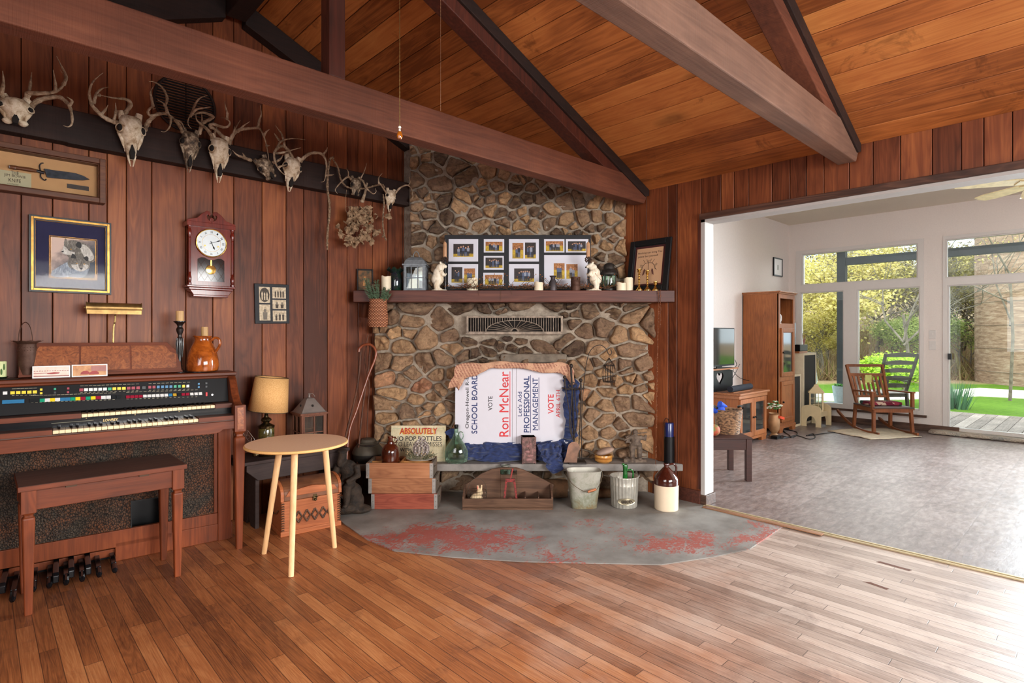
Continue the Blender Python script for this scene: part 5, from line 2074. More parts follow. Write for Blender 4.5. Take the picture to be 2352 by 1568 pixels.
def antler(par, paths, y0, y1, r0, name='antler'):
 """paths: lists of pixel points; first path is the main beam, others are tines"""
 m = MB()
 main = paths[0]
 for k, path in enumerate(paths):
  n = len(path)
  pts = []
  for i, (px, py) in enumerate(path):
   t = i / (n - 1)
   if k == 0:
    y = lerp(y0, y1, min(1, t * 1.3))
   else:
    # a tine starts on the main beam
    best = min(range(len(main)), key=lambda j: (main[j][0] - path[0][0]) ** 2 + (main[j][1] - path[0][1]) ** 2)
    yb = lerp(y0, y1, min(1, best / (len(main) - 1) * 1.3))
    y = yb - 0.04 * t
   pts.append(onY(px, py, y) - par_loc(par))
  sp = smooth_path([tuple(p) for p in pts], 4)
  N = len(sp)
  rr = r0 if k == 0 else r0 * 0.68
  rad = [max(0.0016, rr * (1 - (i / (N - 1)) ** 1.6) * (1 + 0.12 * math.sin(i * 2.1))) for i in range(N)]
  m.tube(sp, rad, 9)
 return m.build(name, M_antler, par)

def par_loc(o):
 return Vector(o.location)

def skull(label, cx, cy_top, cy_bot, wpx, antlers, tilt=0, mats=None, y=None, front=False, broken=False, r0=0.0115, cut=False):
 """nose-down skull seen from the front, between two rows of the photo"""
 yb = (BY - 0.055) if y is None else y
 top = onY(cx, cy_top, yb)
 k = dep(top) / FPX
 L = (cy_bot - cy_top) * k
 w = wpx * k / 2 * 0.88
 t = thing('deer_skull', label, 'deer skull', (top.x, yb, top.z), rot=(0, math.radians(tilt), math.radians(-12)), group=SG)
 mt = mats or M_bone
 m = MB()
 secs = [(0.0, 0.35, 0.30, 0.02), (0.05, 0.72, 0.62, 0.0), (0.16, 0.86, 0.80, -0.005), (0.30, 0.98, 0.82, -0.005), (0.42, 0.80, 0.70, 0.0), (0.52, 0.56, 0.55, 0.0), (0.66, 0.44, 0.46, 0.005), (0.80, 0.32, 0.34, 0.01), (0.86, 0.26, 0.26, 0.012)]
 if cut:
  secs = [s_ for s_ in secs if s_[0] <= 0.66]
  L *= 1.4
 n = 16
 vs, fs = [], []
 for (f, a, b, dy) in secs:
  for j in range(n):
   an = 2 * PI * j / n
   q = noise.noise(Vector((cx + math.cos(an) * 2, f * 9, math.sin(an) * 2)))
   # flatter top with pinched cheeks, so it reads as a skull rather than an egg
   rad = 1 + 0.10 * q - 0.10 * math.cos(2 * an)
   vs.append((w * a * rad * math.cos(an), 0.9 * w * b * rad * math.sin(an) + dy, -L * f))
 ns = len(secs)
 for i in range(ns - 1):
  for j in range(n):
   fs.append((i * n + j, (i + 1) * n + j, (i + 1) * n + (j + 1) % n, i * n + (j + 1) % n))
 fs += [tuple(range(n)), tuple(reversed(range((ns - 1) * n, ns * n)))]
 m.s = True
 m.add(vs, fs)
 m.s = False
 # eye rings stand out at the sides
 for s in (-1, 1):
  cxe, cze = s * w * 0.82, -L * 0.30
  ring = [(cxe - s * w * 0.04 + s * w * 0.2 * math.cos(a), -w * 0.40 + w * 0.2 * math.cos(a), cze + L * 0.075 * math.sin(a)) for a in [2 * PI * q / 14 for q in range(14)]]
  m.tube(ring, w * 0.055, 6, closed=True)
  # cheek bones and the tooth rows
  m.tube([(s * w * 0.8, 0.0, -L * 0.36), (s * w * 0.62, -w * 0.2, -L * 0.5), (s * w * 0.45, 0, -L * 0.66)], [w * 0.12, w * 0.14, w * 0.05], 7)
  m.tube([(s * w * 0.36, w * 0.3, -L * 0.48), (s * w * 0.34, w * 0.3, -L * 0.7)], [w * 0.13, w * 0.08], 6)
  if not cut:
   # premaxilla prongs
   m.tube([(s * w * 0.24, -w * 0.05, -L * 0.78), (s * w * 0.16, -w * 0.02, -L * 0.9), (s * w * 0.07, 0, -L)], [w * 0.10, w * 0.075, w * 0.03], 7)
  # pedicles
  m.tube([(s * w * 0.5, 0, -L * 0.1), (s * w * 0.66, -0.005, L * 0.05)], [w * 0.3, w * 0.24], 8)
 if cut:
  for s in (-1, 1):
   m.ball((s * w * 0.4, 0, -L * 0.68), w * 0.3, w * 0.3, w * 0.22, 10, 6)
 m.build('cranium', mt, t, sharp=None)
 m = MB()
 for s in (-1, 1):
  m.ball((s * w * 0.74, -w * 0.42, -L * 0.30), w * 0.2, w * 0.25, L * 0.07, 12, 8)
 m.build('eye_socket', M_sock, t)
 m = MB()
 zf = 0.6 if not cut else 0.5
 m.prism([(-w * 0.04, -L * zf), (w * 0.04, -L * zf), (w * 0.19, -L * (zf + 0.14)), (w * 0.12, -L * (zf + 0.26)), (-w * 0.12, -L * (zf + 0.26)), (-w * 0.19, -L * (zf + 0.14))], -w * 0.52, -w * 0.05)
 m.build('nasal_cavity', M_sock, t)
 t.rotation_euler = (0, math.radians(tilt), 0)
 for paths in antlers:
  antler(t, paths, yb, yb - 0.11, r0)
 # antlers were laid out in world axes; keep them so under the tilt
 if tilt:
  R = Matrix.Rotation(math.radians(-tilt), 4, 'Y')
  for o in bpy.data.objects:
   if o.parent == t and o.name.startswith('antler'):
    o.data.transform(R)
 return t

skull('white skull with bark-rough antlers and a broken muzzle, leftmost of the row', 35, 226, 283, 76, [
 [[(62, 236), (64, 215), (74, 214), (100, 214), (128, 210), (145, 196), (150, 180), (138, 160)], [(145, 196), (152, 176), (140, 150), (130, 129)], [(128, 210), (127, 190), (122, 160)], [(66, 222), (70, 190), (73, 166)]],
 [[(70, 246), (90, 230), (130, 222), (150, 232), (162, 250), (166, 280), (158, 291), (145, 288)], [(158, 243), (166, 232), (153, 222)]],
 [[(12, 236), (4, 218), (8, 190), (6, 163)], [(6, 222), (-12, 200), (-20, 160)]]], cut=True, r0=0.013)
skull('large white skull with thick brown horn bases and wide antlers', 298, 265, 382, 66, [
 [[(285, 262), (300, 240), (290, 228), (262, 225), (228, 218)], [(228, 218), (226, 219), (220, 217)]],
 [[(282, 283), (262, 280), (240, 270), (222, 254), (210, 238), (205, 212), (212, 190), (225, 176), (237, 167)], [(215, 238), (222, 215), (235, 203), (250, 200)], [(233, 262), (242, 252), (248, 241)], [(262, 278), (266, 255), (265, 236)]],
 [[(332, 300), (338, 285), (345, 275), (362, 262), (384, 262), (392, 272), (390, 290), (380, 302), (370, 302)], [(384, 262), (378, 240), (362, 229)], [(365, 262), (345, 265), (340, 255), (350, 245), (352, 250), (358, 248)], [(378, 245), (384, 225), (372, 200), (353, 188), (342, 187)], [(352, 245), (348, 225), (346, 210), (353, 198)]]],
 tilt=-2, r0=0.0125)
skull('dark weathered skull with upright curling antlers', 437, 302, 397, 50, [
 [[(420, 304), (412, 288), (398, 272), (388, 262), (384, 245)], [(400, 275), (416, 281), (424, 296)]],
 [[(457, 308), (462, 293), (464, 284), (478, 276), (490, 268), (478, 262), (465, 258), (446, 262), (434, 270), (432, 285), (440, 296)], [(440, 262), (448, 240), (460, 225), (477, 219)], [(436, 268), (450, 252), (468, 248), (484, 246)], [(462, 290), (464, 275), (463, 258)]]],
 mats=M_boned, tilt=2)
skull('brown and cream skull with tall forked antlers, right of the dark weathered one', 504, 316, 420, 54, [
 [[(490, 322), (480, 302), (466, 288), (452, 276), (450, 262)], [(492, 318), (494, 302), (500, 288)]],
 [[(526, 332), (534, 312), (545, 300), (562, 296), (590, 294), (600, 300), (610, 325), (615, 350), (618, 370)], [(592, 294), (596, 275), (600, 262), (598, 242)], [(606, 312), (612, 302), (619, 297)], [(612, 335), (619, 334)], [(545, 304), (558, 290), (574, 279)], [(532, 318), (540, 296), (552, 276)], [(530, 322), (537, 305), (538, 290)]],
 [[(516, 318), (496, 298), (482, 290), (490, 285), (512, 292), (524, 290), (528, 280), (518, 272), (507, 270)], [(521, 276), (522, 260), (518, 245), (516, 232)]]], tilt=1)
skull('small crusted white skull turned sideways between two larger ones', 596, 364, 412, 46, [
 [[(576, 368), (560, 362), (545, 356), (534, 345)], [(564, 363), (560, 356), (557, 351)]],
 [[(616, 374), (632, 372), (645, 364), (650, 355)]]], mats=M_boned, tilt=-35, cut=True)
skull('skull wrapped by many curved pale antler points, muzzle pointing down', 672, 362, 442, 50, [
 [[(672, 362), (662, 345), (650, 335), (638, 340), (630, 352), (632, 372), (642, 390), (655, 402), (668, 408)], [(636, 342), (645, 325), (670, 318), (701, 321)], [(634, 352), (650, 350), (672, 344), (691, 339)], [(654, 336), (648, 310), (640, 298), (632, 287)], [(641, 322), (634, 312), (630, 306)], [(640, 384), (650, 380), (660, 378)]],
 [[(690, 372), (698, 362), (714, 352), (735, 352), (746, 362), (750, 380), (748, 400), (745, 415), (737, 418)], [(742, 355), (750, 345), (752, 338)], [(748, 402), (760, 402), (767, 401)]]], tilt=6)
skull('small reddish skull plate with thin antlers above the bunch of dried leaves', 816, 408, 448, 32, [
 [[(806, 412), (800, 406), (790, 412), (778, 424), (770, 436), (775, 444)], [(800, 408), (800, 395), (795, 386)]],
 [[(826, 412), (834, 416), (840, 430), (850, 440), (858, 445), (864, 440), (862, 432)], [(828, 410), (836, 395), (843, 374)]]], mats=M_boned, cut=True, r0=0.008)
skull('pale narrow skull beside the chimney, rightmost of the row', 897, 436, 488, 32, [
 [[(888, 444), (880, 432), (872, 420), (868, 410)], [(870, 422), (870, 408), (878, 398)]],
 [[(908, 444), (918, 432), (934, 425), (944, 432), (948, 448), (947, 456)], [(938, 425), (942, 418), (940, 406)]]], tilt=4, r0=0.008)
for (i, paths) in enumerate((
  [[(752, 574), (752, 540), (757, 480), (752, 430), (754, 390), (758, 366), (766, 362)]],
  [[(765, 366), (776, 384), (782, 410), (795, 428), (815, 433), (840, 432), (862, 426), (878, 424), (884, 432)]],
  [[(880, 446), (882, 470), (879, 510), (883, 540), (887, 552)], [(883, 534), (878, 545)]])):
 o0 = onY(*paths[0][0], BY - 0.05)
 t = thing('dried_vine', ['knobbly dried vine hanging straight down by the skull with many points', 'twisted dried vine looped sideways over the small antlers', 'short dried root hanging beneath the rightmost skull'][i], 'dried vine', o0)
 m = MB()
 for path in paths:
  sp = smooth_path([tuple(onY(a, b, BY - 0.06) - o0) for a, b in path], 7)
  m.tube(sp, [(0.009 if i == 0 else 0.007) * (0.55 + 0.6 * abs(math.sin(q * 1.9 + i)) * (1 if q > 2 else 0.4)) for q in range(len(sp))], 7)
 m.build('stem', M_antlerb, t)
# bone end visible below the small skull
o0 = onY(832, 462, BY - 0.04)
m = MB()
m.tube([(0, 0, 0), tuple(onY(838, 445, BY - 0.04) - o0), tuple(onY(843, 420, BY - 0.04) - o0)], [0.014, 0.009, 0.008], 9)
m.ball((0, 0, 0), 0.017, 0.012, 0.012)
o = m.build('leg_bone', M_antler)
o.location = o0
tag(o, 'small loose bone hanging behind the reddish skull plate', 'bone')

# bunch of dried oak leaves
o0 = onY(818, 510, BY - 0.07)
dl = thing('dried_leaves', 'hanging bunch of curled dry brown leaves below the small skull', 'dried leaves', o0)
n_ = NT('dry_leaf')
M_dry = n_.done(n_.ramp(n_.noise(n_.coord(), 30, 4), [(0.3, srgb(104, 80, 58)), (0.7, srgb(166, 136, 104))]), 0.8)
m = MB()
RL = random.Random(4)
for i in range(110):
 px, py = RL.gauss(822, 16), RL.uniform(478, 560)
 wd = 1 - abs(py - 515) / 70
 px = 822 + (px - 822) * (0.5 + wd)
 c = onY(px, py, BY - 0.06 - RL.uniform(0, 0.05)) - o0
 a0 = RL.uniform(0, 2 * PI)
 Rm = Matrix.Rotation(a0, 4, 'Y') @ Matrix.Rotation(RL.uniform(-0.9, 0.9), 4, 'X') @ Matrix.Rotation(RL.uniform(-0.7, 0.7), 4, 'Z')
 s = RL.uniform(0.02, 0.038)
 out = []
 lobes = 14
 for j in range(lobes):
  a = 2 * PI * j / lobes
  r = s * (1.0 if j % 2 else 0.74) * (1.15 if j == 0 else 1)
  out.append(Vector((r * math.cos(a), 0.012 * math.cos(2 * a) + 0.008 * math.sin(3 * a), r * math.sin(a) * 0.72)))
 vs = [c + (Rm @ p) for p in out] + [c + (Rm @ Vector((0, -0.012, 0)))]
 m.add([tuple(v) for v in vs], [(j, (j + 1) % lobes, lobes) for j in range(lobes)])
m.build('leaves', M_dry, dl, solid=0.0008)
m = MB()
m.tube(smooth_path([tuple(onY(a, b, BY - 0.05) - o0) for a, b in ((796, 436), (793, 470), (797, 490), (806, 500))], 5), 0.0016, 6)
m.tube(smooth_path([tuple(onY(a, b, BY - 0.05) - o0) for a, b in ((795, 474), (815, 474), (822, 478))], 5), 0.0014, 6)
m.build('cord', M_antlerb, dl)

# pull chains from the ridge
for (px, pyb, y, r, lab, bead) in ((918, 290, 1.95, 0.0022, 'beaded pull chain with an amber glass drop hanging before the truss', True), (1012, 255, 2.1, 0.0012, 'thin pull cord hanging from the ridge beside the beaded chain', False)):
 b = onY(px, pyb, y)
 t = thing('pull_chain', lab, 'pull chain', (b.x, b.y, b.z))
 m = MB()
 ztop = zroof(b.x) - 0.002 - b.z
 n = int(ztop / 0.008)
 m.tube([(0, 0, ztop * i / n) for i in range(n + 1)], [r if i % 2 else r * 0.5 for i in range(n + 1)], 6)
 m.build('chain', M_brass if bead else plain('pale_cord', (150, 110, 80), 0.6), t)
 if bead:
  m = MB()
  m.ball((0, 0, -0.004), 0.006)
  m.ball((0, 0, -0.015), 0.0045)
  m.build('clear_bead', plain('crystal_bead', (226, 220, 206), 0.05, coat=0.6), t)
  m = MB()
  m.lathe([(0, -0.052), (0.008, -0.051), (0.0125, -0.04), (0.0105, -0.03), (0.007, -0.022), (0, -0.02)], 16)
  m.build('amber_drop', plain('amber_glass', (176, 96, 24), 0.06, var=0.3, scale=90, coat=0.6), t)
# ROUND TABLE
tc = Vector((1.27, 3.053, 0))
rt = thing('side_table', 'small round pale wood side table on three splayed dowel legs', 'table', tc)
n_ = NT('mdf_top')
M_mdf = n_.done(n_.ramp(n_.noise(n_.coord(), 300, 3), [(0.35, srgb(228, 180, 142)), (0.6, srgb(240, 198, 162))]), 0.55)
M_beech = wood('pale_beech', (206, 156, 104), (230, 188, 138), (242, 208, 162), 'Z', 1.2, 0.5, 0.04, amp=0.3)
ZT = 0.637
mb = MB()
R = 0.268
mb.lathe([(0, -0.016), (R - 0.008, -0.016), (R - 0.001, -0.012), (R, -0.008), (R - 0.003, -0.002), (R - 0.007, 0), (0, 0)], 64, (0, 0, ZT))
mb.m = 1
mb.lathe([(0, 0.0002), (R - 0.0075, 0.0002)], 64, (0, 0, ZT))
o = mb.build('tabletop', [plain('cut_mdf_edge', (226, 176, 110), 0.6, scale=160, var=0.08), M_mdf], rt, sharp=0.5)
for (bx, by), f in (((1.152, 2.845), 0.42), ((1.164, 3.25), 0.5), ((1.493, 3.065), 0.72)):
 l = Vector((bx, by, 0)) - tc
 mb = MB()
 mb.tube([(l.x, l.y, 0), (l.x * f, l.y * f, ZT - 0.0165)], [0.0135, 0.0175], 20)
 mb.build('leg', M_beech, rt)

# LOW BENCH with lamp and lantern
M_old = wood('dark_old_bench', (36, 26, 24), (62, 48, 44), (96, 74, 66), 'X', 0.9, 0.7, 0.15, amp=0.4)
lb = thing('low_bench', 'old dark painted wooden bench against the panelled wall behind the round table', 'bench', (1.22, 3.67, 0))
BL, BD, BZ = 0.66, 0.30, 0.433
mb = MB()
mb.box(-0.03, -0.005, BZ - 0.022, BL + 0.02, BD, BZ)
mb.build('seat', M_old, lb, bevel=0.004)
mb = MB()
for y in (0.0, BD - 0.025):
 mb.prism([(-0.01, BZ - 0.022), (BL, BZ - 0.022), (BL, BZ - 0.06), (BL - 0.06, BZ - 0.125), (0.06, BZ - 0.125), (-0.01, BZ - 0.06)], y, y + 0.022)
mb.build('apron', M_old, lb, bevel=0.003)
for x in (0.05, BL - 0.08):
 mb = MB()
 mb.prism([(0.023, BZ - 0.022), (BD - 0.027, BZ - 0.022), (BD - 0.03, 0.0), (BD * 0.62, 0.0), (BD * 0.5, 0.07), (BD * 0.38, 0.0), (0.026, 0.0)], x, x + 0.025, 'yz')
 mb.build('leg', M_old, lb, bevel=0.003)
# table lamp
p = Vector((1.375, 3.80, BZ))
kx = dep(p) / FPX
zz = lambda py: CZ + (HOR - py) * kx - BZ
tl = thing('table_lamp', 'table lamp with a tilted tan drum shade on the low bench', 'lamp', p)
M_pew = plain('tarnished_brass', (96, 80, 52), 0.25, 0.85, var=0.4, scale=50)
mb = MB()
mb.lathe([(0, 0), (0.05, 0), (0.052, 0.012), (0.042, 0.02), (0.046, 0.032), (0.036, 0.045), (0, 0.045)], 26)
for k in range(6):
 a = k * PI / 3
 mb.ball((0.042 * math.cos(a), 0.042 * math.sin(a), 0.014), 0.015, 0.015, 0.012, 10, 6)
mb.build('foot', M_pew, tl)
mb = MB()
mb.lathe([(0.0, 0.045), (0.038, 0.045), (0.05, 0.07), (0.05, zz(985)), (0.044, zz(980)), (0, zz(980))], 28)
mb.build('glass_body', plain('olive_glass', (96, 88, 44), 0.08, var=0.4, scale=40, coat=0.5), tl)
mb = MB()
mb.lathe([(0, zz(982)), (0.051, zz(982)), (0.052, zz(977)), (0.03, zz(973)), (0.018, zz(970)), (0.024, zz(967)), (0.034, zz(965)), (0.03, zz(961)), (0.014, zz(957)), (0.01, zz(950)), (0.004, zz(944)), (0.004, zz(900)), (0, zz(900))], 26)
mb.build('collar', M_pew, tl)
sh = MB()
sh.M = Matrix.Translation((0.012, 0, zz(944))) @ Matrix.Rotation(math.radians(6), 4, 'Y') @ Matrix.Rotation(math.radians(2), 4, 'X')
hs_ = zz(866) - zz(944)
sh.lathe([(0.122, 0), (0.102, hs_)], 40)
n_ = NT('burlap_shade')
w_ = n_.noise(n_.coord(), 260, 2)
M_shade = n_.done(n_.ramp(w_, [(0.35, srgb(206, 150, 88)), (0.65, srgb(230, 184, 122))]), 0.85, 0, n_.bump(w_, 0.3, 0.001))
sho = sh.build('shade', M_shade, tl, solid=0.002)
sh2 = MB()
sh2.M = sh.M.copy()
for z, r in ((0, 0.1225), (hs_, 0.1025)):
 sh2 = MB()
 sh2.M = sh.M.copy()
 sh2.tube([(r * math.cos(t), r * math.sin(t), z) for t in [2 * PI * k / 40 for k in range(40)]], 0.0022, 6, closed=True)
 sh2.build('shade_trim', plain('shade_binding', (74, 60, 40), 0.8), sho)
# wooden lantern with sheet metal roof
p = Vector((1.665, 3.80, BZ))
kx = dep(p) / FPX
zz = lambda py: CZ + (HOR - py) * kx - BZ
M_lw = wood('lantern_wood', (80, 44, 30), (122, 78, 58), (158, 116, 92), 'Z', 2.0, 0.7, 0.1, amp=0.4)
M_zinc = plain('zinc_sheet', (140, 130, 124), 0.5, 0.5, var=0.12, scale=12)

def lantern_body(t, w, h, z0, mw, roof, mr, gx=2, gz=2, knob=True, bar=0.012):
 """square lantern: posts, glazed sides with muntins, hipped roof"""
 mb = MB()
 mb.box(-w, -w, z0 - 0.012, w, w, z0)
 mb.box(-w - 0.008, -w - 0.008, z0 + h, w + 0.008, w + 0.008, z0 + h + 0.012)
 for sx in (-1, 1):
  for sy in (-1, 1):
   mb.box(sx * (w - bar * 0.7) - bar / 2, sy * (w - bar * 0.7) - bar / 2, z0, sx * (w - bar * 0.7) + bar / 2, sy * (w - bar * 0.7) + bar / 2, z0 + h)
 fo = mb.build('frame', mw, t, bevel=0.001, seg=1)
 for k in range(4):
  M = Matrix.Rotation(k * PI / 2, 4, 'Z')
  m2 = MB()
  m2.M = M
  i_ = w - bar
  m2.frame(-i_, z0, i_, z0 + h, bar * 0.9, -w, -w + 0.008)
  for g in range(1, gx):
   x = lerp(-i_, i_, g / gx)
   m2.box(x - bar * 0.25, -w, z0, x + bar * 0.25, -w + 0.006, z0 + h)
  for g in range(1, gz):
   z = z0 + h * g / gz
   m2.box(-i_, -w, z - bar * 0.25, i_, -w + 0.006, z + bar * 0.25)
  m2.build('side_frame', mw, t)
  m2 = MB()
  m2.M = M
  m2.box(-i_ + 0.002, -w + 0.008, z0 + 0.003, i_ - 0.002, -w + 0.010, z0 + h - 0.003)
  m2.build('pane', M_glass, t)
 mb = MB()
 n = len(roof)
 vs = []
 for r, z in roof:
  vs += [(-r, -r, z), (r, -r, z), (r, r, z), (-r, r, z)]
 fs = [(0, 3, 2, 1)] + [(i * 4 + j, i * 4 + (j + 1) % 4, (i + 1) * 4 + (j + 1) % 4, (i + 1) * 4 + j) for i in range(n - 1) for j in range(4)] + [tuple((n - 1) * 4 + j for j in range(4))]
 mb.add(vs, fs)
 mb.build('roof', mr, t, bevel=0.001, seg=1)

wl = thing('lantern', 'weathered wooden lantern with a grey metal hipped roof on the low bench', 'lantern', p, math.radians(-2))
hb = zz(949)
lantern_body(wl, 0.088, hb - 0.012, 0.012, M_lw, [(0.09, hb + 0.012), (0.082, hb + 0.018), (0.026, hb + 0.105), (0.02, hb + 0.108)], M_zinc)
mb = MB()
mb.lathe([(0.02, hb + 0.106), (0.008, hb + 0.112), (0.006, hb + 0.125), (0.009, hb + 0.132), (0.004, hb + 0.14), (0, hb + 0.141)], 14)
mb.build('finial', M_zinc, wl)
mb = MB()
mb.tube(smooth_path([(0.0, 0, hb + 0.135), (0.02, -0.005, hb + 0.136), (0.034, -0.008, hb + 0.12), (0.034, -0.01, hb + 0.112)], 4), 0.0022, 6)
mb.build('handle', M_zinc, wl)
for s in (-1, 1):
 mb = MB()
 mb.ball((s * 0.0, -0.059, hb + 0.058) if s < 0 else (-0.059, 0, hb + 0.058), 0.008 if s < 0 else 0.004, 0.004 if s < 0 else 0.008, 0.009, 12, 8)
 mb.build('vent_hole', M_sock, wl)
mb = MB()
mb.ball((-0.088, -0.09, 0.075), 0.007)
mb.tube([(-0.10, -0.09, 0.085), (-0.088, -0.093, 0.07), (-0.078, -0.09, 0.085)], 0.003, 6)
mb.build('latch', M_blk, wl)
c_ = thing('candle', 'cream pillar candle standing inside the wooden lantern', 'candle', (p.x, p.y, BZ + 0.0125))
mb = MB()
mb.lathe([(0, 0), (0.036, 0), (0.036, 0.085), (0.03, 0.09), (0, 0.086)], 22)
mb.build('wax', M_wax, c_)
# small glinting wire ornament at the bench's left end
o0 = Vector((1.262, 3.735, BZ))
wo = thing('wire_ornament', 'small twisted silver wire ornament at the left end of the low bench', 'ornament', o0)
mb = MB()
kx = dep(o0) / FPX
Q = lambda px, py: tuple(Vector(((px - 582) * kx * RA, (px - 582) * kx * RB, CZ + (HOR - py) * kx - BZ)))
for path in (((590, 1040), (578, 1016), (561, 994), (573, 988), (588, 1008), (596, 1030)), ((561, 994), (570, 1000), (574, 990)), ((567, 1004), (574, 998), (580, 1004), (572, 1008)), ((577, 1015), (582, 1004), (580, 1020))):
 mb.tube([Q(*q) for q in path], 0.0012, 5)
mb.build('wire', plain('silver_wire', (210, 200, 190), 0.25, 0.9), wo)
mb = MB()
mb.tube([Q(590, 1040), Q(592, 1046)], 0.02, 12)
mb.build('foot', M_pew, wo)

# DOMED TRUNK
M_tr = wood('trunk_wood', (128, 66, 34), (176, 102, 60), (206, 140, 90), 'X', 1.2, 0.5, 0.08, amp=0.35)
M_trd = plain('woven_leather', (92, 58, 34), 0.5, var=0.3, scale=40, bump=0.3)
M_lea = plain('leather_lid', (120, 74, 46), 0.55, var=0.25, scale=12)
tk = thing('trunk', 'small domed wooden trunk with woven leather trim under the bench behind the round table', 'trunk', (1.335, 3.44, 0), math.radians(-6))
TW, TD, TH2 = 0.36, 0.215, 0.21
mb = MB()
mb.box(0, 0, 0.012, TW, TD, TH2)
mb.box(-0.008, -0.008, 0.0, TW + 0.008, TD + 0.008, 0.03)
mb.build('body', M_tr, tk, bevel=0.004)
mb = MB()
arc = [(TD / 2 - (TD / 2 + 0.01) * math.cos(PI * k / 14), TH2 + 0.045 + 0.065 * math.sin(PI * k / 14)) for k in range(15)]
mb.m = 1
mb.prism([(-0.01, TH2 + 0.004)] + arc + [(TD + 0.01, TH2 + 0.004)], 0.012, TW - 0.012, 'yz')
mb.m = 0
mb.prism([(-0.012, TH2 + 0.003)] + [(a_ , b_ + 0.003) for a_, b_ in arc] + [(TD + 0.012, TH2 + 0.003)], -0.008, 0.012, 'yz')
mb.prism([(-0.012, TH2 + 0.003)] + [(a_ , b_ + 0.003) for a_, b_ in arc] + [(TD + 0.012, TH2 + 0.003)], TW - 0.012, TW + 0.008, 'yz')
mb.prism([(0.02, TH2 + 0.03), (TW - 0.02, TH2 + 0.03), (TW - 0.04, TH2 + 0.062), (TW * 0.5, TH2 + 0.08), (0.04, TH2 + 0.062)], -0.014, 0.02)
mb.build('lid', [M_tr, M_lea], tk, bevel=0.003)
mb = MB()
for s in range(5):
 x0_ = 0.09 + s * 0.05
 for sg in (-1, 1):
  pts = [(x0_ + 0.02 * (abs(q) - 1) * sg + 0.01, -0.004, 0.105 + q * 0.035) for q in (-1, -0.5, 0, 0.5, 1)]
  mb.tube(pts, 0.006, 6)
mb.build('woven_band', M_trd, tk)
mb = MB()
for x in (0.006, TW - 0.006):
 for k in range(12):
  z = 0.035 + k * 0.0145
  mb.tube([(x - 0.009, -0.003, z), (x, -0.006, z + 0.006), (x + 0.009, -0.003, z)], 0.0028, 5)
  mb.tube([(x - 0.009, -0.003, z + 0.007), (x, -0.006, z + 0.001), (x + 0.009, -0.003, z + 0.007)], 0.002, 5)
mb.build('corner_binding', M_trd, tk)
mb = MB()
cx = TW * 0.55
mb.box(cx - 0.012, -0.012, TH2 - 0.018, cx + 0.012, -0.002, TH2 + 0.02)
mb.tube([(cx - 0.014, -0.014, TH2 + 0.004), (cx, -0.02, TH2 - 0.002), (cx + 0.014, -0.014, TH2 + 0.004)], 0.004, 7)
mb.ball((cx, -0.018, TH2 - 0.014), 0.007)
mb.build('latch', M_pew, tk)
mb = MB()
mb.tube(smooth_path([(-0.006, 0.05, 0.15), (-0.014, 0.07, 0.13), (-0.016, TD / 2, 0.12), (-0.014, TD - 0.07, 0.13), (-0.006, TD - 0.05, 0.15)], 3), 0.004, 7)
mb.build('handle', M_trd, tk)

# WALKING STICKS in the corner
M_stick = wood('varnished_cane', (90, 40, 22), (136, 70, 42), (170, 98, 62), 'Z', 3.0, 0.3, 0.05, amp=0.3)
M_stickd = wood('rough_stick', (52, 30, 20), (86, 52, 36), (120, 78, 56), 'Z', 3.0, 0.6, 0.3)
for i, (px_, y_, r, lab, mt) in enumerate((
  ([(800, 1006), (820, 940), (845, 865), (862, 822), (862, 802), (850, 791), (836, 792), (826, 800), (824, 808)], 3.75, 0.0095, 'varnished walking cane with a curved crook handle leaning in the corner', M_stick),
  ([(795, 998), (812, 930), (822, 880), (828, 820), (828, 800)], 3.86, 0.009, 'crooked rough stick standing behind the crook-handled cane', M_stickd),
  ([(826, 1006), (834, 930), (846, 850), (850, 800), (851, 793)], 3.84, 0.008, 'thin straight stick with a round knob leaning in the corner', M_stickd),
  ([(843, 1000), (845, 940), (848, 880), (838, 830), (842, 790), (846, 768)], 3.9, 0.005, 'slender bent twig reaching up the corner under the hanging basket', M_stickd))):
 pts = [onY(a, b, y_) for a, b in px_]
 # carry the foot down to the floor
 dv = (pts[0] - pts[1])
 foot = pts[0] + dv * (pts[0].z / max(-dv.z, 0.05)) * 0.35
 foot.z = 0.27 if i else 0.006
 if i == 0:
  foot = pts[0] + Vector((-0.05, -0.05, 0.0))
  foot.z = 0.008
 o0 = foot
 t = thing('walking_stick', lab, 'walking stick', o0)
 m = MB()
 sp = smooth_path([(0, 0, 0)] + [tuple(p - o0) for p in pts], 4)
 m.tube(sp, [r * (0.8 + 0.3 * q / len(sp)) * (1 if i == 0 else 1 + 0.15 * math.sin(q * 2.3)) for q in range(len(sp))], 10)
 if i == 2:
  m.ball(tuple(pts[-1] - o0), 0.014, 0.014, 0.012)
 m.build('shaft', mt, t)

# DARK CARVED FIGURE by the hearth
M_carv = plain('dark_carving', (58, 44, 32), 0.8, scale=26, bump=1.0, c2=(22, 17, 13))
fg = thing('carved_figure', 'dark carved figure of a seated bearded man on a rocky base beside the hearth', 'figurine', (1.815, 3.60, 0), FRONT - 0.1)
mb = MB()
# ground: log and rocks
for (x, y, z, a, b, c) in ((0, 0, 0.05, 0.13, 0.09, 0.05), (-0.07, -0.02, 0.1, 0.06, 0.06, 0.06), (0.07, 0.02, 0.09, 0.07, 0.06, 0.07), (0.1, 0.03, 0.03, 0.09, 0.07, 0.03), (-0.09, 0.02, 0.035, 0.08, 0.08, 0.035), (0.05, 0.03, 0.15, 0.07, 0.06, 0.06)):
 mb.ball((x, y, z), a, b, c)
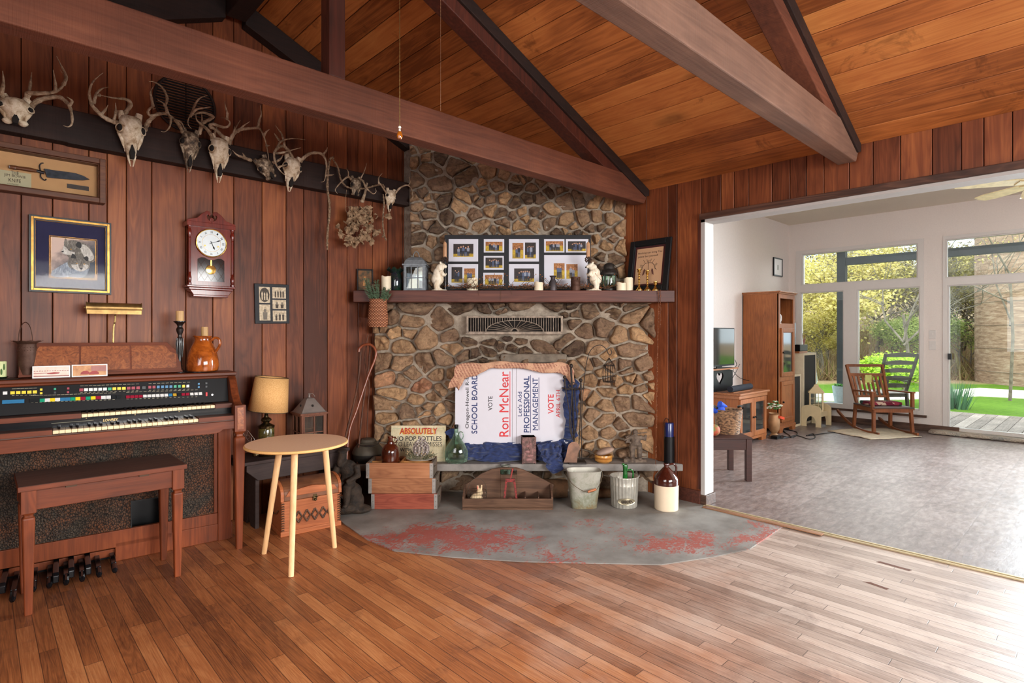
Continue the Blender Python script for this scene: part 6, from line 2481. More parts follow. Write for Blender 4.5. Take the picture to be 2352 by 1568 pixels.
# seated body, thighs forward, boots down, one arm on the knee, bearded head under a cap
for (x, y, z, a, b, c) in ((0.03, 0.02, 0.24, 0.055, 0.045, 0.06), (0.03, 0.01, 0.31, 0.065, 0.045, 0.06), (0.0, -0.015, 0.39, 0.03, 0.033, 0.038), (-0.008, -0.035, 0.36, 0.02, 0.02, 0.035), (0.0, -0.008, 0.43, 0.035, 0.035, 0.016)):
 mb.ball((x, y, z), a, b, c)
for s in (-1, 1):
 mb.tube([(0.03 + s * 0.03, 0.0, 0.21), (0.01 + s * 0.045, -0.07, 0.2), (0.01 + s * 0.045, -0.075, 0.1)], [0.036, 0.032, 0.022], 10)
 mb.ball((0.01 + s * 0.045, -0.095, 0.085), 0.02, 0.035, 0.016)
 mb.tube([(0.03 + s * 0.062, 0.0, 0.335), (0.03 + s * 0.085, -0.02, 0.27), (0.0 + s * 0.05, -0.07, 0.235)], [0.026, 0.022, 0.015], 10)
mb.build('figure', M_carv, fg, remesh=0.006)
m = MB()
m.tube([(-0.09, -0.09, 0.02), (-0.075, -0.085, 0.20), (-0.06, -0.08, 0.33)], [0.008, 0.007, 0.006], 8)
m.build('staff', M_carv, fg)
# THINGS ON THE HEARTH (each root faces the camera: local x right, y away)
def place(name, label, cat, px, d, z, rz=0.0, group=None, tiltx=0.0, tilty=0.0):
 r = (px - W / 2) / FPX * d
 t = thing(name, label, cat, fworld(r, d, z), group=group, rot=(tiltx, tilty, FRONT + rz))
 return t

class LC:
 """local pixel converter for a thing whose origin is at column px0, distance d, height z0"""

 def __init__(s, px0, d, z0):
  s.px0, s.d, s.z0 = px0, d, z0
  s.k = d / FPX

 def x(s, px, dy=0.0):
  k = (s.d + dy) / FPX
  return (px - W / 2) * k - (s.px0 - W / 2) * s.k

 def z(s, py, dy=0.0):
  return CZ + (HOR - py) * (s.d + dy) / FPX - s.z0

 def p(s, px, py, dy=0.0):
  return (s.x(px, dy), dy, s.z(py, dy))

ZS = 0.2685     # top of the hearth shelf
# ---- three pop-bottle crates
M_crate = wood('crate_wood', (96, 56, 36), (148, 96, 64), (182, 126, 88), 'X', 1.2, 0.75, 0.15, tint=0.5, stain=0.3, amp=0.5)
M_crate2 = wood('crate_red', (110, 46, 34), (150, 76, 56), (176, 106, 80), 'X', 1.2, 0.75, 0.15, stain=0.4, amp=0.5)
M_grey = wood('grey_wood', (80, 70, 60), (120, 106, 92), (156, 142, 124), 'X', 1.2, 0.8, 0.15, amp=0.5)
M_galv = plain('galvanised', (168, 164, 158), 0.45, 0.7, var=0.12, scale=20)
for i, (pl0, pr0, dd, mt, lab) in enumerate(((853, 1004, 3.945, M_crate2, 'reddish wooden bottle crate on the hearth floor, bottom of the stack of three'), (846.5, 1000, 3.95, M_crate, 'brown wooden bottle crate in the middle of the stack of three'), (841, 994, 3.945, M_crate, 'divided wooden bottle crate on top of the stack, holding a brown jug'))):
 hgt = 0.107
 z0 = 0.0065 + i * (hgt + 0.001)
 t = place('bottle_crate', lab, 'crate', (pl0 + pr0) / 2, dd, z0, group='stacked bottle crates', rz=0.0)
 w = (pr0 - pl0) / 2 * dd / FPX
 D = 0.225
 mb = MB()
 mb.t = 0.3 + 0.25 * i
 mb.box(-w, 0, 0.0, w, 0.012, hgt)
 mb.build('front_board', mt, t, bevel=0.0015, seg=1)
 mb = MB()
 mb.box(-w, D - 0.012, 0.0, w, D, hgt)
 mb.build('back_board', mt, t, bevel=0.0015, seg=1)
 for s in (-1, 1):
  mb = MB()
  x0, x1 = (w - 0.014, w) if s > 0 else (-w, -w + 0.014)
  mb.box(x0, 0.012, 0, x1, D * 0.36, hgt)
  mb.box(x0, D * 0.64, 0, x1, D - 0.012, hgt)
  mb.box(x0, D * 0.36, 0, x1, D * 0.64, hgt * 0.55)
  mb.box(x0, D * 0.36, hgt * 0.82, x1, D * 0.64, hgt)
  mb.build('end_board', M_grey, t)
  mb = MB()
  mb.box(s * w - (0.022 if s > 0 else -0.001), -0.0015, 0.002, s * w + (0.001 if s > 0 else 0.022), 0.0, hgt - 0.002)
  mb.box(s * w, -0.0015, 0.002, s * (w + 0.0015), 0.02, hgt - 0.002)
  mb.m = 1
  for q in (0.18, 0.5, 0.82):
   mb.ball((s * (w - 0.011), -0.002, hgt * q), 0.002, n=6, m=4)
  mb.build('corner_strap', [M_galv, M_black], t)
 mb = MB()
 mb.box(-w + 0.014, 0.012, 0.002, w - 0.014, D - 0.012, 0.012)
 mb.build('bottom', M_crate, t)
 if i == 2:
  mb = MB()
  mb.t = 0.9
  mb.box(-0.006, 0.012, 0.012, 0.006, D - 0.012, hgt - 0.006)
  mb.box(-w + 0.014, 0.116, 0.012, w - 0.014, 0.128, hgt - 0.012)
  mb.build('divider', plain('fresh_pine', (206, 142, 78), 0.6, var=0.15), t)
 top_crate = t
ZCR = 0.0065 + 3 * 0.108
# brown glass jug in the crate
L = LC(897, 4.03, 0.26)
t = place('glass_jug', 'dusty brown glass jug standing in the top crate', 'jug', 897, 4.03, 0.26)
k = L.k
mb = MB()
H1 = L.z(1001)
mb.lathe([(0, 0), (20 * k, 0), (20.5 * k, 0.01), (20.5 * k, L.z(1036)), (18.5 * k, L.z(1028)), (13 * k, L.z(1021)), (8 * k, L.z(1018)), (7.5 * k, L.z(1014)), (5.3 * k, L.z(1012)), (5 * k, L.z(1006)), (6.3 * k, L.z(1005)), (6.3 * k, H1), (0, H1)], 30)
M_bg = plain('brown_bottle_glass', (84, 34, 16), 0.12, var=0.3, scale=10, coat=0.5)
mb.build('body', M_bg, t)
mb = MB()
mb.tube(smooth_path([L.p(902, 1004), L.p(908, 1005), L.p(912, 1010), L.p(909, 1015), L.p(903, 1018)], 3), 0.004, 8)
mb.build('handle', M_bg, t)
# plate with frosted pine cone and greenery
t = place('centrepiece_plate', 'white plate with frosted greenery lying across the top crate', 'plate', 966, 4.06, ZCR + 0.002)
mb = MB()
mb.lathe([(0, 0), (0.06, 0), (0.1, 0.008), (0.101, 0.010), (0.06, 0.004), (0, 0.004)], 36)
mb.build('dish', plain('white_china', (216, 208, 196), 0.25, coat=0.3), t)
RP = random.Random(9)
M_frost = plain('frosted_greenery', (124, 122, 96), 0.8, scale=80, c2=(74, 78, 52))
mb = MB()
for i in range(46):
 a = RP.uniform(0, 2 * PI)
 r0_ = RP.uniform(0.045, 0.075)
 p0 = Vector((r0_ * math.cos(a), r0_ * 0.8 * math.sin(a), 0.008))
 dr = Vector((math.cos(a), math.sin(a), RP.uniform(0.3, 1.5))).normalized() * RP.uniform(0.035, 0.065)
 mb.tube([p0, p0 + dr], [0.0018, 0.0008], 4)
 for j in range(9):
  q = p0 + dr * (j / 9 + 0.1)
  v = Vector((RP.gauss(0, 1), RP.gauss(0, 1), RP.gauss(0, 1))).normalized() * 0.013
  mb.tube([q, q + v], [0.0022, 0.0006], 4)
mb.build('greenery', M_frost, t)
mb = MB()
for i in range(22):
 a = RP.uniform(0, 2 * PI)
 mb.ball((0.095 * math.cos(a), 0.06 * math.sin(a), RP.uniform(0.02, 0.06)), 0.0045, n=7, m=5)
mb.build('berries', plain('pale_berries', (196, 168, 128), 0.5), t)
t = place('pine_cone', 'large frosted white pine cone in the middle of the plate of greenery', 'pine cone', 967, 4.06, ZCR + 0.0125)
mb = MB()
hc = CZ + (HOR - 1003) * 4.06 / FPX - ZCR - 0.0125
for lv in range(13):
 f = lv / 12
 r = 0.056 * math.sin(PI * (0.28 + 0.66 * f)) + 0.004
 z = 0.02 + f * (hc - 0.03)
 n = max(5, int(11 * (r / 0.056)))
 for j in range(n):
  a = 2 * PI * (j + 0.5 * (lv % 2)) / n + lv * 0.3
  o_ = Vector((math.cos(a), math.sin(a), 0))
  s_ = Vector((-math.sin(a), math.cos(a), 0))
  c = o_ * r + Vector((0, 0, z + 0.006))
  wd = 0.011 * (0.6 + 0.4 * math.sin(PI * f))
  mb.add([tuple(o_ * r * 0.3 + Vector((0, 0, z - 0.004))), tuple(c + s_ * wd - o_ * 0.006), tuple(c + o_ * 0.003 + Vector((0, 0, 0.003))), tuple(c - s_ * wd - o_ * 0.006), tuple(c + Vector((0, 0, -0.007)))], [(0, 1, 2), (0, 2, 3), (1, 0, 4), (4, 0, 3), (1, 4, 2), (4, 3, 2)])
mb.build('scales', plain('frosted_cone', (206, 196, 190), 0.75, scale=60, c2=(140, 124, 116)), t)

# ---- hand painted sign
SD = 4.262
t = place('painted_sign', 'old cream hand-painted ABSOLUTELY sign leaning on the stones behind the crates', 'sign', 960, SD, ZS, tiltx=math.radians(-6))
L = LC(960, SD, ZS)
x0, x1, zt = L.x(897), L.x(1023), L.z(978)
mb = MB()
mb.box(x0, 0, 0, x1, 0.012, zt)
mb.m = 3
mb.frame(x0 + 0.012, 0.03, x1 - 0.012, zt - 0.02, 0.0014, -0.0004, 0.0)
mb.m = 4
mb.text('ABSOLUTELY', L.x(915.5), L.z(998.5), L.x(1001.5), L.z(984.5), -0.0006, bold=0.03)
mb.m = 1
mb.text('ABSOLUTELY', L.x(917.5), L.z(997), L.x(1003.5), L.z(983), -0.0010, bold=0.02)
mb.m = 2
mb.text('NO POP BOTTLES', L.x(905), L.z(1013), L.x(1013.5), L.z(1002), -0.0008, bold=0.015)
mb.text('TO LEAVE PREMISSES', L.x(907), L.z(1025.5), L.x(1015), L.z(1015), -0.0008, bold=0.015)
mb.text('WITH', L.x(918), L.z(1037), L.x(944), L.z(1029), -0.0008, bold=0.02)
n_ = NT('aged_cream')
f_ = n_.noise(n_.coord(), 7, 7, 0.7)
M_cream = n_.done(n_.ramp(f_, [(0.35, srgb(176, 160, 122)), (0.55, srgb(212, 200, 166))]), 0.6)
mb.build('board', [M_cream, plain('sign_red', (176, 44, 40), 0.6), plain('sign_black', (40, 36, 36), 0.6), plain('sign_green', (150, 176, 150), 0.6), plain('sign_orange', (220, 160, 60), 0.6)], t)

# ---- campaign sign covering the firebox
SD = 4.268
t = place('campaign_sign', 'white corrugated election yard sign standing on its side over the firebox', 'sign', 1185, SD, ZS, tiltx=math.radians(-2))
L = LC(1185, SD, ZS)
x0, x1, zt, zb = L.x(1045), L.x(1312), L.z(838), L.z(1020)
mb = MB()
mb.box(x0, 0, zb - 0.0, L.x(1176), 0.004, zt)
mb.box(L.x(1176.6), 0.001, zb, L.x(1187.4) - 0.006, 0.005, zt)
mb.box(L.x(1188) - 0.006, 0, zb, x1, 0.004, zt)
y = -0.0006

def vt(s, c, xa, xb, yb, yt, bold=0.0, shear=0.0):
 mb.m = c
 for q in ((-0.0009, 0.0009) if bold else (0,)):
  mb.text(s, L.x(xa) + q, L.z(yb), L.x(xb) + q, L.z(yt) + q, y - q * 0.1, bold=0.008, rot=90)

vt('Oregon-Howell R-III', 1, 1068.5, 1079, 984, 862)
vt('SCHOOL BOARD', 2, 1083, 1096, 996, 860, bold=0.01)
vt('VOTE', 1, 1121, 1131, 943, 910)
vt('Ron McNear', 3, 1147, 1168, 1002.5, 853.5, bold=0.018)
vt("Let's Add", 2, 1189, 1198.5, 956, 900)
vt('PROFESSIONAL', 2, 1203, 1216, 993, 864, bold=0.01)
vt('MANAGEMENT', 2, 1223.5, 1236, 988, 868, bold=0.01)
vt('VOTE', 3, 1259, 1272, 950, 906, bold=0.02)
vt('APRIL 6TH', 3, 1277.5, 1287, 959, 896)
mb.m = 3
mb.box(L.x(1170.5), y, L.z(1003), L.x(1172), 0, L.z(853))
mb.m = 2
mb.box(L.x(1218), y, L.z(994), L.x(1219.3), 0, L.z(861.5))
mb.box(L.x(1237.5), y, L.z(988), L.x(1238.8), 0, L.z(867))
mb.build('panel', [plain('corrugated_white', (206, 204, 212), 0.4, var=0.01), M_black, plain('sign_navy', (34, 50, 104), 0.4), plain('sign_scarlet', (206, 34, 40), 0.4)], t)

# ---- cloths, draped as folded sheets
def drape(name, label, cat, top, bot, d0, d1, mat, nu=90, nv=26, amp=0.02, freq=9, seed=0, thick=0.002, bulge=0.03):
 """sheet between two rows of photo points, pushed out into folds"""
 c = top[len(top) // 2]
 z0 = 0.0
 t = place(name, label, cat, c[0], d0, z0)
 L = LC(c[0], d0, z0)
 T = smooth_path(top, 10)
 B = smooth_path(bot, 10)
 vs, fs = [], []

 def at(P, u):
  f = u * (len(P) - 1)
  i = min(int(f), len(P) - 2)
  return P[i].lerp(P[i + 1], f - i)
 for i in range(nu + 1):
  u = i / nu
  a, b = at(T, u), at(B, u)
  for j in range(nv + 1):
   v = j / nv
   px, py = lerp(a[0], b[0], v), lerp(a[1], b[1], v)
   q = Vector((px * freq / 100 + seed, py * freq / 60, seed))
   g = noise.noise(q * 0.35)
   w = 0.9 * (1 - abs(math.sin(q.x * 0.55 + q.y * 0.8 + 6 * g))) ** 0.6 + 0.9 * (1 - abs(noise.noise(q * 0.45)) * 2) + 0.12 * abs(noise.noise(q * 1.6))
   dy = -bulge * math.sin(PI * min(max(v, 0.02), 0.98)) ** 0.7 - amp * w + lerp(0, d1 - d0, v)
   px += 6 * noise.noise(q * 0.5 + Vector((9, 2, 4)))
   py += 5 * noise.noise(q * 0.6 + Vector((2, 7, 1))) * min(1, v * 4, (1 - v) * 4)
   vs.append(L.p(px, py, dy))
 for i in range(nu):
  for j in range(nv):
   a = i * (nv + 1) + j
   fs.append((a, a + nv + 1, a + nv + 2, a + 1))
 mb = MB()
 mb.s = True
 mb.add(vs, fs)
 mb.build('fabric', mat, t, solid=thick, sharp=None)
 return t

n_ = NT('navy_cotton')
f_ = n_.noise(n_.mapping(n_.coord(), (30, 30, 200)), 1, 3)
M_navy = n_.done(n_.ramp(f_, [(0.3, srgb(24, 36, 74)), (0.7, srgb(40, 56, 102))]), 0.85, 0, n_.bump(f_, 0.1, 0.001), sheen=0.3)
n_ = NT('woven_tan')
co = n_.coord()
x_, y_, z_ = n_.sep(co)
s_ = n_.math('ADD', x_, n_.math('MULTIPLY', z_, 0.5))
d1_ = n_.math('GREATER_THAN', n_.math('FRACT', n_.math('MULTIPLY', s_, 42.0)), 0.42)
row = n_.math('MULTIPLY', z_, 120.0)
d2_ = n_.math('GREATER_THAN', n_.math('FRACT', n_.math('ADD', row, n_.math('MULTIPLY', n_.noise(co, 30, 2), 1.2))), 0.62)
d3_ = n_.math('GREATER_THAN', n_.noise(n_.mapping(co, (9, 9, 16)), 1, 1), 0.46)
msk = n_.math('MULTIPLY', n_.math('MULTIPLY', d1_, d2_), d3_)
M_tan = n_.done(n_.mix(msk, n_.ramp(n_.noise(co, 200, 2), [(0.3, srgb(176, 132, 104)), (0.7, srgb(206, 164, 134))]), srgb(112, 36, 46)), 0.9)
drape('woven_throw', 'tan and maroon woven throw draped over the top edge of the election sign', 'cloth',
  [(1048, 838), (1075, 832), (1110, 834), (1150, 829), (1200, 833), (1250, 834), (1295, 832), (1316, 848), (1322, 880)],
  [(1052, 892), (1070, 868), (1095, 862), (1122, 846), (1150, 846), (1200, 846), (1245, 856), (1290, 858), (1312, 884)], 4.248, 4.248, M_tan, amp=0.008, bulge=0.012, nv=14, freq=7)
drape('throw_corner', 'folded hanging corner of the woven throw left of the sign', 'cloth',
  [(1048, 838), (1056, 846), (1068, 862)], [(1029, 893), (1046, 889), (1052, 897)], 4.24, 4.24, M_tan, nu=20, nv=16, amp=0.014, bulge=0.008, seed=4)
drape('navy_cloth', 'crumpled navy blue cloth stuffed along the foot of the election sign', 'cloth',
  [(1066, 1028), (1070, 1018), (1078, 1017), (1100, 1020), (1130, 1012), (1180, 1016), (1240, 1014), (1300, 1006), (1322, 1000)],
  [(1066, 1052), (1074, 1057), (1090, 1056), (1130, 1062), (1180, 1058), (1230, 1056), (1270, 1063), (1300, 1060), (1312, 1050)], 4.31, 4.28, M_navy, amp=0.03, bulge=0.03, freq=11, seed=2)
drape('navy_sleeve', 'navy blue cloth hanging down behind the fire tools', 'cloth',
  [(1295, 872), (1312, 866), (1330, 880)], [(1296, 1006), (1312, 1010), (1326, 1000)], 4.28, 4.27, M_navy, nu=30, nv=60, amp=0.03, bulge=0.02, freq=9, seed=5)
drape('navy_cloth_end', 'end of the navy cloth spilling over the front of the hearth shelf', 'cloth',
  [(1232, 1022), (1262, 1016), (1290, 1010)], [(1258, 1078), (1276, 1088), (1294, 1074)], 4.20, 4.15, M_navy, nu=36, nv=40, amp=0.028, bulge=0.012, freq=12, seed=8)
drape('navy_flap', 'pointed flap of navy cloth left of the sign behind the green bottle', 'cloth',
  [(1022, 992), (1034, 984), (1044, 984)], [(1034, 1008), (1040, 1010), (1046, 1010)], 4.285, 4.285, M_navy, nu=12, nv=12, amp=0.006, bulge=0.004, seed=3)

# ---- green demijohn
t = place('demijohn', 'pale green glass demijohn with a corked neck and small ring handle on the shelf', 'bottle', 1048, 4.225, ZS)
L = LC(1048, 4.225, ZS)
k = L.k
mb = MB()
pr = [(0, 0), (18 * k, 0), (25 * k, 0.012), (27 * k, 0.05), (26.5 * k, L.z(1036)), (22 * k, L.z(1024)), (14 * k, L.z(1012)), (8 * k, L.z(1002)), (5.2 * k, L.z(994)), (4.5 * k, L.z(985)), (5 * k, L.z(982)), (4 * k, L.z(981))]
mb.lathe(pr, 36, sy=0.7)
n_ = NT('pale_green_glass')
n_.t.nodes.remove(n_.bs)
tr_, gl_, df_ = n_.n('BsdfTransparent'), n_.n('BsdfGlossy'), n_.n('BsdfDiffuse')
tr_.inputs['Color'].default_value = srgb(206, 226, 210)
gl_.inputs['Roughness'].default_value = 0.05
df_.inputs['Color'].default_value = srgb(150, 176, 156)
lw_ = n_.n('LayerWeight')
lw_.inputs['Blend'].default_value = 0.45
m1, m2 = n_.n('MixShader'), n_.n('MixShader')
n_.l(n_.math('MULTIPLY', lw_.outputs['Facing'], 0.7), m1.inputs[0])
n_.l(tr_.outputs[0], m1.inputs[1])
n_.l(df_.outputs[0], m1.inputs[2])
n_.l(n_.math('MULTIPLY', lw_.outputs['Fresnel'], 0.6), m2.inputs[0])
n_.l(m1.outputs[0], m2.inputs[1])
n_.l(gl_.outputs[0], m2.inputs[2])
n_.l(m2.outputs[0], n_.out.inputs['Surface'])
M_gg = n_.mat
mb.build('body', M_gg, t)
mb = MB()
c = L.p(1058.5, 1000)
mb.tube([(c[0] + 5.5 * k * math.cos(a), 0, c[2] + 9 * k * math.sin(a)) for a in [2 * PI * q / 20 for q in range(20)]], 0.004, 7, closed=True)
mb.build('handle', M_gg, t)
mb = MB()
mb.lathe([(0, L.z(984)), (4 * k, L.z(984)), (4.2 * k, L.z(981)), (5 * k, L.z(980)), (5 * k, L.z(975)), (0, L.z(974.5))], 16)
mb.build('cork', M_black, t)

# ---- pierced tin lantern box
t = place('tin_lamp_box', 'rusty pierced tin lantern box with a relief pattern in front of the sign', 'lantern', 1215.5, 4.185, ZS, rz=0.12)
w, h = 15.0 * 4.15 / FPX, (1062 - 1000) * 4.15 / FPX
n_ = NT('pinkish_rust')
f_ = n_.noise(n_.coord(), 26, 6, 0.7)
M_prust = n_.done(n_.ramp(f_, [(0.35, srgb(62, 46, 42)), (0.5, srgb(104, 78, 72)), (0.66, srgb(156, 112, 108))]), 0.6, 0.3, n_.bump(f_, 0.5, 0.004))
mb = MB()
mb.box(-w, 0, 0.004, w, 2 * w, h)
mb.box(-w - 0.002, -0.002, h - 0.004, w + 0.002, 2 * w + 0.002, h)
for sx in (-1, 1):
 mb.box(sx * w - 0.004, -0.003, 0, sx * w + 0.004, 0.004, h)
mb.build('box', M_prust, t, bevel=0.001, seg=1)
mb = MB()
for i in range(14):
 for s in (-1, 1):
  mb.ball((s * (w - 0.009), -0.001, 0.012 + i * (h - 0.024) / 13), 0.0028, 0.002, 0.0028, 6, 4)
mb.tube(smooth_path([(0.0, -0.002, 0.05), (0.006, -0.003, h * 0.5), (-0.002, -0.003, h * 0.62), (0.006, -0.002, h * 0.85)], 5), 0.003, 6)
for a, b, r in ((-0.01, h * 0.45, 0.022), (0.008, h * 0.3, 0.026), (-0.008, h * 0.66, 0.018), (0.01, h * 0.74, 0.014), (0, 0.03, 0.026)):
 mb.ball((a, -0.001, b), r, 0.004, r * 0.5, 12, 6)
mb.build('relief_pattern', plain('relief_pink', (150, 108, 104), 0.6, 0.2, var=0.2, scale=60), t)

# ---- fire tools
M_ir = plain('wrought_iron', (66, 58, 54), 0.6, 0.6, var=0.25, scale=60, bump=0.3)
TD = 4.178
t = place('fire_tool_set', 'wrought iron fireplace tool stand with a ring handle, on the hearth shelf', 'fire tool stand', 1325, TD, ZS)
L = LC(1325, TD, ZS)
mb = MB()
mb.box(-0.06, -0.01, 0, 0.07, 0.1, 0.014)
mb.build('base', M_ir, t, bevel=0.003)
mb = MB()
mb.tube([(L.x(1322), 0.04, 0.01), (L.x(1315), 0.02, L.z(900)), (L.x(1312), 0.015, L.z(845))], [0.006, 0.006, 0.009], 8)
mb.ball(L.p(1312, 840, 0.015), 0.014, 0.014, 0.016)
mb.build('post', M_ir, t)
mb = MB()
mb.tube([L.p(a, b, 0.0) for a, b in ((1290, 890), (1300, 893), (1320, 894), (1338, 893), (1342, 890))], 0.006, 8)
mb.tube([L.p(a, b, -0.004) for a, b in ((1305, 885), (1310, 880), (1315, 877), (1321, 880), (1326, 886), (1322, 890), (1315, 892), (1308, 890))], 0.004, 7, closed=True)
mb.build('bracket', M_ir, t)
for nm, lab, pts, knob in (('shovel', 'iron fire shovel with a broad rounded pan hanging on the tool stand', [(1297, 866), (1299, 890), (1310, 960), (1314, 1000), (1318, 1014)], (1297, 866)),
       ('poker', 'thin iron poker with a ball top, rightmost on the tool stand', [(1334, 875), (1335, 905), (1333, 960), (1330, 1018), (1332, 1052)], (1334, 873)),
       ('fire_tongs', 'iron log tongs hanging in the middle of the tool stand', [(1314, 892), (1312, 930), (1308, 965), (1310, 990), (1314, 1003)], None)):
 tt = place(nm, lab, 'fire tool', 1325, TD - 0.02, ZS)
 L2 = LC(1325, TD - 0.02, ZS)
 mb = MB()
 mb.tube(smooth_path([L2.p(a, b) for a, b in pts], 3), 0.0042, 7)
 if nm == 'fire_tongs':
  mb.tube(smooth_path([L2.p(a, b) for a, b in ((1320, 893), (1322, 930), (1326, 965), (1322, 990), (1316, 1003))], 3), 0.0042, 7)
 mb.build('rod', M_ir, tt)
 if knob:
  mb = MB()
  mb.ball(L2.p(*knob), 0.013, 0.013, 0.014)
  mb.tube([L2.p(knob[0], knob[1] + 4), L2.p(knob[0], knob[1] + 20)], [0.006, 0.008], 8)
  mb.build('knob', M_ir, tt)
 if nm == 'shovel':
  mb = MB()
  q = [(1313, 1014), (1322, 1013), (1330, 1020), (1332, 1030), (1327, 1040), (1325, 1061), (1294, 1061), (1300, 1044), (1303, 1028), (1306, 1019)]
  mb.prism([(L2.x(a), L2.z(b)) for a, b in q], -0.014, -0.011)
  mb.build('pan', plain('worn_copper_iron', (146, 108, 88), 0.5, 0.5, scale=12, c2=(104, 82, 70)), tt, bevel=0.001)

# ---- shepherd hook and wire cage
HD = 4.27
t = place('hanging_hook', 'tall thin black wire hook stand in front of the stones', 'hook', 1336, 4.25, ZS)
L = LC(1336, 4.25, ZS)
mb = MB()
mb.tube(smooth_path([(0, 0.0, 0)] + [L.p(a, b) for a, b in ((1336, 960), (1341, 880), (1349, 824), (1360, 800), (1378, 792), (1392, 801), (1397, 812), (1402, 815), (1405, 808), (1402, 802))], 4), 0.003, 7)
mb.lathe([(0, 0), (0.03, 0), (0.03, 0.004), (0, 0.004)], 16)
mb.build('rod', M_ir, t)
t = place('wire_cage', 'small domed wire birdcage hanging from the hook', 'birdcage', 1399, 4.2, 0)
L = LC(1399, 4.2, 0)
t.location = fworld((1399 - W / 2) * 4.2 / FPX, 4.2, CZ + (HOR - 877) * 4.2 / FPX)
L.z0 = t.location.z
mb = MB()
R = 16 * L.k
zz_ = [(0.85, 0.0), (1.0, L.z(866)), (1.0, L.z(856)), (0.8, L.z(840)), (0.5, L.z(833)), (0.05, L.z(822))]
for j in range(16):
 a = 2 * PI * j / 16
 mb.tube(smooth_path([(R * f * math.cos(a), R * f * math.sin(a), z) for f, z in zz_], 2), 0.0013, 4)
for f, z in ((0.85, 0.0), (0.9, 0.01), (1.0, L.z(864)), (0.8, L.z(840)), (0.85, L.z(838))):
 mb.tube([(R * f * math.cos(a), R * f * math.sin(a), z) for a in [2 * PI * q / 22 for q in range(22)]], 0.0016, 5, closed=True)
mb.lathe([(0, 0), (R * 0.85, 0), (R * 0.85, 0.002), (0, 0.002)], 20)
mb.tube([(0, 0, L.z(822)), (0, 0, L.z(816))], 0.0018, 5)
mb.build('cage', M_ir, t)

# ---- yellow bowl with lid stone, soldier figure, tube, chain
t = place('glazed_bowl', 'small amber glazed bowl on the hearth shelf', 'bowl', 1386, 4.25, ZS)
L = LC(1386, 4.25, ZS)
mb = MB()
R = 21 * L.k
mb.lathe([(0, 0), (R * 0.7, 0), (R * 0.92, 0.012), (R * 0.97, 0.03), (R, 0.045), (R * 0.96, 0.055), (R * 0.85, 0.055), (R * 0.8, 0.04), (0, 0.04)], 30)
n_ = NT('amber_glaze')
f_ = n_.noise(n_.mapping(n_.coord(), (4, 4, 40)), 1, 4)
mb.build('body', n_.done(n_.ramp(f_, [(0.35, srgb(150, 92, 40)), (0.6, srgb(214, 158, 80))]), 0.2, coat=0.4), t)
t = place('flat_stone', 'flat pinkish grey stone resting in the amber bowl', 'stone', 1393, 4.25, ZS + 0.0555, tilty=math.radians(-17))
mb = MB()
mb.M = Matrix.Translation((0, 0, 0.02)) @ Matrix.Scale(1, 4)
mb.ball((0, 0.0, 0.018), 0.07, 0.05, 0.024, 20, 12)
mb.build('stone', plain('pink_grey_stone', (168, 142, 126), 0.85, bump=0.5, var=0.1), t)
t.location.z = ZS + 0.045
M_st = plain('weathered_statue', (112, 96, 82), 0.8, var=0.3, scale=30, bump=0.6, c2=(60, 50, 44))
t = place('mountain_man_figurine', 'grey-brown figurine of a man holding a rifle, on the hearth shelf', 'figurine', 1458, 4.255, ZS)
L = LC(1458, 4.255, ZS)
mb = MB()
P = L.p
mb.tube([P(1432, 1058), P(1458, 1060, -0.01), P(1484, 1060)], [0.02, 0.024, 0.02], 12)
mb.tube([P(1436, 1053, 0.02), P(1462, 1056, 0.02)], 0.018, 10)
for s, x in ((-1, 1452), (1, 1469)):
 mb.tube([P(x + 2 * -s, 1018), P(x, 1032), P(x, 1052)], [0.026, 0.022, 0.016], 12)
 mb.ball(P(x, 1053, -0.012), 0.018, 0.028, 0.012)
mb.tube([P(1460, 1022), P(1460, 1008), P(1460, 1000)], [0.036, 0.036, 0.03], 14)
mb.ball(P(1459, 993), 0.021, 0.021, 0.026)
mb.ball(P(1459, 998, -0.012), 0.014, 0.012, 0.018)
mb.tube([P(1450, 1003), P(1438, 1006), P(1437, 1014), P(1446, 1012)], [0.018, 0.02, 0.019, 0.014], 10)
mb.tube([P(1470, 1003), P(1482, 1008), P(1483, 998)], [0.018, 0.017, 0.012], 10)
for i in range(9):
 mb.tube([P(1447 + i * 3, 1020), P(1447 + i * 3, 1030)], [0.006, 0.003], 5)
mb.build('figure', M_st, t, remesh=0.005)
mb = MB()
mb.tube([P(1436, 1010, -0.02), P(1460, 996, -0.03), P(1486, 992, -0.02)], [0.007, 0.005, 0.003], 7)
mb.build('rifle', M_st, t)
t = place('quiver_tube', 'tall black cylinder with a dark blue upper section and wire loop on the hearth shelf', 'tube', 1537, 4.23, ZS)
L = LC(1537, 4.23, ZS)
mb = MB()
mb.lathe([(0, 0), (12 * L.k, 0), (12 * L.k, L.z(1002)), (0, L.z(1002))], 28)
mb.build('lower_tube', M_black, t)
mb = MB()
mb.lathe([(0, L.z(1003)), (10 * L.k, L.z(1003)), (10 * L.k, L.z(972)), (9 * L.k, L.z(970)), (0, L.z(970))], 28)
mb.build('upper_tube', plain('navy_tube', (22, 36, 92), 0.3, coat=0.3), t)
mb = MB()
mb.tube(smooth_path([L.p(1526, 1006, -0.03), L.p(1526, 985, -0.02), L.p(1525, 968), L.p(1530, 960), L.p(1535, 964), L.p(1536, 970)], 3), 0.0022, 6)
mb.build('wire_loop', M_black, t)
t = thing('beaded_chain', 'long rusty beaded chain looped over the mantel and hanging to the hearth', 'chain', fworld((1510 - W / 2) * 4.185 / FPX, 4.185, 0), FRONT)
L = LC(1510, 4.185, 0)
mb = MB()
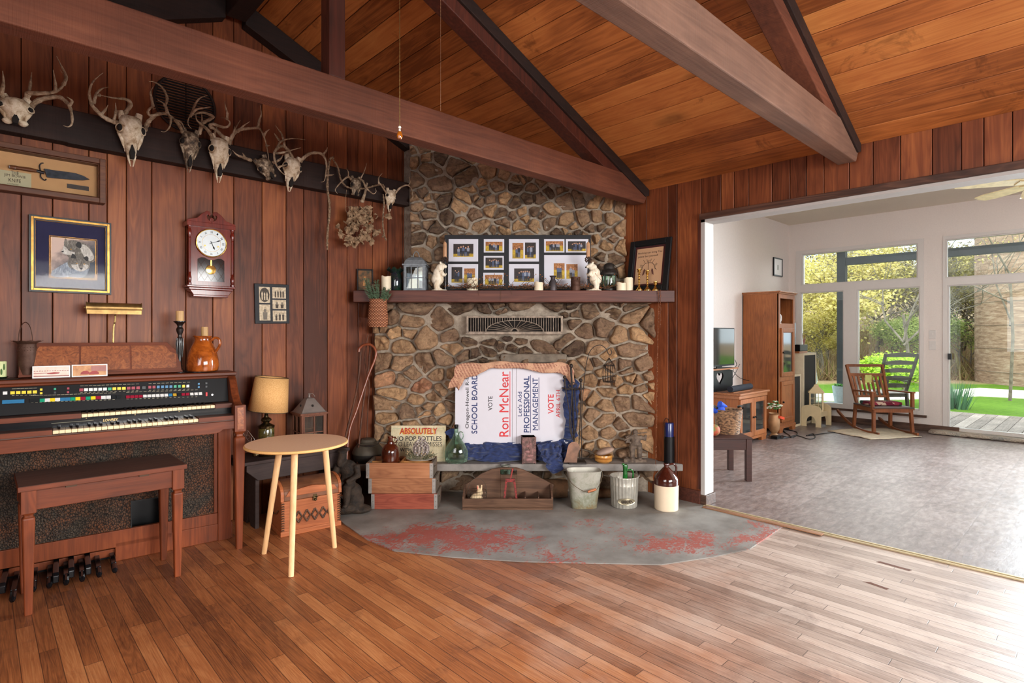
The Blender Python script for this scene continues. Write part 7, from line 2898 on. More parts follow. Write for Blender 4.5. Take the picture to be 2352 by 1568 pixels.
for (pts, st) in (([(1512, 664), (1513, 700), (1511, 760), (1509, 850), (1508, 950), (1506, 1050), (1506, 1090)], 0.012), ([(1517, 664), (1517, 720), (1516, 752)], 0.014)):
 sp = smooth_path([L.p(a, b) for a, b in pts], 30)
 acc = 0
 for i in range(1, len(sp)):
  acc += (sp[i] - sp[i - 1]).length
  if acc > st * 0.62:
   acc = 0
   j = random.random()
   mb.ball((sp[i].x + 0.004 * (j - 0.5), sp[i].y, sp[i].z), 0.0028 + 0.0035 * (j > 0.6), 0.003, 0.004, 6, 4)
 mb.tube(sp, 0.0012, 4)
for i in range(7):
 mb.ball(L.p(1503 + random.random() * 8, 1068 + i * 4), 0.006, n=7, m=5)
mb.build('links', plain('rust_chain', (128, 78, 50), 0.6, 0.4, var=0.3, scale=50), t)

# ---- dutch oven
t = place('dutch_oven', 'lidded grey cast iron pot at the left end of the hearth shelf', 'pot', 845, 4.275, ZS - 0.0)
L = LC(845, 4.275, ZS)
k = L.k
M_ci = plain('seasoned_iron', (92, 84, 72), 0.6, 0.3, var=0.15, scale=14, bump=0.3)
mb = MB()
mb.lathe([(0, 0), (28 * k, 0.0), (32 * k, 0.02), (33 * k, L.z(1040)), (34 * k, L.z(1039)), (0, L.z(1039))], 36)
mb.build('pot', plain('dark_iron', (48, 42, 38), 0.6, 0.3, bump=0.3), t)
mb = MB()
mb.lathe([(35 * k, L.z(1040)), (35.5 * k, L.z(1037)), (31 * k, L.z(1027)), (23 * k, L.z(1018)), (19 * k, L.z(1015)), (18 * k, L.z(1010)), (15 * k, L.z(1007)), (0, L.z(1005))], 40)
mb.lathe([(19.5 * k, L.z(1014.5)), (21 * k, L.z(1013.5)), (19.5 * k, L.z(1012.5))], 40)
mb.build('lid', M_ci, t)
mb = MB()
bp = smooth_path([L.p(818, 1012, -0.02), L.p(820, 1018, -0.07), L.p(830, 1023, -0.095), L.p(846, 1025, -0.10), L.p(862, 1022, -0.095), L.p(870, 1016, -0.07), L.p(871, 1009, -0.02)], 5)
mb.tube(bp, 0.0022, 6)
for i in range(12):
 c = Vector(L.p(836 + i * 2, 1023.7, -0.1))
 mb.ball(c, 0.0025, 0.006, 0.008, 6, 5)
mb.build('bail', M_ir, t)

# ON THE FLOOR BY THE HEARTH
ZF = 0.0065
# ---- tote tray
TDp = 3.94
M_tote = wood('tote_wood', (66, 46, 34), (104, 76, 58), (142, 106, 80), 'X', 1.0, 0.75, 0.2, stain=0.4, amp=0.5)
t = place('tool_tote', 'long worn wooden tool tote with an arched central handle board on the hearth pad', 'tool tote', 1166, TDp, ZF)
L = LC(1166, TDp, ZF)
bd = 0.15      # board is this far behind the front
mb = MB()
q = [(1070, 1112), (1085, 1102), (1105, 1088), (1130, 1077), (1150, 1073), (1185, 1073), (1205, 1080), (1235, 1094), (1272, 1113), (1264, 1142), (1070, 1142)]
zt_ = [(L.x(a, bd), max(L.z(b, bd), 0.02)) for a, b in q[:-2]]
poly = [(zt_[0][0], 0.02)] + zt_ + [(L.x(1264, bd), 0.02)]
# slot for the hand: built as two side pieces, a lower and an upper piece
sx0, sx1 = L.x(1149, bd), L.x(1187, bd)
sz0, sz1 = L.z(1089, bd), L.z(1079, bd)
mb.prism([poly[0]] + [p_ for p_ in zt_ if p_[0] < sx0] + [(sx0, L.z(1074, bd)), (sx0, 0.02)], bd, bd + 0.018)
mb.prism([(sx1, 0.02), (sx1, L.z(1074, bd))] + [p_ for p_ in zt_ if p_[0] > sx1] + [poly[-1]], bd, bd + 0.018)
mb.prism([(sx0, 0.02), (sx0, sz0), (sx0 + 0.01, sz0 - 0.004), (sx1 - 0.01, sz0 - 0.004), (sx1, sz0), (sx1, 0.02)], bd, bd + 0.018)
mb.prism([(sx0, sz1), (sx0 + 0.01, sz1 + 0.003), (sx1 - 0.01, sz1 + 0.003), (sx1, sz1), (sx1, L.z(1074, bd)), (sx0, L.z(1074, bd))], bd, bd + 0.018)
mb.build('handle_board', M_tote, t, bevel=0.002, seg=1)
w0, w1 = L.x(1062), L.x(1271)
mb = MB()
mb.prism([(0, 0.012), (-0.012, 0.076), (0.002, 0.078), (0.014, 0.014)], w0, w1 - 0.004, 'yz')
mb.build('front_board', M_tote, t, bevel=0.002, seg=1)
mb = MB()
mb.prism([(0.30, 0.012), (0.312, 0.076), (0.30, 0.078), (0.288, 0.014)], w0, w1 - 0.004, 'yz')
mb.build('back_board', M_tote, t, bevel=0.002, seg=1)
for s, x in ((-1, w0), (1, w1 - 0.016)):
 mb = MB()
 mb.prism([(0.0, 0.012), (0.30, 0.012), (0.31, 0.1), (0.2, 0.13), (0.15, 0.14), (0.08, 0.125), (-0.01, 0.09)], x, x + 0.014, 'yz')
 mb.build('end_board', M_tote, t, bevel=0.002, seg=1)
mb = MB()
mb.box(w0 + 0.0, -0.012, 0, w1 - 0.004, 0.31, 0.012)
mb.build('bottom', M_tote, t, bevel=0.002, seg=1)
mb = MB()
for px in (1206, 1236):
 mb.box(L.x(px, 0.08) - 0.004, 0.014, 0.013, L.x(px, 0.08) + 0.004, bd, 0.085)
mb.build('divider', M_tote, t)
# wire bunny basket in the tote
t = place('wire_basket', 'small wire basket with a bail at the left end of the tote', 'basket', 1096, 4.01, 0.0215)
L = LC(1096, 4.01, 0.0215)
mb = MB()
R = 0.07
zc_ = 0.075
for (zz0, rr) in ((0.002, 0.042), (0.03, 0.06), (0.055, 0.069), (0.08, 0.071), (0.1, 0.066)):
 mb.tube([(rr * math.cos(a), rr * 0.8 * math.sin(a), zz0) for a in [2 * PI * q / 24 for q in range(24)]], 0.0012, 4, closed=True)
for j in range(24):
 a = 2 * PI * j / 24
 mb.tube([(rr * math.cos(a), rr * 0.8 * math.sin(a), zz0) for zz0, rr in ((0.002, 0.042), (0.03, 0.06), (0.055, 0.069), (0.08, 0.071), (0.1, 0.066))], 0.0009, 4)
mb.tube([(0.066 * math.cos(a), 0, 0.1 + 0.085 * math.sin(a)) for a in [PI * q / 14 for q in range(15)]], 0.0018, 5)
mb.build('wire', plain('grey_wire', (96, 84, 74), 0.4, 0.7), t)
t = place('bunny_figure', 'cream plush rabbit sitting inside the small wire basket', 'toy rabbit', 1096, 4.005, 0.024)
mb = MB()
mb.ball((-0.005, 0, 0.04), 0.045, 0.036, 0.038)
mb.ball((0.018, -0.006, 0.085), 0.024, 0.022, 0.024)
mb.tube([(0.010, 0, 0.1), (0.002, 0, 0.135)], [0.009, 0.008], 8)
mb.tube([(0.028, 0, 0.1), (0.032, 0, 0.138)], [0.008, 0.006], 8)
bo = mb.build('body', plain('cream_plush', (224, 200, 160), 0.9, bump=0.5, scale=60), t, remesh=0.004)
mb = MB()
mb.ball((0.004, -0.008, 0.12), 0.005, 0.003, 0.013, 8, 6)
mb.build('inner_ear', plain('pink_felt', (216, 130, 110), 0.9), t)
# red iron press
t = place('bottle_jack', 'small red A-frame press with a lever handle standing in the tote', 'tool', 1172, 3.99, 0.0215)
L = LC(1172, 3.99, 0.0215)
M_rp = plain('chipped_red_paint', (150, 48, 44), 0.5, scale=70, c2=(84, 44, 40))
mb = MB()
for s, a, b in ((-1, 1163, 1157), (1, 1181, 1188)):
 mb.bar((L.x(b), 0, 0), (L.x(a), 0.0, L.z(1102)), 0.014, 0.02, (0, 1, 0))
mb.box(L.x(1161), -0.01, L.z(1106), L.x(1183), 0.012, L.z(1099))
mb.box(L.x(1157), -0.015, 0, L.x(1188), 0.03, 0.006)
mb.build('frame', M_rp, t, bevel=0.001, seg=1)
mb = MB()
mb.bar((L.x(1172), -0.004, L.z(1101)), (L.x(1178), -0.004, L.z(1075)), 0.01, 0.01, (0, 1, 0))
mb.build('lever', M_rp, t)
mb = MB()
mb.lathe([(0, 0.006), (0.02, 0.006), (0.02, 0.045), (0.01, 0.05), (0, 0.05)], 16)
mb.build('ram', plain('scuffed_red', (176, 70, 66), 0.5, scale=60, c2=(150, 130, 124)), t)
# glass jar behind the tote
t = place('glass_jar', 'clear glass jar with a white ring lid standing behind the tote handle', 'jar', 1161, 4.2, ZF)
t.location = fworld((1161 - W / 2) / FPX * 4.146, 4.146, ZF)
L = LC(1161, 4.146, ZF)
mb = MB()
R = 11 * L.k
zt = L.z(1068)
mb.lathe([(0, 0), (R, 0), (R * 1.05, 0.01), (R * 1.05, zt - 0.03), (R * 0.9, zt - 0.012), (R * 0.9, zt)], 26)
mb.build('glass', M_gg, t)
mb = MB()
mb.tube([(R * 0.98 * math.cos(a), R * 0.98 * math.sin(a), zt) for a in [2 * PI * q / 26 for q in range(26)]], 0.004, 7, closed=True)
mb.build('lid_ring', M_galv, t)

# ---- galvanised bucket, garden pail, bottle, crock
n_ = NT('zinc_bucket')
f_ = n_.noise(n_.coord(), 9, 8, 0.75, 0.6)
x_, y_, z_ = n_.sep(n_.coord())
g_ = n_.math('ADD', f_, n_.math('MULTIPLY', n_.math('SUBTRACT', 0.12, z_), 1.1))
M_zb = n_.done(n_.ramp(g_, [(0.38, srgb(176, 172, 160)), (0.55, srgb(140, 142, 122)), (0.68, srgb(128, 112, 82)), (0.85, srgb(140, 104, 66))]), 0.55, 0.3, n_.bump(f_, 0.3, 0.003))

def bucket_mesh(mb, prof, sx=1.0, sy=1.0, n=40, square=0.0):
 vs, fs = [], []
 for r, z in prof:
  for k in range(n):
   a = 2 * PI * k / n
   s = 1 + square * (math.cos(2 * a) ** 2 * -0.5 + 0.5) * 0.35
   vs.append((r * s * math.cos(a) * sx, r * s * math.sin(a) * sy, z))
 for i in range(len(prof) - 1):
  for k in range(n):
   fs.append((i * n + k, i * n + (k + 1) % n, (i + 1) * n + (k + 1) % n, (i + 1) * n + k))
 mb.s = True
 mb.add(vs, fs)
 mb.s = False

t = place('zinc_bucket', 'oval weathered galvanised bucket with a wooden grip on the hearth pad', 'bucket', 1341, 4.0, ZF, rz=0.05)
L = LC(1341, 4.0, ZF)
hb = L.z(1079)
mb = MB()
bucket_mesh(mb, [(0.0, 0.004), (0.082, 0.004), (0.086, 0.0), (0.088, 0.006), (0.118, hb - 0.01), (0.123, hb), (0.119, hb + 0.002), (0.114, hb - 0.012), (0.082, 0.012), (0, 0.012)], 1.0, 0.62, square=1)
mb.build('body', M_zb, t)
mb = MB()
mb.tube(smooth_path([(-0.125, -0.02, hb - 0.03), (-0.10, -0.09, hb - 0.07), (-0.03, -0.115, hb - 0.115), (0.03, -0.12, hb - 0.125), (0.08, -0.10, hb - 0.10), (0.122, -0.04, hb - 0.04), (0.128, -0.01, hb - 0.01)], 5), 0.0022, 6)
mb.build('bail', plain('old_wire', (110, 96, 76), 0.5, 0.6), t)
mb = MB()
mb.tube([(0.006, -0.12, hb - 0.122), (0.065, -0.108, hb - 0.108)], [0.008, 0.008], 10)
mb.build('wooden_grip', wood('grip_wood', (120, 66, 36), (170, 100, 58), (200, 130, 84), 'X', 3), t)
t = place('garden_pail', 'fluted silver metal pail with a GARDEN plaque on the hearth pad', 'pail', 1433.5, 4.03, ZF)
L = LC(1433.5, 4.03, ZF)
hb = L.z(1091)
R = 31 * L.k
mb = MB()
n = 144
vs, fs = [], []
for (r, z, fl) in ((0.9, 0.0, 0), (0.93, 0.004, 1), (1.0, hb * 0.7, 1), (1.02, hb * 0.72, 0), (1.0, hb * 0.75, 1), (1.02, hb * 0.97, 1), (1.06, hb, 0), (1.0, hb, 0), (0.98, hb * 0.7, 0), (0.9, 0.01, 0)):
 for k in range(n):
  a = 2 * PI * k / n
  rr = R * r * (1 + (0.022 * math.cos(k * PI * 2 * 24 / n) if fl else 0))
  vs.append((rr * math.cos(a), rr * math.sin(a), z))
for i in range(9):
 for k in range(n):
  fs.append((i * n + k, i * n + (k + 1) % n, (i + 1) * n + (k + 1) % n, (i + 1) * n + k))
fs.append(tuple(reversed(range(n))))
mb.s = True
mb.add(vs, fs)
mb.build('body', plain('fluted_zinc', (196, 192, 180), 0.4, 0.45, var=0.12, scale=20), t, sharp=None)
mb = MB()
pts = [(0.058 * math.cos(a), -R * 0.99 - 0.004 + 0.016 * math.cos(a) ** 2, 0.055 + 0.022 * math.sin(a)) for a in [2 * PI * q / 24 for q in range(24)]]
mb.add(pts + [(0, -R - 0.006, 0.055)], [(i, (i + 1) % 24, 24) for i in range(24)])
mb.tube(pts, 0.0025, 6, closed=True)
mb.m = 1
mb.text('GARDEN', -0.042, 0.045, 0.042, 0.067, -R - 0.0085, bold=0.05)
mb.build('plaque', [plain('plaque_silver', (190, 178, 150), 0.3, 0.8), plain('embossed_dark', (62, 50, 40), 0.4, 0.3)], t)
for s in (-1, 1):
 mb = MB()
 mb.tube([(s * R * 1.0 + s * 0.014 * math.sin(a), 0.022 * math.cos(a), hb * 0.9 + 0.01 + 0.016 * math.sin(a)) for a in [PI * q / 8 for q in range(9)]], 0.002, 5)
 mb.build('handle', M_galv, t)
t = place('green_bottle', 'green glass cruet bottle with a loop handle standing inside the garden pail', 'bottle', 1436, 4.03, 0.0175)
L = LC(1436, 4.03, 0.0175)
k = L.k
M_grn = plain('green_glass', (28, 104, 40), 0.08, var=0.35, scale=12, coat=0.6)
mb = MB()
mb.lathe([(0, 0), (16 * k, 0), (17 * k, 0.05), (11 * k, L.z(1115)), (6 * k, L.z(1100)), (5 * k, L.z(1080)), (5.5 * k, L.z(1074)), (6 * k, L.z(1070)), (4.5 * k, L.z(1066)), (0, L.z(1066))], 22)
mb.ball((-0.014, 0, L.z(1066)), 0.012, 0.007, 0.008)
mb.build('body', M_grn, t)
mb = MB()
mb.tube(smooth_path([L.p(1441, 1080), L.p(1450, 1078), L.p(1454, 1085), L.p(1453, 1100), L.p(1449, 1112)], 4), 0.0055, 9)
mb.build('handle', M_grn, t)
t = place('stoneware_jug', 'two-tone stoneware jug with brown shoulder and cream base beside the door opening', 'jug', 1530.5, 3.96, ZF)
L = LC(1530.5, 3.96, ZF)
k = L.k
R = 27.5 * k
mb = MB()
mb.lathe([(0, 0), (R * 0.94, 0), (R * 0.97, 0.005), (R * 0.97, 0.01), (R, L.z(1111)), (R, L.z(1109))], 40)
mb.build('cream_base', plain('cream_glaze', (226, 206, 178), 0.18, var=0.02, coat=0.4), t)
mb = MB()
mb.lathe([(R, L.z(1111)), (R * 1.003, L.z(1108)), (R * 0.99, L.z(1098)), (R * 0.9, L.z(1092)), (R * 0.3, L.z(1074)), (R * 0.2, L.z(1072)), (R * 0.19, L.z(1068)), (R * 0.24, L.z(1066)), (R * 0.22, L.z(1064)), (0, L.z(1064))], 40)
mb.build('brown_shoulder', plain('brown_glaze', (74, 30, 20), 0.12, var=0.2, scale=6, coat=0.5), t)
mb = MB()
mb.tube(smooth_path([L.p(1536, 1067), L.p(1546, 1065), L.p(1553, 1072), L.p(1552, 1084), L.p(1549, 1090)], 4), 0.007, 9)
mb.build('handle', _mc['brown_glaze'], t)
# round logs tucked under the shelf
M_bark = plain('log_bark', (110, 80, 54), 0.85, var=0.3, scale=14, bump=0.6)
for px, py, r, ln, lab in ((1256, 1140, 0.07, 0.3, 'round firewood log under the hearth shelf behind the bucket'), (1386, 1128, 0.035, 0.22, 'thin pale stick of firewood beneath the shelf beside the garden pail')):
 d = 4.22
 r_ = (px - W / 2) / FPX * d
 t = thing('firewood_log', lab, 'log', fworld(r_, d, ZF + r), FRONT)
 mb = MB()
 mb.tube([(-ln / 2, 0, 0), (0, 0.0, 0.001), (ln / 2, 0, 0)], [r * 0.96, r, r * 0.95], 18)
 mb.build('bark', M_bark, t)
# THINGS ON THE MANTEL
ZM = mz1 + 0.0005
MD = 4.30

def mthing(name, label, cat, px, d=MD, rz=0.0, group=None, **kw):
 return place(name, label, cat, px, d, ZM, rz, group, **kw), LC(px, d, ZM)

# big collage board
t, L = mthing('photo_collage', 'wide black collage board of family photographs in white mats leaning above the mantel', 'picture board', 1189, 4.40, tiltx=math.radians(-3))
x0, x1, zt = L.x(1020), L.x(1358), L.z(538)
mb = MB()
mb.box(x0, 0, 0, x1, 0.02, zt)
mb.build('board', plain('board_black', (26, 26, 30), 0.6, var=0.1), t, bevel=0.002)
M_mat = plain('white_mat', (212, 212, 220), 0.7, var=0.01)
M_aut = plain('photo_autumn', (176, 116, 60), 0.5, scale=120, c2=(110, 64, 36))
M_fld = plain('photo_field', (196, 164, 40), 0.5, scale=60, c2=(150, 120, 30))
M_drk = plain('photo_woods', (52, 40, 34), 0.5, scale=90, c2=(28, 24, 24))
M_skin = plain('photo_skin', (206, 156, 128), 0.6)
M_clo = [plain('photo_clothes_a', (44, 46, 56), 0.6), plain('photo_clothes_b', (150, 154, 166), 0.6), plain('photo_clothes_c', (84, 96, 124), 0.6)]

def photo(mb, a, b, c, d, n, dark, rnd):
 X0, X1, Z1, Z0 = L.x(a), L.x(c), L.z(b), L.z(d)
 y = -0.004
 h = Z1 - Z0
 mb.m = 3 if dark else 1
 mb.quad((X0, y, Z0), (X1, y, Z0), (X1, y, Z1), (X0, y, Z1))
 mb.m = 2
 mb.quad((X0, y - 0.0002, Z0), (X1, y - 0.0002, Z0), (X1, y - 0.0002, Z0 + h * (0.25 if dark else 0.55)), (X0, y - 0.0002, Z0 + h * (0.22 if dark else 0.58)))
 m_ = (X1 - X0) * (0.2 if n > 3 else 0.28)
 for i in range(n):
  cx = lerp(X0 + m_, X1 - m_, (i + 0.5) / n)
  hh = h * rnd.uniform(0.62, 0.78)
  w = min((X1 - X0 - 2 * m_) / n * 0.62, h * 0.14)
  yy = y - 0.0004 - 0.0001 * i
  zf = Z0 + h * 0.06
  mb.m = rnd.choice((5, 5, 7))
  for s in (-1, 1):
   mb.quad((cx + s * w * 0.45 - w * 0.32, yy, zf), (cx + s * w * 0.45 + w * 0.32, yy, zf), (cx + s * w * 0.4 + w * 0.4, yy, zf + hh * 0.5), (cx + s * w * 0.4 - w * 0.4, yy, zf + hh * 0.5))
  mb.m = rnd.choice((5, 6, 7))
  mb.add([(cx - w * 0.75, yy, zf + hh * 0.45), (cx + w * 0.75, yy, zf + hh * 0.45), (cx + w * 0.95, yy, zf + hh * 0.78), (cx + w * 0.4, yy, zf + hh * 0.86), (cx - w * 0.4, yy, zf + hh * 0.86), (cx - w * 0.95, yy, zf + hh * 0.78)], [(0, 1, 2, 3, 4, 5)])
  mb.m = 4
  r = w * 0.5
  mb.add([(cx + r * math.cos(q), yy, zf + hh * 0.86 + r * 1.2 + r * 1.25 * math.sin(q)) for q in [2 * PI * k / 8 for k in range(8)]], [tuple(range(8))])

RM = random.Random(21)
for mat_, phs in (((1030, 548, 1098, 600), [(1041, 559, 1087, 589, 5, 1)]), ((1029, 606, 1098, 658), [(1037, 613, 1062, 649, 3, 1), (1066, 616, 1091, 650, 3, 0)]),
     ((1111, 548, 1158, 579), [(1115, 554, 1154, 576, 5, 0)]), ((1111, 587, 1157, 619), [(1115, 591, 1154, 615, 6, 1)]), ((1110, 626, 1157, 657), [(1114, 631, 1154, 654, 4, 0)]),
     ((1169, 548, 1238, 600), [(1177, 557, 1202, 593, 2, 0), (1206, 556, 1231, 593, 5, 1)]), ((1169, 606, 1238, 657), [(1181, 616, 1227, 647, 6, 1)]),
     ((1250, 548, 1297, 579), [(1254, 553, 1294, 576, 6, 0)]), ((1300, 548, 1352, 579), [(1305, 553, 1346, 576, 6, 1)]), ((1250, 585, 1350, 658), [(1272, 604, 1297, 640, 2, 0), (1301, 606, 1327, 640, 2, 0)])):
 mb = MB()
 a, b, c, d = mat_
 mb.box(L.x(a), -0.003, L.z(d), L.x(c), 0.001, L.z(b))
 for p in phs:
  photo(mb, *p[:4], p[4], p[5], RM)
 mb.build('matted_photo', [M_mat, M_aut, M_fld, M_drk, M_skin] + M_clo, t)

# bears with torches
def bear(px, flip, label):
 t, L = mthing('bear_candleholder', label, 'figurine', px, 4.255, group='carved bears on the mantel')
 s = flip
 k = L.k
 u = lambda a, b, dy=0.0: (s * a * k, dy, b * k)
 mb = MB()
 mb.lathe([(0, 0), (18 * k, 0), (18 * k, 0.008), (0, 0.008)], 24, (0, 0, 0), sy=0.7)
 for f in (-1, 1):
  mb.tube([u(4, 3, f * 0.022), u(6, 12, f * 0.02), u(2, 22, f * 0.014)], [6 * k, 6.5 * k, 9 * k], 12)
  mb.ball(u(0, 3.5, f * 0.022), 7 * k, 5 * k, 3.5 * k)
  mb.tube([u(-4, 44, f * 0.022), u(-10, 36, f * 0.026), u(-15, 38 + 2 * f, f * 0.01)], [5.5 * k, 4.6 * k, 3 * k], 10)
 mb.ball(u(4, 27), 14.5 * k, 12 * k, 15 * k)
 mb.ball(u(2, 41), 12.5 * k, 11 * k, 13 * k)
 mb.ball(u(-2, 53), 9.5 * k, 8 * k, 9 * k)
 mb.ball(u(-7, 57), 8 * k, 7 * k, 7 * k)
 mb.tube([u(-9, 58), u(-17, 54)], [5.5 * k, 3.2 * k], 10)
 for f in (-1, 1):
  mb.ball(u(-3, 64, f * 0.016), 2.6 * k, 2 * k, 3 * k)
 n = NT('carved_ivory_' + str(px))
 f_ = n.noise(n.mapping(n.coord(), (40, 40, 16)), 1, 3, 0.5, 0.8)
 mb.build('body', n.done(n.ramp(f_, [(0.3, srgb(206, 184, 150)), (0.55, srgb(238, 228, 206))]), 0.6, 0, n.bump(f_, 0.6, 0.004)), t, remesh=0.0035)
 mb = MB()
 mb.ball(u(-18.5, 54), 1.8 * k)
 for f in (-1, 1):
  mb.ball(u(-10, 61, f * 0.02), 0.9 * k)
 mb.build('nose_and_eyes', M_black, t)
 mb = MB()
 mb.tube([u(-14, 2, -0.004), u(-14.5, 40, -0.004), u(-13, 66, -0.004)], 0.0035, 8)
 mb.build('torch_pole', M_blk, t)
 mb = MB()
 for q in range(26):
  a = q * 2.4
  z = 66 + 12 * q / 26
  r = (3.5 + 3.5 * math.sin(PI * (q + 4) / 32)) * k
  mb.ball((s * -13 * k + r * math.cos(a), -0.004 + r * math.sin(a), z * k), 0.0055, n=6, m=4)
 mb.build('pine_cone_cup', plain('cone_brown', (86, 62, 48), 0.8, var=0.3), t)
 c, _ = mthing('taper_candle', 'slim tan beeswax candle in the %s bear\'s pine cone cup' % ('left' if s < 0 else 'right'), 'candle', px - 13 * s, 4.255)
 c.location.z = ZM + 77 * k
 mb = MB()
 mb.lathe([(0, 0), (4.4 * k, 0), (4.4 * k, 30 * k), (3.4 * k, 33 * k), (0, 37 * k)], 8)
 mb.tube([(0, 0, 36 * k), (0.002, 0, 41 * k)], 0.001, 5)
 mb.build('wax', plain('beeswax', (204, 156, 116), 0.5), c)

bear(1009, -1, 'cream carved standing bear facing right, at the left end of the collage board')
bear(1364, 1, 'cream carved standing bear facing left, at the right end of the collage board')

def pillar(px, r, h, label, d=4.24, dip=0.006):
 t, L = mthing('pillar_candle', label, 'candle', px, d, group='cream pillar candles on the mantel')
 k = L.k
 mb = MB()
 n = 28
 vs, fs = [], []
 for i, (f, z) in enumerate(((0.2, 0), (1, 0), (1, h * k), (0.86, h * k), (0.8, h * k - dip), (0.02, h * k - dip))):
  for j in range(n):
   a = 2 * PI * j / n
   zz = z + (0.004 * math.sin(2 * a + px) + 0.002 * math.sin(5 * a) if i in (2, 3) else 0)
   vs.append((r * k * f * math.cos(a), r * k * f * math.sin(a), zz))
 for i in range(5):
  for j in range(n):
   fs.append((i * n + j, i * n + (j + 1) % n, (i + 1) * n + (j + 1) % n, (i + 1) * n + j))
 mb.s = True
 mb.add(vs, fs)
 mb.build('wax', M_wax, t)

pillar(887, 11, 33, 'tall cream pillar candle beside the green vase on the mantel', 4.235)
pillar(1085, 13, 29, 'wide cream pillar candle before the collage, near the left bear', 4.3)
pillar(1237.5, 10.5, 19, 'short cream pillar candle left of the small grey milk can', 4.235)
pillar(1427, 11, 18, 'shorter of the two cream candles left of the brass candlesticks')
pillar(1443.5, 10.5, 30, 'taller cream candle just left of the brass candlesticks', 4.29)

# small framed print at the left end
t, L = mthing('framed_print', 'small dark framed print of a girl, at the left end of the mantel', 'picture', 839, 4.33, rz=0.35, tiltx=math.radians(-8))
w, h = 0.062, 0.178
mb = MB()
mb.frame(-w, 0, w, h, 0.012, 0, 0.014)
mb.build('frame', M_blk, t, bevel=0.002)
mb = MB()
mb.box(-w + 0.01, 0.006, 0.01, w - 0.01, 0.012, h - 0.01)
mb.m = 1
mb.prism([(-0.018, 0.045), (0.014, 0.045), (0.006, 0.1), (-0.008, 0.1)], 0.0045, 0.006)
mb.ball((-0.001, 0.006, 0.112), 0.008, 0.001, 0.009)
mb.build('print', [plain('woodland_print', (120, 76, 34), 0.5, scale=30, c2=(50, 46, 22)), plain('print_figure', (186, 126, 66), 0.5)], t)
# green vase
t, L = mthing('ruffled_vase', 'dark green glass vase with a ruffled rim between a candle and the grey lantern', 'vase', 909, 4.33)
k = L.k
mb = MB()
n = 40
vs, fs = [], []
for r, z, w in ((0, 0, 0), (12, 0, 0), (13.5, 4, 0), (14.5, 28, 0), (13, 38, 0), (11, 42, 0), (14, 46, 0.05), (19, 50, 0.1), (17, 53, 0.14)):
 for j in range(n):
  a = 2 * PI * j / n
  f = 1 + w * math.cos(7 * a)
  vs.append((r * k * f * math.cos(a), r * k * f * math.sin(a), (z + w * 20 * math.sin(7 * a)) * k))
for i in range(8):
 for j in range(n):
  fs.append((i * n + j, i * n + (j + 1) % n, (i + 1) * n + (j + 1) % n, (i + 1) * n + j))
mb.s = True
mb.add(vs, fs)
mb.build('body', plain('dark_green_vase', (26, 48, 34), 0.06, var=0.3, scale=20, coat=0.7, c2=(40, 34, 50)), t, solid=0.002)
# grey lantern
t, L = mthing('lantern', 'blue-grey distressed metal lantern with a rounded hood on the mantel', 'lantern', 956, 4.34)
k = L.k
M_lg = plain('blue_grey_metal', (132, 138, 142), 0.6, 0.3, var=0.15, scale=40)
lantern_body(t, 25 * k, 55 * k, 0.008, M_lg, [(26 * k, 58 * k), (25 * k, 60 * k), (21 * k, 70 * k), (15 * k, 76 * k), (10 * k, 78 * k)], M_lg, 3, 2, bar=0.012)
mb = MB()
mb.tube([(7 * k * math.cos(a), 0, 78 * k + 14 * k * math.sin(a)) for a in [PI * q / 12 for q in range(13)]], 0.0035, 7)
mb.build('handle', M_lg, t)
t, L = mthing('candle', 'cream candle inside the blue-grey mantel lantern', 'candle', 950, 4.34)
t.location.z = ZM + 0.0085
mb = MB()
mb.lathe([(0, 0), (13 * k, 0), (13 * k, 26 * k), (0, 25 * k)], 22)
mb.build('wax', M_wax, t)
# berry twig garland
t, L = mthing('berry_garland', 'garland of dry brown twigs with small orange berries strung along the mantel', 'garland', 1180, 4.225)
mb = MB()
mc = MB()
RG = random.Random(12)
for i in range(230):
 px = RG.uniform(1030, 1400)
 if 1225 < px < 1250 and RG.random() < 0.5:
  continue
 side = RG.choice((-1, 1))
 dy = RG.uniform(-0.015, 0.05)
 h = RG.uniform(4, 14) if RG.random() < 0.85 else RG.uniform(14, 38)
 z0 = RG.uniform(1, 5)
 p = [(px, 665 - z0), (px + side * RG.uniform(5, 12), 665 - z0 - h * 0.4), (px + side * RG.uniform(12, 26), 665 - h)]
 q = [Vector(L.p(a, b, dy + 0.004 * j)) for j, (a, b) in enumerate(p)]
 for v in q:
  v.z = max(v.z, 0.003)
 mb.tube(q, [0.0019, 0.0015, 0.0008], 4)
 if RG.random() < 0.75:
  mc.ball(tuple(q[-1]), 0.0042, n=6, m=4)
for s in ((1095, 668, 1100, 680), (1148, 668, 1150, 690), (1172, 668, 1176, 676)):
 mb.tube([L.p(s[0], 664, -0.02), L.p(s[0] + 2, s[1], -0.035), L.p(s[2], s[3], -0.034)], [0.0016, 0.0014, 0.0008], 4)
mb.build('twigs', plain('dry_twig', (96, 70, 50), 0.85, var=0.2), t)
mc.build('berries', plain('rust_berries', (168, 94, 44), 0.5), t)
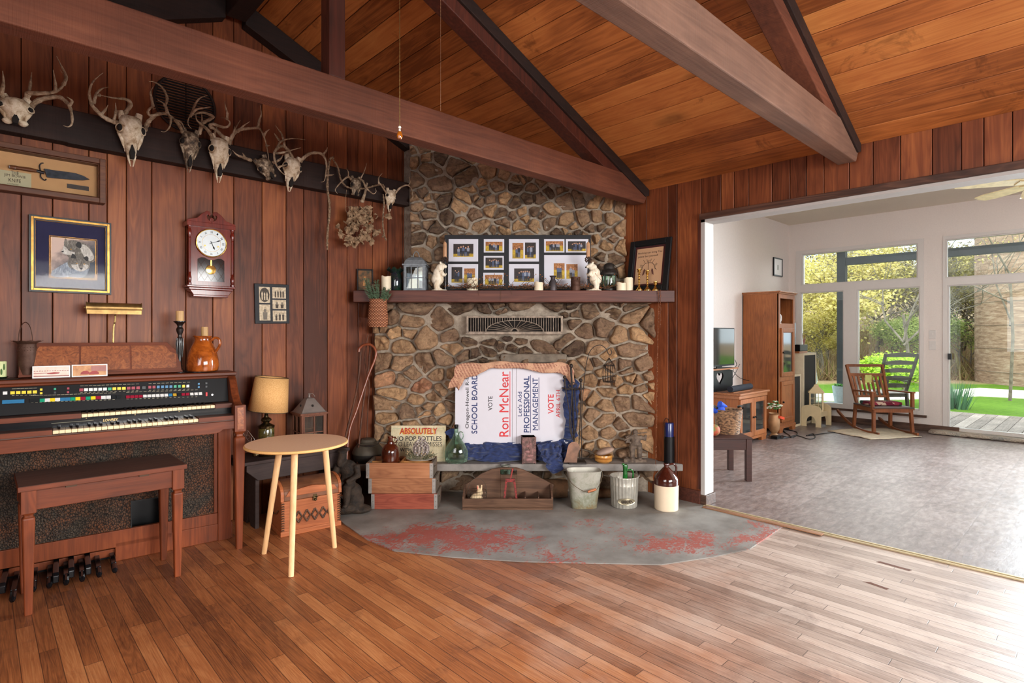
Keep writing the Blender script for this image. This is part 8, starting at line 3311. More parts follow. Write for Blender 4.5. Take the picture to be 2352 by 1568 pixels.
# two small cans
for px, r, h, lab, mt in ((1270, 9.5, 34, 'small dark grey milk can on the mantel', plain('dark_zinc', (84, 78, 80), 0.5, 0.6)), (1322, 11, 31, 'small rust-brown tin can with punched holes on the mantel', M_rust)):
 t, L = mthing('small_can', lab, 'can', px, 4.24)
 k = L.k
 mb = MB()
 if px < 1300:
  mb.lathe([(0, 0), (r * k, 0), (r * k, 18 * k), (r * 0.55 * k, 26 * k), (r * 0.55 * k, 30 * k), (r * 0.9 * k, h * k), (0, 32 * k)], 24)
  mb.tube([(r * k, 0, 18 * k), (r * 1.3 * k, 0, 24 * k), (r * 0.7 * k, 0, 29 * k)], 0.0025, 6)
 else:
  mb.lathe([(0, 0), (r * k, 0), (r * k, 10 * k), (r * 1.04 * k, 11 * k), (r * k, 12 * k), (r * k, 20 * k), (r * 1.04 * k, 21 * k), (r * k, 22 * k), (r * k, h * k), (r * 0.9 * k, h * k), (r * 0.9 * k, 8 * k), (0, 8 * k)], 28)
  mb.m = 1
  for a in (-2.2, -1.3):
   mb.ball((r * k * math.cos(a), r * k * math.sin(a), 26 * k), 0.005)
 mb.build('body', [mt, M_sock], t)
# railroad lantern
t, L = mthing('railroad_lantern', 'dark metal barn lantern with a wire bail right of the right-hand bear', 'lantern', 1399, 4.35)
k = L.k
M_dz = plain('dark_lantern_metal', (78, 74, 70), 0.45, 0.7, var=0.25, scale=40)
mb = MB()
mb.lathe([(0, 0), (18 * k, 0), (19 * k, 6 * k), (17 * k, 10 * k)], 28)
mb.lathe([(19 * k, 38 * k), (20 * k, 42 * k), (17 * k, 48 * k), (13 * k, 52 * k), (12 * k, 60 * k), (9 * k, 64 * k), (0, 66 * k)], 28)
for j in range(4):
 a = PI / 4 + j * PI / 2
 mb.tube([(18 * k * math.cos(a), 18 * k * math.sin(a), 6 * k), (18 * k * math.cos(a), 18 * k * math.sin(a), 40 * k)], 0.003, 6)
mb.build('body', M_dz, t)
mb = MB()
mb.lathe([(14 * k, 9 * k), (16 * k, 20 * k), (15 * k, 38 * k)], 28)
mb.build('globe', M_gg, t)
mb = MB()
mb.tube(smooth_path([(21 * k * math.cos(a), -0.01, 36 * k + 30 * k * math.sin(a)) for a in [PI * q / 12 for q in range(-1, 13)]], 2), 0.0022, 6)
mb.build('bail', M_dz, t)
# leaning frame
t, L = mthing('framed_sampler', 'black framed embroidered sampler with two birds leaning on the mantel\'s right end', 'picture', 1490, 4.29, tiltx=math.radians(-9))
t.location = (3.70, 2.43, ZM)
t.rotation_euler = (math.radians(-9), 0, -PI / 2)
w = 0.182
h = 0.41
mb = MB()
mb.frame(-w, 0, w, h, 0.042, 0, 0.02)
mb.frame(-w + 0.042, 0.042, w - 0.042, h - 0.042, 0.008, 0.006, 0.02)
mb.build('frame', M_bf, t, bevel=0.004)
mb = MB()
mb.box(-w + 0.04, 0.012, 0.04, w - 0.04, 0.016, h - 0.04)
mb.m = 1
a0, a1, b0, b1 = -w + 0.066, w - 0.066, 0.062, h - 0.066
mb.box(a0, 0.010, b0, a1, 0.012, b1)
mb.m = 2
mb.text('Nothing can bring You', a0 + 0.012, b1 - 0.047, a1 - 0.008, b1 - 0.028, 0.0092)
mb.text('peace but yourself', a0 + 0.014, b1 - 0.075, a1 - 0.04, b1 - 0.055, 0.0092)
tr = lambda pts, r=0.0016: mb.tube([(x, 0.009, z) for x, z in pts], r, 4)
zc = b0 + 0.11
tr([(0, b0 + 0.03), (0, zc + 0.03), (0.0, zc + 0.075)])
for s in (-1, 1):
 tr([(0, zc + 0.055), (s * 0.03, zc + 0.052), (s * 0.052, zc + 0.03), (s * 0.06, zc)])
 for (x, z, dx, dz) in ((0.03, zc + 0.052, 0.02, 0.028), (0.05, zc + 0.03, 0.022, 0.016), (0.06, zc + 0.01, 0.012, -0.016), (0.012, zc + 0.06, 0.008, 0.024), (0.058, zc + 0.02, 0.018, 0.02)):
  tr([(s * x, z), (s * (x + dx), z + dz)], 0.0012)
mb.m = 3
for s in (-1, 1):
 c = s * 0.03
 mb.add([(c, 0.009, zc + 0.01), (c + 0.012 * s, 0.009, zc), (c + 0.022 * s, 0.009, zc - 0.045), (c + 0.006 * s, 0.009, zc - 0.035), (c - 0.004 * s, 0.009, zc - 0.008)], [(0, 1, 2, 3, 4)])
mb.build('sampler', [plain('maroon_mat', (74, 30, 30), 0.8), plain('sampler_linen', (206, 164, 126), 0.85, scale=200, var=0.05), plain('stitch_dark', (60, 48, 42), 0.8), plain('bird_brown', (112, 72, 60), 0.8)], t)
# brass candlesticks
for i, (px, h, d_, lab) in enumerate(((1468, 49, 4.225, 'tallest brass candlestick, nearest the cream candles'), (1487, 46, 4.225, 'middle one of the three brass candlesticks'), (1505.5, 20, 4.225, 'shortest brass candlestick at the right end of the mantel'))):
 t, L = mthing('brass_candlestick', lab, 'candlestick', px, d_, group='brass candlesticks on the mantel')
 k = L.k
 pr = [(0, 0), (8, 0), (8, 1), (5, 4), (2.5, 8)]
 z = 10
 while z < h - 10:
  pr += [(1.6, z), (3.2 if (z // 6) % 2 else 2.6, z + 2.5), (1.5, z + 5)]
  z += 6
 pr += [(1.8, h - 9), (4, h - 7), (3.6, h - 2), (5.6, h - 1), (5.6, h), (3, h), (0, h - 4)]
 mb = MB()
 mb.lathe([(a * k, b * k) for a, b in pr], 22)
 mb.build('stick', M_gold, t)
# wall-hung basket with evergreen
t = place('hanging_basket', 'woven wall basket hanging from the left end of the mantel', 'basket', 868, 4.14, 0)
t.location = fworld((868 - W / 2) * 4.14 / FPX, 4.145, CZ + (HOR - 751) * 4.14 / FPX)
L = LC(868, 4.14, t.location.z)
n_ = NT('splint_weave')
x_, y_, z_ = n_.sep(n_.coord())
a_ = n_.math('FLOOR', n_.math('MULTIPLY', z_, 105.0))
b_ = n_.math('ADD', n_.math('MULTIPLY', x_, 48.0), n_.math('MULTIPLY', a_, 0.5))
wv = n_.math('SINE', n_.math('MULTIPLY', b_, 6.283))
ws = n_.math('SINE', n_.math('MULTIPLY', n_.math('FRACT', n_.math('MULTIPLY', z_, 105.0)), 3.14))
hh_ = n_.math('MULTIPLY', n_.math('ADD', n_.math('MULTIPLY', wv, 0.5), 0.6), ws)
M_weave = n_.done(n_.ramp(hh_, [(0.1, srgb(100, 56, 34)), (0.5, srgb(170, 108, 74)), (1.0, srgb(206, 148, 110))]), 0.7, 0, n_.bump(hh_, 0.9, 0.004))
k = L.k
mb = MB()
bucket_mesh(mb, [(0.0, 0.0), (20 * k, 0.0), (22.5 * k, 6 * k), (23 * k, 22 * k), (20.5 * k, 50 * k), (19.5 * k, 60 * k), (21 * k, 64 * k), (19.5 * k, 65 * k), (18 * k, 58 * k), (0, 50 * k)], 1, 0.6)
mb.build('basket', M_weave, t)
t = place('evergreen_sprigs', 'sprigs of grey-green evergreen with small cones in the hanging basket', 'evergreen', 868, 4.14, 0)
t.location = fworld((868 - W / 2) * 4.14 / FPX, 4.145, CZ + (HOR - 700) * 4.14 / FPX)
mb = MB()
mc = MB()
for i in range(34):
 a = RG.uniform(0, 2 * PI)
 p0 = Vector((0.035 * math.cos(a), 0.02 * math.sin(a), 0))
 hgt = RG.uniform(0.08, 0.2) if math.cos(a) < 0.3 else RG.uniform(0.06, 0.13)
 dr = Vector((0.06 * math.cos(a), 0.03 * math.sin(a) - 0.01, hgt))
 mb.tube([p0, p0 + dr], [0.002, 0.001], 4)
 for j in range(44):
  q = p0 + dr * (0.15 + 0.85 * j / 44)
  v = (Vector((RG.gauss(0, 1), RG.gauss(0, 1), 0)).normalized() + Vector((0, 0, 0.45))) * 0.015
  mb.tube([q, q + v], [0.0015, 0.0006], 3)
for c in ((-0.03, -0.02, 0.14), (0.05, -0.02, 0.115)):
 mc.ball(c, 0.012, 0.012, 0.014)
mb.build('needles', plain('grey_green_needles', (98, 124, 94), 0.8, var=0.2, scale=60), t)
mc.build('cones', plain('small_cones', (110, 84, 66), 0.8, var=0.3, scale=90), t)
# FAR ROOM
M_fcz = wood('oak_furniture', (112, 62, 32), (156, 92, 50), (184, 120, 72), 'Z', 1.0, 0.4, 0.05, amp=0.4)
M_fcx = wood('oak_furniture_top', (120, 72, 44), (164, 104, 66), (196, 134, 92), 'X', 1.0, 0.35, 0.05, amp=0.3)
M_dkw = wood('dark_mahogany', (36, 16, 12), (60, 28, 20), (84, 42, 30), 'X', 1.0, 0.5, 0.03, amp=0.3)
M_cab_in = plain('cabinet_interior', (60, 34, 20), 0.7)
M_dglass = plain('dark_cabinet_glass', (46, 50, 50), 0.06, var=0.3, scale=12, coat=0.6)
yF = 2.83

def cdoor(par, x0, x1, z0, z1, y, glassy, knob_left=True):
 mb = MB()
 mb.frame(x0, z0, x1, z1, 0.05, y - 0.02, y)
 mb.frame(x0 + 0.045, z0 + 0.045, x1 - 0.045, z1 - 0.045, 0.01, y - 0.012, y)
 if not glassy:
  mb.box(x0 + 0.05, y - 0.008, z0 + 0.05, x1 - 0.05, y, z1 - 0.05)
 d = mb.build('door', M_fcz, par, bevel=0.003, seg=1)
 if glassy:
  mb = MB()
  mb.box(x0 + 0.05, y - 0.006, z0 + 0.05, x1 - 0.05, y - 0.003, z1 - 0.05)
  mb.build('pane', M_dglass, d)
 mb = MB()
 kx = x0 + 0.025 if knob_left else x1 - 0.025
 mb.ball((kx, y - 0.032, (z0 + z1) / 2), 0.012)
 mb.build('knob', M_black, d)

# tall bookcase
t = thing('bookcase', 'tall narrow oak bookcase with a glazed door, an open top shelf and crown moulding', 'bookcase', (7.24, yF, 0))
w, D, h = 0.52, YF - yF - 0.006, 1.745
mb = MB()
mb.box(0, 0.0, 0.08, 0.022, D, h)
mb.box(w - 0.022, 0.0, 0.08, w, D, h)
mb.box(0, D - 0.01, 0.08, w, D, h)
for z in (0.08, 0.66, 1.34, h - 0.02):
 mb.box(0.02, 0.002, z, w - 0.02, D - 0.01, z + 0.022)
mb.box(0, -0.002, 0.08, 0.05, 0.018, h)
mb.box(w - 0.05, -0.002, 0.08, w, 0.018, h)
for a, b in ((0.08, 0.13), (0.64, 0.70), (1.31, 1.37), (h - 0.06, h)):
 mb.box(0.05, -0.002, a, w - 0.05, 0.018, b)
mb.build('carcass', M_fcz, t, bevel=0.002, seg=1)
mb = MB()
mb.box(-0.02, -0.03, h + 0.012, w + 0.03, D, h + 0.03)
mb.box(-0.006, -0.016, h - 0.004, w + 0.016, D, h + 0.012)
mb.build('crown_moulding', M_fcx, t, bevel=0.003)
mb = MB()
mb.box(-0.008, -0.014, 0.05, w + 0.008, D, 0.085)
mb.prism([(0, 0.0), (0.1, 0.0), (0.12, 0.05), (0, 0.05)], -0.012, 0.03)
mb.prism([(w - 0.12, 0.05), (w - 0.1, 0), (w, 0), (w, 0.05)], -0.012, 0.03)
mb.build('plinth', M_fcz, t, bevel=0.002)
cdoor(t, 0.05, w - 0.05, 0.70, 1.31, -0.002, True)
cdoor(t, 0.05, w - 0.05, 0.13, 0.64, -0.002, False)
t = thing('desk_clock', 'small white-faced clock in the open top of the tall bookcase', 'clock', (7.40, yF + 0.06, 1.3625))
mb = MB()
mb.M = Matrix.Translation((0, 0, 0.075)) @ Matrix.Rotation(PI / 2 , 4, 'X')
mb.lathe([(0, 0.02), (0.05, 0.02), (0.056, 0.014), (0.056, -0.02), (0, -0.02)], 26)
mb.M = Matrix.Identity(4)
mb.box(-0.03, -0.02, 0, 0.03, 0.02, 0.02)
mb.build('case', M_trimw, t)
mb = MB()
mb.box(-0.001, -0.0215, 0.075, 0.001, -0.0205, 0.11)
mb.box(-0.001, -0.0215, 0.074, 0.025, -0.0205, 0.076)
mb.build('hands', M_black, t)
t = thing('small_basket', 'small tan basket with an arched handle beside the clock in the tall bookcase', 'basket', (7.50, yF + 0.14, 1.3625))
mb = MB()
mb.lathe([(0, 0), (0.05, 0), (0.06, 0.09), (0.055, 0.09), (0.045, 0.01)], 20)
mb.tube([(0.056 * math.cos(a), 0, 0.09 + 0.13 * math.sin(a)) for a in [PI * q / 12 for q in range(13)]], 0.005, 6)
mb.build('body', M_weave, t)
# low TV cabinet
t = thing('media_cabinet', 'low oak media cabinet with two glass doors against the far side wall', 'cabinet', (6.07, 2.80, 0))
w, D, h = 0.70, YF - 2.80 - 0.006, 0.545
mb = MB()
mb.box(0, 0, 0.06, w, D, h - 0.02)
mb.build('carcass', M_fcz, t, bevel=0.003)
mb = MB()
mb.box(-0.04, -0.04, h + 0.012, w + 0.04, D, h + 0.035)
mb.box(-0.02, -0.02, h - 0.03, w + 0.02, D, h + 0.012)
mb.build('top', M_fcx, t, bevel=0.005)
mb = MB()
mb.box(-0.012, -0.012, 0.04, w + 0.012, D, 0.07)
mb.box(0, -0.01, 0, 0.12, 0.03, 0.04)
mb.box(w - 0.12, -0.01, 0, w, 0.03, 0.04)
mb.box(w - 0.06, D - 0.06, 0, w, D, 0.04)
mb.build('plinth', M_fcz, t)
cdoor(t, 0.01, w / 2 - 0.004, 0.075, h - 0.035, -0.001, True, False)
cdoor(t, w / 2 + 0.004, w - 0.01, 0.075, h - 0.035, -0.001, True, True)
ZT_ = 0.5805
t = thing('soundbar', 'black cloth-covered soundbar lying on the media cabinet', 'soundbar', (6.2, 2.9, ZT_), 0.0)
mb = MB()
mb.tube([(-0.12, 0, 0.04), (0.44, 0.02, 0.04)], 0.034, 18)
mb.build('body', plain('speaker_cloth', (30, 32, 42), 0.85, scale=200), t)
mb = MB()
mb.box(-0.1, -0.03, 0, 0.42, 0.045, 0.006)
mb.build('base', M_fcx, t)
t = thing('heart_shelf', 'black wooden riser with a heart cut-out standing on the media cabinet', 'shelf', (5.62, 3.1, ZT_ - 0.0))
t.location = (5.60, 3.06, ZT_)
xa, xb = onY(1640, 800, 3.06).x - 5.6 - 0.25, onY(1683, 800, 3.06).x - 5.6
t.location.z = 0.5805
hz = 0.25
hx = onY(1654, 860, 3.06).x - 5.6
mb = MB()
hr = 0.08
heart = []
for q in range(24):
 a = 2 * PI * q / 24
 heart.append((hx + hr * 1.0 * math.sin(a) ** 3 * 1.05, 0.155 + hr * (0.81 * math.cos(a) - 0.31 * math.cos(2 * a) - 0.12 * math.cos(3 * a) - 0.06 * math.cos(4 * a))))
N = 24
outer = []
for q in range(N):
 a = 2 * PI * q / N
 dx, dz = math.sin(a), math.cos(a)
 s = min((xb - hx - 0.0) / abs(dx) if dx > 1e-6 else 0.1 / abs(dx) if dx < -1e-6 else 9, (hz - 0.145) / dz if dz > 1e-6 else 0.145 / -dz if dz < -1e-6 else 9)
 outer.append((hx + dx * s, 0.145 + dz * s))
for y in (0.0, 0.02):
 mb.add([(a, y, b) for a, b in heart] + [(a, y, b) for a, b in outer], [(i, (i + 1) % N, N + (i + 1) % N, N + i) for i in range(N)])
mb.add([(a, 0, b) for a, b in heart] + [(a, 0.02, b) for a, b in heart], [(i, (i + 1) % N, N + (i + 1) % N, N + i) for i in range(N)])
mb.box(xa, 0, 0, hx - 0.1, 0.02, hz)
mb.build('side_panel', M_black, t)
mb = MB()
mb.box(xa, -0.06, hz, xb + 0.02, 0.1, hz + 0.015)
mb.box(xa, 0.04, 0.0, xb, 0.08, 0.03)
mb.build('top_board', M_fcx, t)
t = thing('television', 'flat black television standing on the heart-cut riser', 'television', (5.6, 3.05, 0.5805 + hz + 0.016))
mb = MB()
xr_ = onY(1687, 800, 3.05).x - 5.6
mb.box(xr_ - 0.75, 0, 0.02, xr_, 0.03, 0.46)
mb.build('body', M_black, t, bevel=0.003)
mb = MB()
mb.box(xr_ - 0.735, -0.002, 0.04, xr_ - 0.012, 0.0, 0.45)
mb.build('screen', plain('tv_screen', (20, 22, 24), 0.05, var=0, coat=0.8), t)
mb = MB()
mb.box(xr_ - 0.5, -0.03, 0, xr_ - 0.12, 0.08, 0.006)
mb.box(xr_ - 0.42, 0.005, 0.0, xr_ - 0.3, 0.02, 0.03)
mb.build('stand', M_black, t)
# dark coffee table with basket
z = 0.365
t = thing('coffee_table', 'dark mahogany side table with square legs just inside the opening', 'table', fworld(2.005, 4.72), FRONT)
mb = MB()
mb.box(-0.9, 0.01, z - 0.105, -0.01, 0.03, z - 0.012)
mb.box(-0.9, 0.4, z - 0.105, -0.01, 0.42, z - 0.012)
mb.box(-0.03, 0.03, z - 0.105, -0.01, 0.4, z - 0.012)
mb.build('apron', M_dkw, t, bevel=0.003)
mb = MB()
mb.box(-0.92, -0.005, z - 0.012, 0.005, 0.44, z)
mb.build('top', M_dkw, t, bevel=0.003)
for x, y in ((-0.045, 0), (-0.045, 0.39), (-0.9, 0), (-0.9, 0.39)):
 mb = MB()
 mb.box(x, y, 0, x + 0.045, y + 0.045, z - 0.012)
 mb.build('leg', M_dkw, t, bevel=0.002)
t = thing('wicker_basket', 'round brown wicker basket with dark handles on the mahogany table', 'basket', fworld(496 / FPX * 4.95, 4.95, z + 0.0005))
n_ = NT('wicker')
f_ = n_.noise(n_.mapping(n_.coord(), (40, 40, 90)), 1, 3)
M_wick = n_.done(n_.ramp(f_, [(0.35, srgb(58, 38, 26)), (0.6, srgb(150, 112, 80))]), 0.7, 0, n_.bump(f_, 1.0, 0.01))
mb = MB()
mb.lathe([(0, 0), (0.095, 0), (0.12, 0.2), (0.125, 0.21), (0.11, 0.21), (0.085, 0.02)], 30)
mb.build('body', M_wick, t)
mb = MB()
for a in (-0.7, 2.4):
 mb.tube([(0.122 * math.cos(a + q), 0.122 * math.sin(a + q), 0.215 + 0.02 * math.cos(q * 3)) for q in (-0.4, -0.2, 0, 0.2, 0.4)], 0.011, 7)
mb.build('handle', M_blk, t)
t = thing('blue_cloth', 'bright blue cloth poking out of the wicker basket', 'cloth', fworld(474 / FPX * 4.95, 4.95, z + 0.2))
mb = MB()
mb.ball((0, 0, 0.0), 0.06, 0.06, 0.035)
mb.tube([(-0.02, -0.02, 0.06), (0.06, -0.05, 0.03)], [0.03, 0.008], 8)
mb.build('fabric', plain('bright_blue', (30, 70, 180), 0.8), t, remesh=0.006)
t = thing('patterned_ball', 'red and green patterned round cushion beside the wicker basket', 'cushion', fworld(464 / FPX * 4.8, 4.8, z + 0.0505))
mb = MB()
mb.ball((0, 0, 0), 0.05)
mb.build('cover', plain('christmas_print', (190, 60, 50), 0.7, scale=16, c2=(60, 120, 60)), t)
# flower jug
fp_ = Vector((6.93, 2.76, 0))
t = thing('tin_jug', 'tan metal jug holding white flowers between the media cabinet and the bookcase', 'jug', fp_)
mb = MB()
mb.lathe([(0, 0), (0.05, 0), (0.055, 0.02), (0.03, 0.05), (0.06, 0.1), (0.065, 0.2), (0.05, 0.27), (0.06, 0.29)], 22)
mb.tube([(0.06, 0, 0.25), (0.1, 0, 0.22), (0.1, 0, 0.15), (0.06, 0, 0.12)], 0.007, 6)
mb.build('body', plain('tan_tin', (170, 128, 90), 0.5, 0.4), t)
t = thing('white_flowers', 'bunch of white daisies with green leaves in the tan jug', 'flowers', (6.93, 2.76, 0.28))
mb = MB()
mc = MB()
for i in range(60):
 v = Vector((RG.gauss(0, 1), RG.gauss(0, 1), abs(RG.gauss(0, 1)) + 0.1)).normalized() * RG.uniform(0.05, 0.1)
 c = v + Vector((0, 0, 0.06))
 (mc if i % 2 else mb).ball(tuple(c), 0.016, 0.016, 0.007, 7, 4)
mb.build('leaves', plain('flower_leaf', (70, 116, 50), 0.7), t)
mc.build('petals', plain('white_petal', (238, 238, 220), 0.7), t)
t = thing('red_box', 'small orange-red packet leaning by the flower jug', 'packet', (6.99, 2.70, 0.22))
mb = MB()
mb.bar((-0.07, 0, 0.03), (0.06, 0, 0.0), 0.03, 0.03)
mb.build('body', plain('orange_red', (224, 76, 40), 0.5), t)
# floor speakers
M_sw = plain('cream_speaker_paint', (222, 208, 180), 0.6, var=0.04)
M_gr = plain('speaker_grille', (56, 54, 52), 0.9, scale=120, bump=0.5)
for (x0, x1, y0, y1, h, lab) in ((8.21, 8.70, 2.88, 3.2, 0.975, 'tall cream floor speaker with a dark grille in the corner by the window'), (7.80, 8.12, 2.88, 3.2, 0.70, 'shorter cream speaker with a dark grille just right of the tall bookcase')):
 t = thing('floor_speaker', lab, 'speaker', (x0, y0, 0))
 mb = MB()
 mb.box(0, 0.01, 0, x1 - x0, y1 - y0, h)
 mb.frame(0, 0, x1 - x0, h, 0.03, -0.004, 0.012)
 mb.build('cabinet', M_sw, t, bevel=0.002)
 mb = MB()
 mb.box(0.03, 0.0, 0.03, x1 - x0 - 0.03, 0.012, h - 0.03)
 mb.build('grille', M_gr, t)
t = thing('record_player', 'small black player box on a wooden tray on top of the tall speaker', 'player', (8.3, 3.02, 0.9755))
mb = MB()
mb.box(-0.12, -0.1, 0, 0.18, 0.1, 0.025)
mb.build('tray', M_fcx, t)
mb = MB()
mb.box(-0.04, -0.08, 0.026, 0.25, 0.09, 0.115)
mb.build('box', M_black, t, bevel=0.004)
mb = MB()
mb.box(-0.03, 0.0, 0.116, 0.03, 0.02, 0.42)
mb.build('lid', plain('smoky_lid', (44, 46, 48), 0.2), t)
t = thing('antler_ornament', 'small red and silver branching ornament standing by the black player', 'ornament', (8.42, 2.95, 1.091))
mb = MB()
for q in ((0, 0), (0.05, 0.1), (-0.04, 0.12), (0.08, 0.06)):
 mb.tube([(0, 0, 0), (q[0], 0, q[1] + 0.04)], [0.008, 0.003], 6)
mb.build('branches', plain('red_silver', (160, 60, 50), 0.4, c2=(170, 170, 170)), t)
# small cream bench and lantern
M_cr = plain('cream_mdf', (222, 200, 158), 0.6, var=0.03)
t = thing('step_bench', 'small cream wooden bench with arched end panels near the window', 'bench', (8.09, 2.63, 0), math.radians(-3))
for x in (0, 0.34):
 mb = MB()
 top = [(0.115 + 0.125 * math.cos(PI * q / 10), 0.235 + 0.055 * math.sin(PI * q / 10)) for q in range(11)]
 arch = [(0.115 + 0.06 * math.cos(PI * q / 8), 0.06 + 0.08 * math.sin(PI * q / 8)) for q in range(9)]
 mb.prism([(0.24, 0.0)] + top + [(-0.01, 0)] + [(0.055, 0)] + list(reversed(arch)) + [(0.175, 0)], x, x + 0.016, 'yz')
 mb.build('end_panel', M_cr, t)
mb = MB()
mb.box(0.016, 0.02, 0.185, 0.34, 0.215, 0.2)
mb.box(0.016, 0.02, 0.13, 0.34, 0.034, 0.185)
mb.build('seat', M_cr, t)
t = thing('lantern', 'cream wooden lantern with glass sides on the small cream bench', 'lantern', (8.25, 2.73, 0.2005), 0.35)
lantern_body(t, 0.085, 0.235, 0.012, M_cr, [(0.1, 0.25), (0.095, 0.256), (0.04, 0.32), (0.03, 0.33), (0.03, 0.345), (0.012, 0.36)], M_cr, 3, 3, bar=0.01)
t = thing('candle', 'tan candle inside the cream lantern', 'candle', (8.25, 2.73, 0.213))
mb = MB()
mb.lathe([(0, 0), (0.045, 0), (0.045, 0.07), (0, 0.07)], 20)
mb.build('wax', M_waxb, t)
# picture, switches, outlet, rugs
t = thing('small_picture', 'small black-framed picture on the white wall above the tall bookcase', 'picture', (0, 0, 0))
a, b = onY(1778, 590, YF - 0.02), onY(1798, 636, YF - 0.02)
t.location = (a.x, YF - 0.02, b.z)
w, h = b.x - a.x, a.z - b.z
mb = MB()
mb.frame(0, 0, w, h, 0.016, 0, 0.018)
mb.build('frame', M_black, t)
mb = MB()
mb.box(0.012, 0.006, 0.012, w - 0.012, 0.018, h - 0.012)
mb.m = 1
mb.box(w * 0.42, 0.0045, h * 0.35, w * 0.58, 0.006, h * 0.62)
mb.build('print', [M_trimw, plain('print_grey', (180, 176, 170), 0.6)], t)
for i, pz in enumerate((768, 793)):
 p = onX(2142, pz, XF)
 t = thing('light_switch', ('upper' if i == 0 else 'lower') + ' white light switch plate on the wall between window and glass door', 'light switch', (XF, p.y, p.z))
 mb = MB()
 mb.box(-0.006, -0.036, -0.055, 0, 0.036, 0.055)
 mb.build('plate', M_trimw, t, bevel=0.003)
 mb = MB()
 mb.box(-0.014, -0.005, -0.01, -0.006, 0.005, 0.012)
 mb.build('toggle', M_trimw, t)
p = onX(2035, 962, XF)
t = thing('wall_outlet', 'white wall outlet under the window behind the rocking chair', 'outlet', (XF, p.y, p.z))
mb = MB()
mb.box(-0.006, -0.04, -0.055, 0, 0.04, 0.055)
mb.build('plate', M_trimw, t, bevel=0.003)

def rug(name, label, pts, mat, h=0.008, wav=0.0):
 P = [onZ(a, b, 0) for a, b in pts]
 c = sum(P, Vector((0, 0, 0))) / len(P)
 mb = MB()
 n = 14
 vs, fs = [], []
 for i in range(n + 1):
  for j in range(n + 1):
   u, v = i / n, j / n
   p = P[0].lerp(P[1], u).lerp(P[3].lerp(P[2], u), v) - c
   q = noise.noise(p * 4)
   vs.append((p.x + q * wav, p.y + wav * noise.noise(p * 5 + Vector((3, 3, 3))), h + abs(q) * wav))
 for i in range(n):
  for j in range(n):
   fs.append((i * (n + 1) + j, (i + 1) * (n + 1) + j, (i + 1) * (n + 1) + j + 1, i * (n + 1) + j + 1))
 mb.s = True
 mb.add(vs, fs)
 o = mb.build(name, mat, None, solid=h * 1.6)
 o.location = c
 return tag(o, label, 'rug')

rug('linen_mat', 'pale linen mat lying rumpled under the rocking chair', [(1900, 990), (2035, 984), (2116, 1004), (2000, 1010)], plain('linen', (216, 200, 174), 0.9, bump=0.3), 0.005, 0.02)
n_ = NT('shag_rug')
f_ = n_.noise(n_.coord(), 5, 3)
g_ = n_.noise(n_.coord(), 60, 3)
M_shag = n_.done(n_.mix(g_, n_.ramp(f_, [(0.35, srgb(60, 84, 100)), (0.5, srgb(196, 178, 156)), (0.62, srgb(120, 84, 66))]), srgb(228, 216, 200)), 0.95, 0, n_.bump(g_, 1.0, 0.03))
rug('shag_runner', 'shaggy blue and cream runner rug in front of the glass door', [(2132, 996), (2140, 988), (2420, 1006), (2410, 1024)], M_shag, 0.02, 0.012)
# cables
t = thing('power_cables', 'tangle of black power cables and an adapter on the vinyl floor by the bookcase', 'cable', onZ(1780, 1000, 0.006))
o0 = t.location.copy()
mb = MB()
for pts in (((1745, 990), (1752, 1000), (1775, 996), (1800, 1004), (1830, 1000), (1858, 1008), (1872, 1004), (1868, 996), (1852, 1000)), ((1790, 975), (1800, 990), (1815, 1002), (1790, 1006), (1765, 998)), ((1858, 1000), (1900, 994), (1930, 992)), ((1800, 985), (1830, 992), (1822, 1004), (1795, 1000))):
 mb.tube(smooth_path([tuple(onZ(a, b, 0.006) - o0) for a, b in pts], 5), 0.005, 6)
mb.build('cable', M_black, t)
mb = MB()
q = onZ(1782, 1003, 0.02) - o0
mb.box(q.x - 0.06, q.y - 0.04, -0.004, q.x + 0.06, q.y + 0.04, 0.03)
mb.build('adapter', M_black, t, bevel=0.004)
t = thing('hanging_cable', 'thin dark cord hanging from the television behind the media cabinet', 'cord', (6.3, 3.2, 0.6))
mb = MB()
mb.tube(smooth_path([tuple(onY(a, b, 3.2) - Vector((6.3, 3.2, 0.6))) for a, b in ((1688, 826), (1692, 838), (1684, 850), (1700, 868), (1730, 876))], 4), 0.004, 5)
mb.tube(smooth_path([tuple(onY(a, b, 3.2) - Vector((6.3, 3.2, 0.6))) for a, b in ((1678, 875), (1690, 855), (1699, 836))], 4), 0.004, 5)
mb.build('cable', M_blk, t)

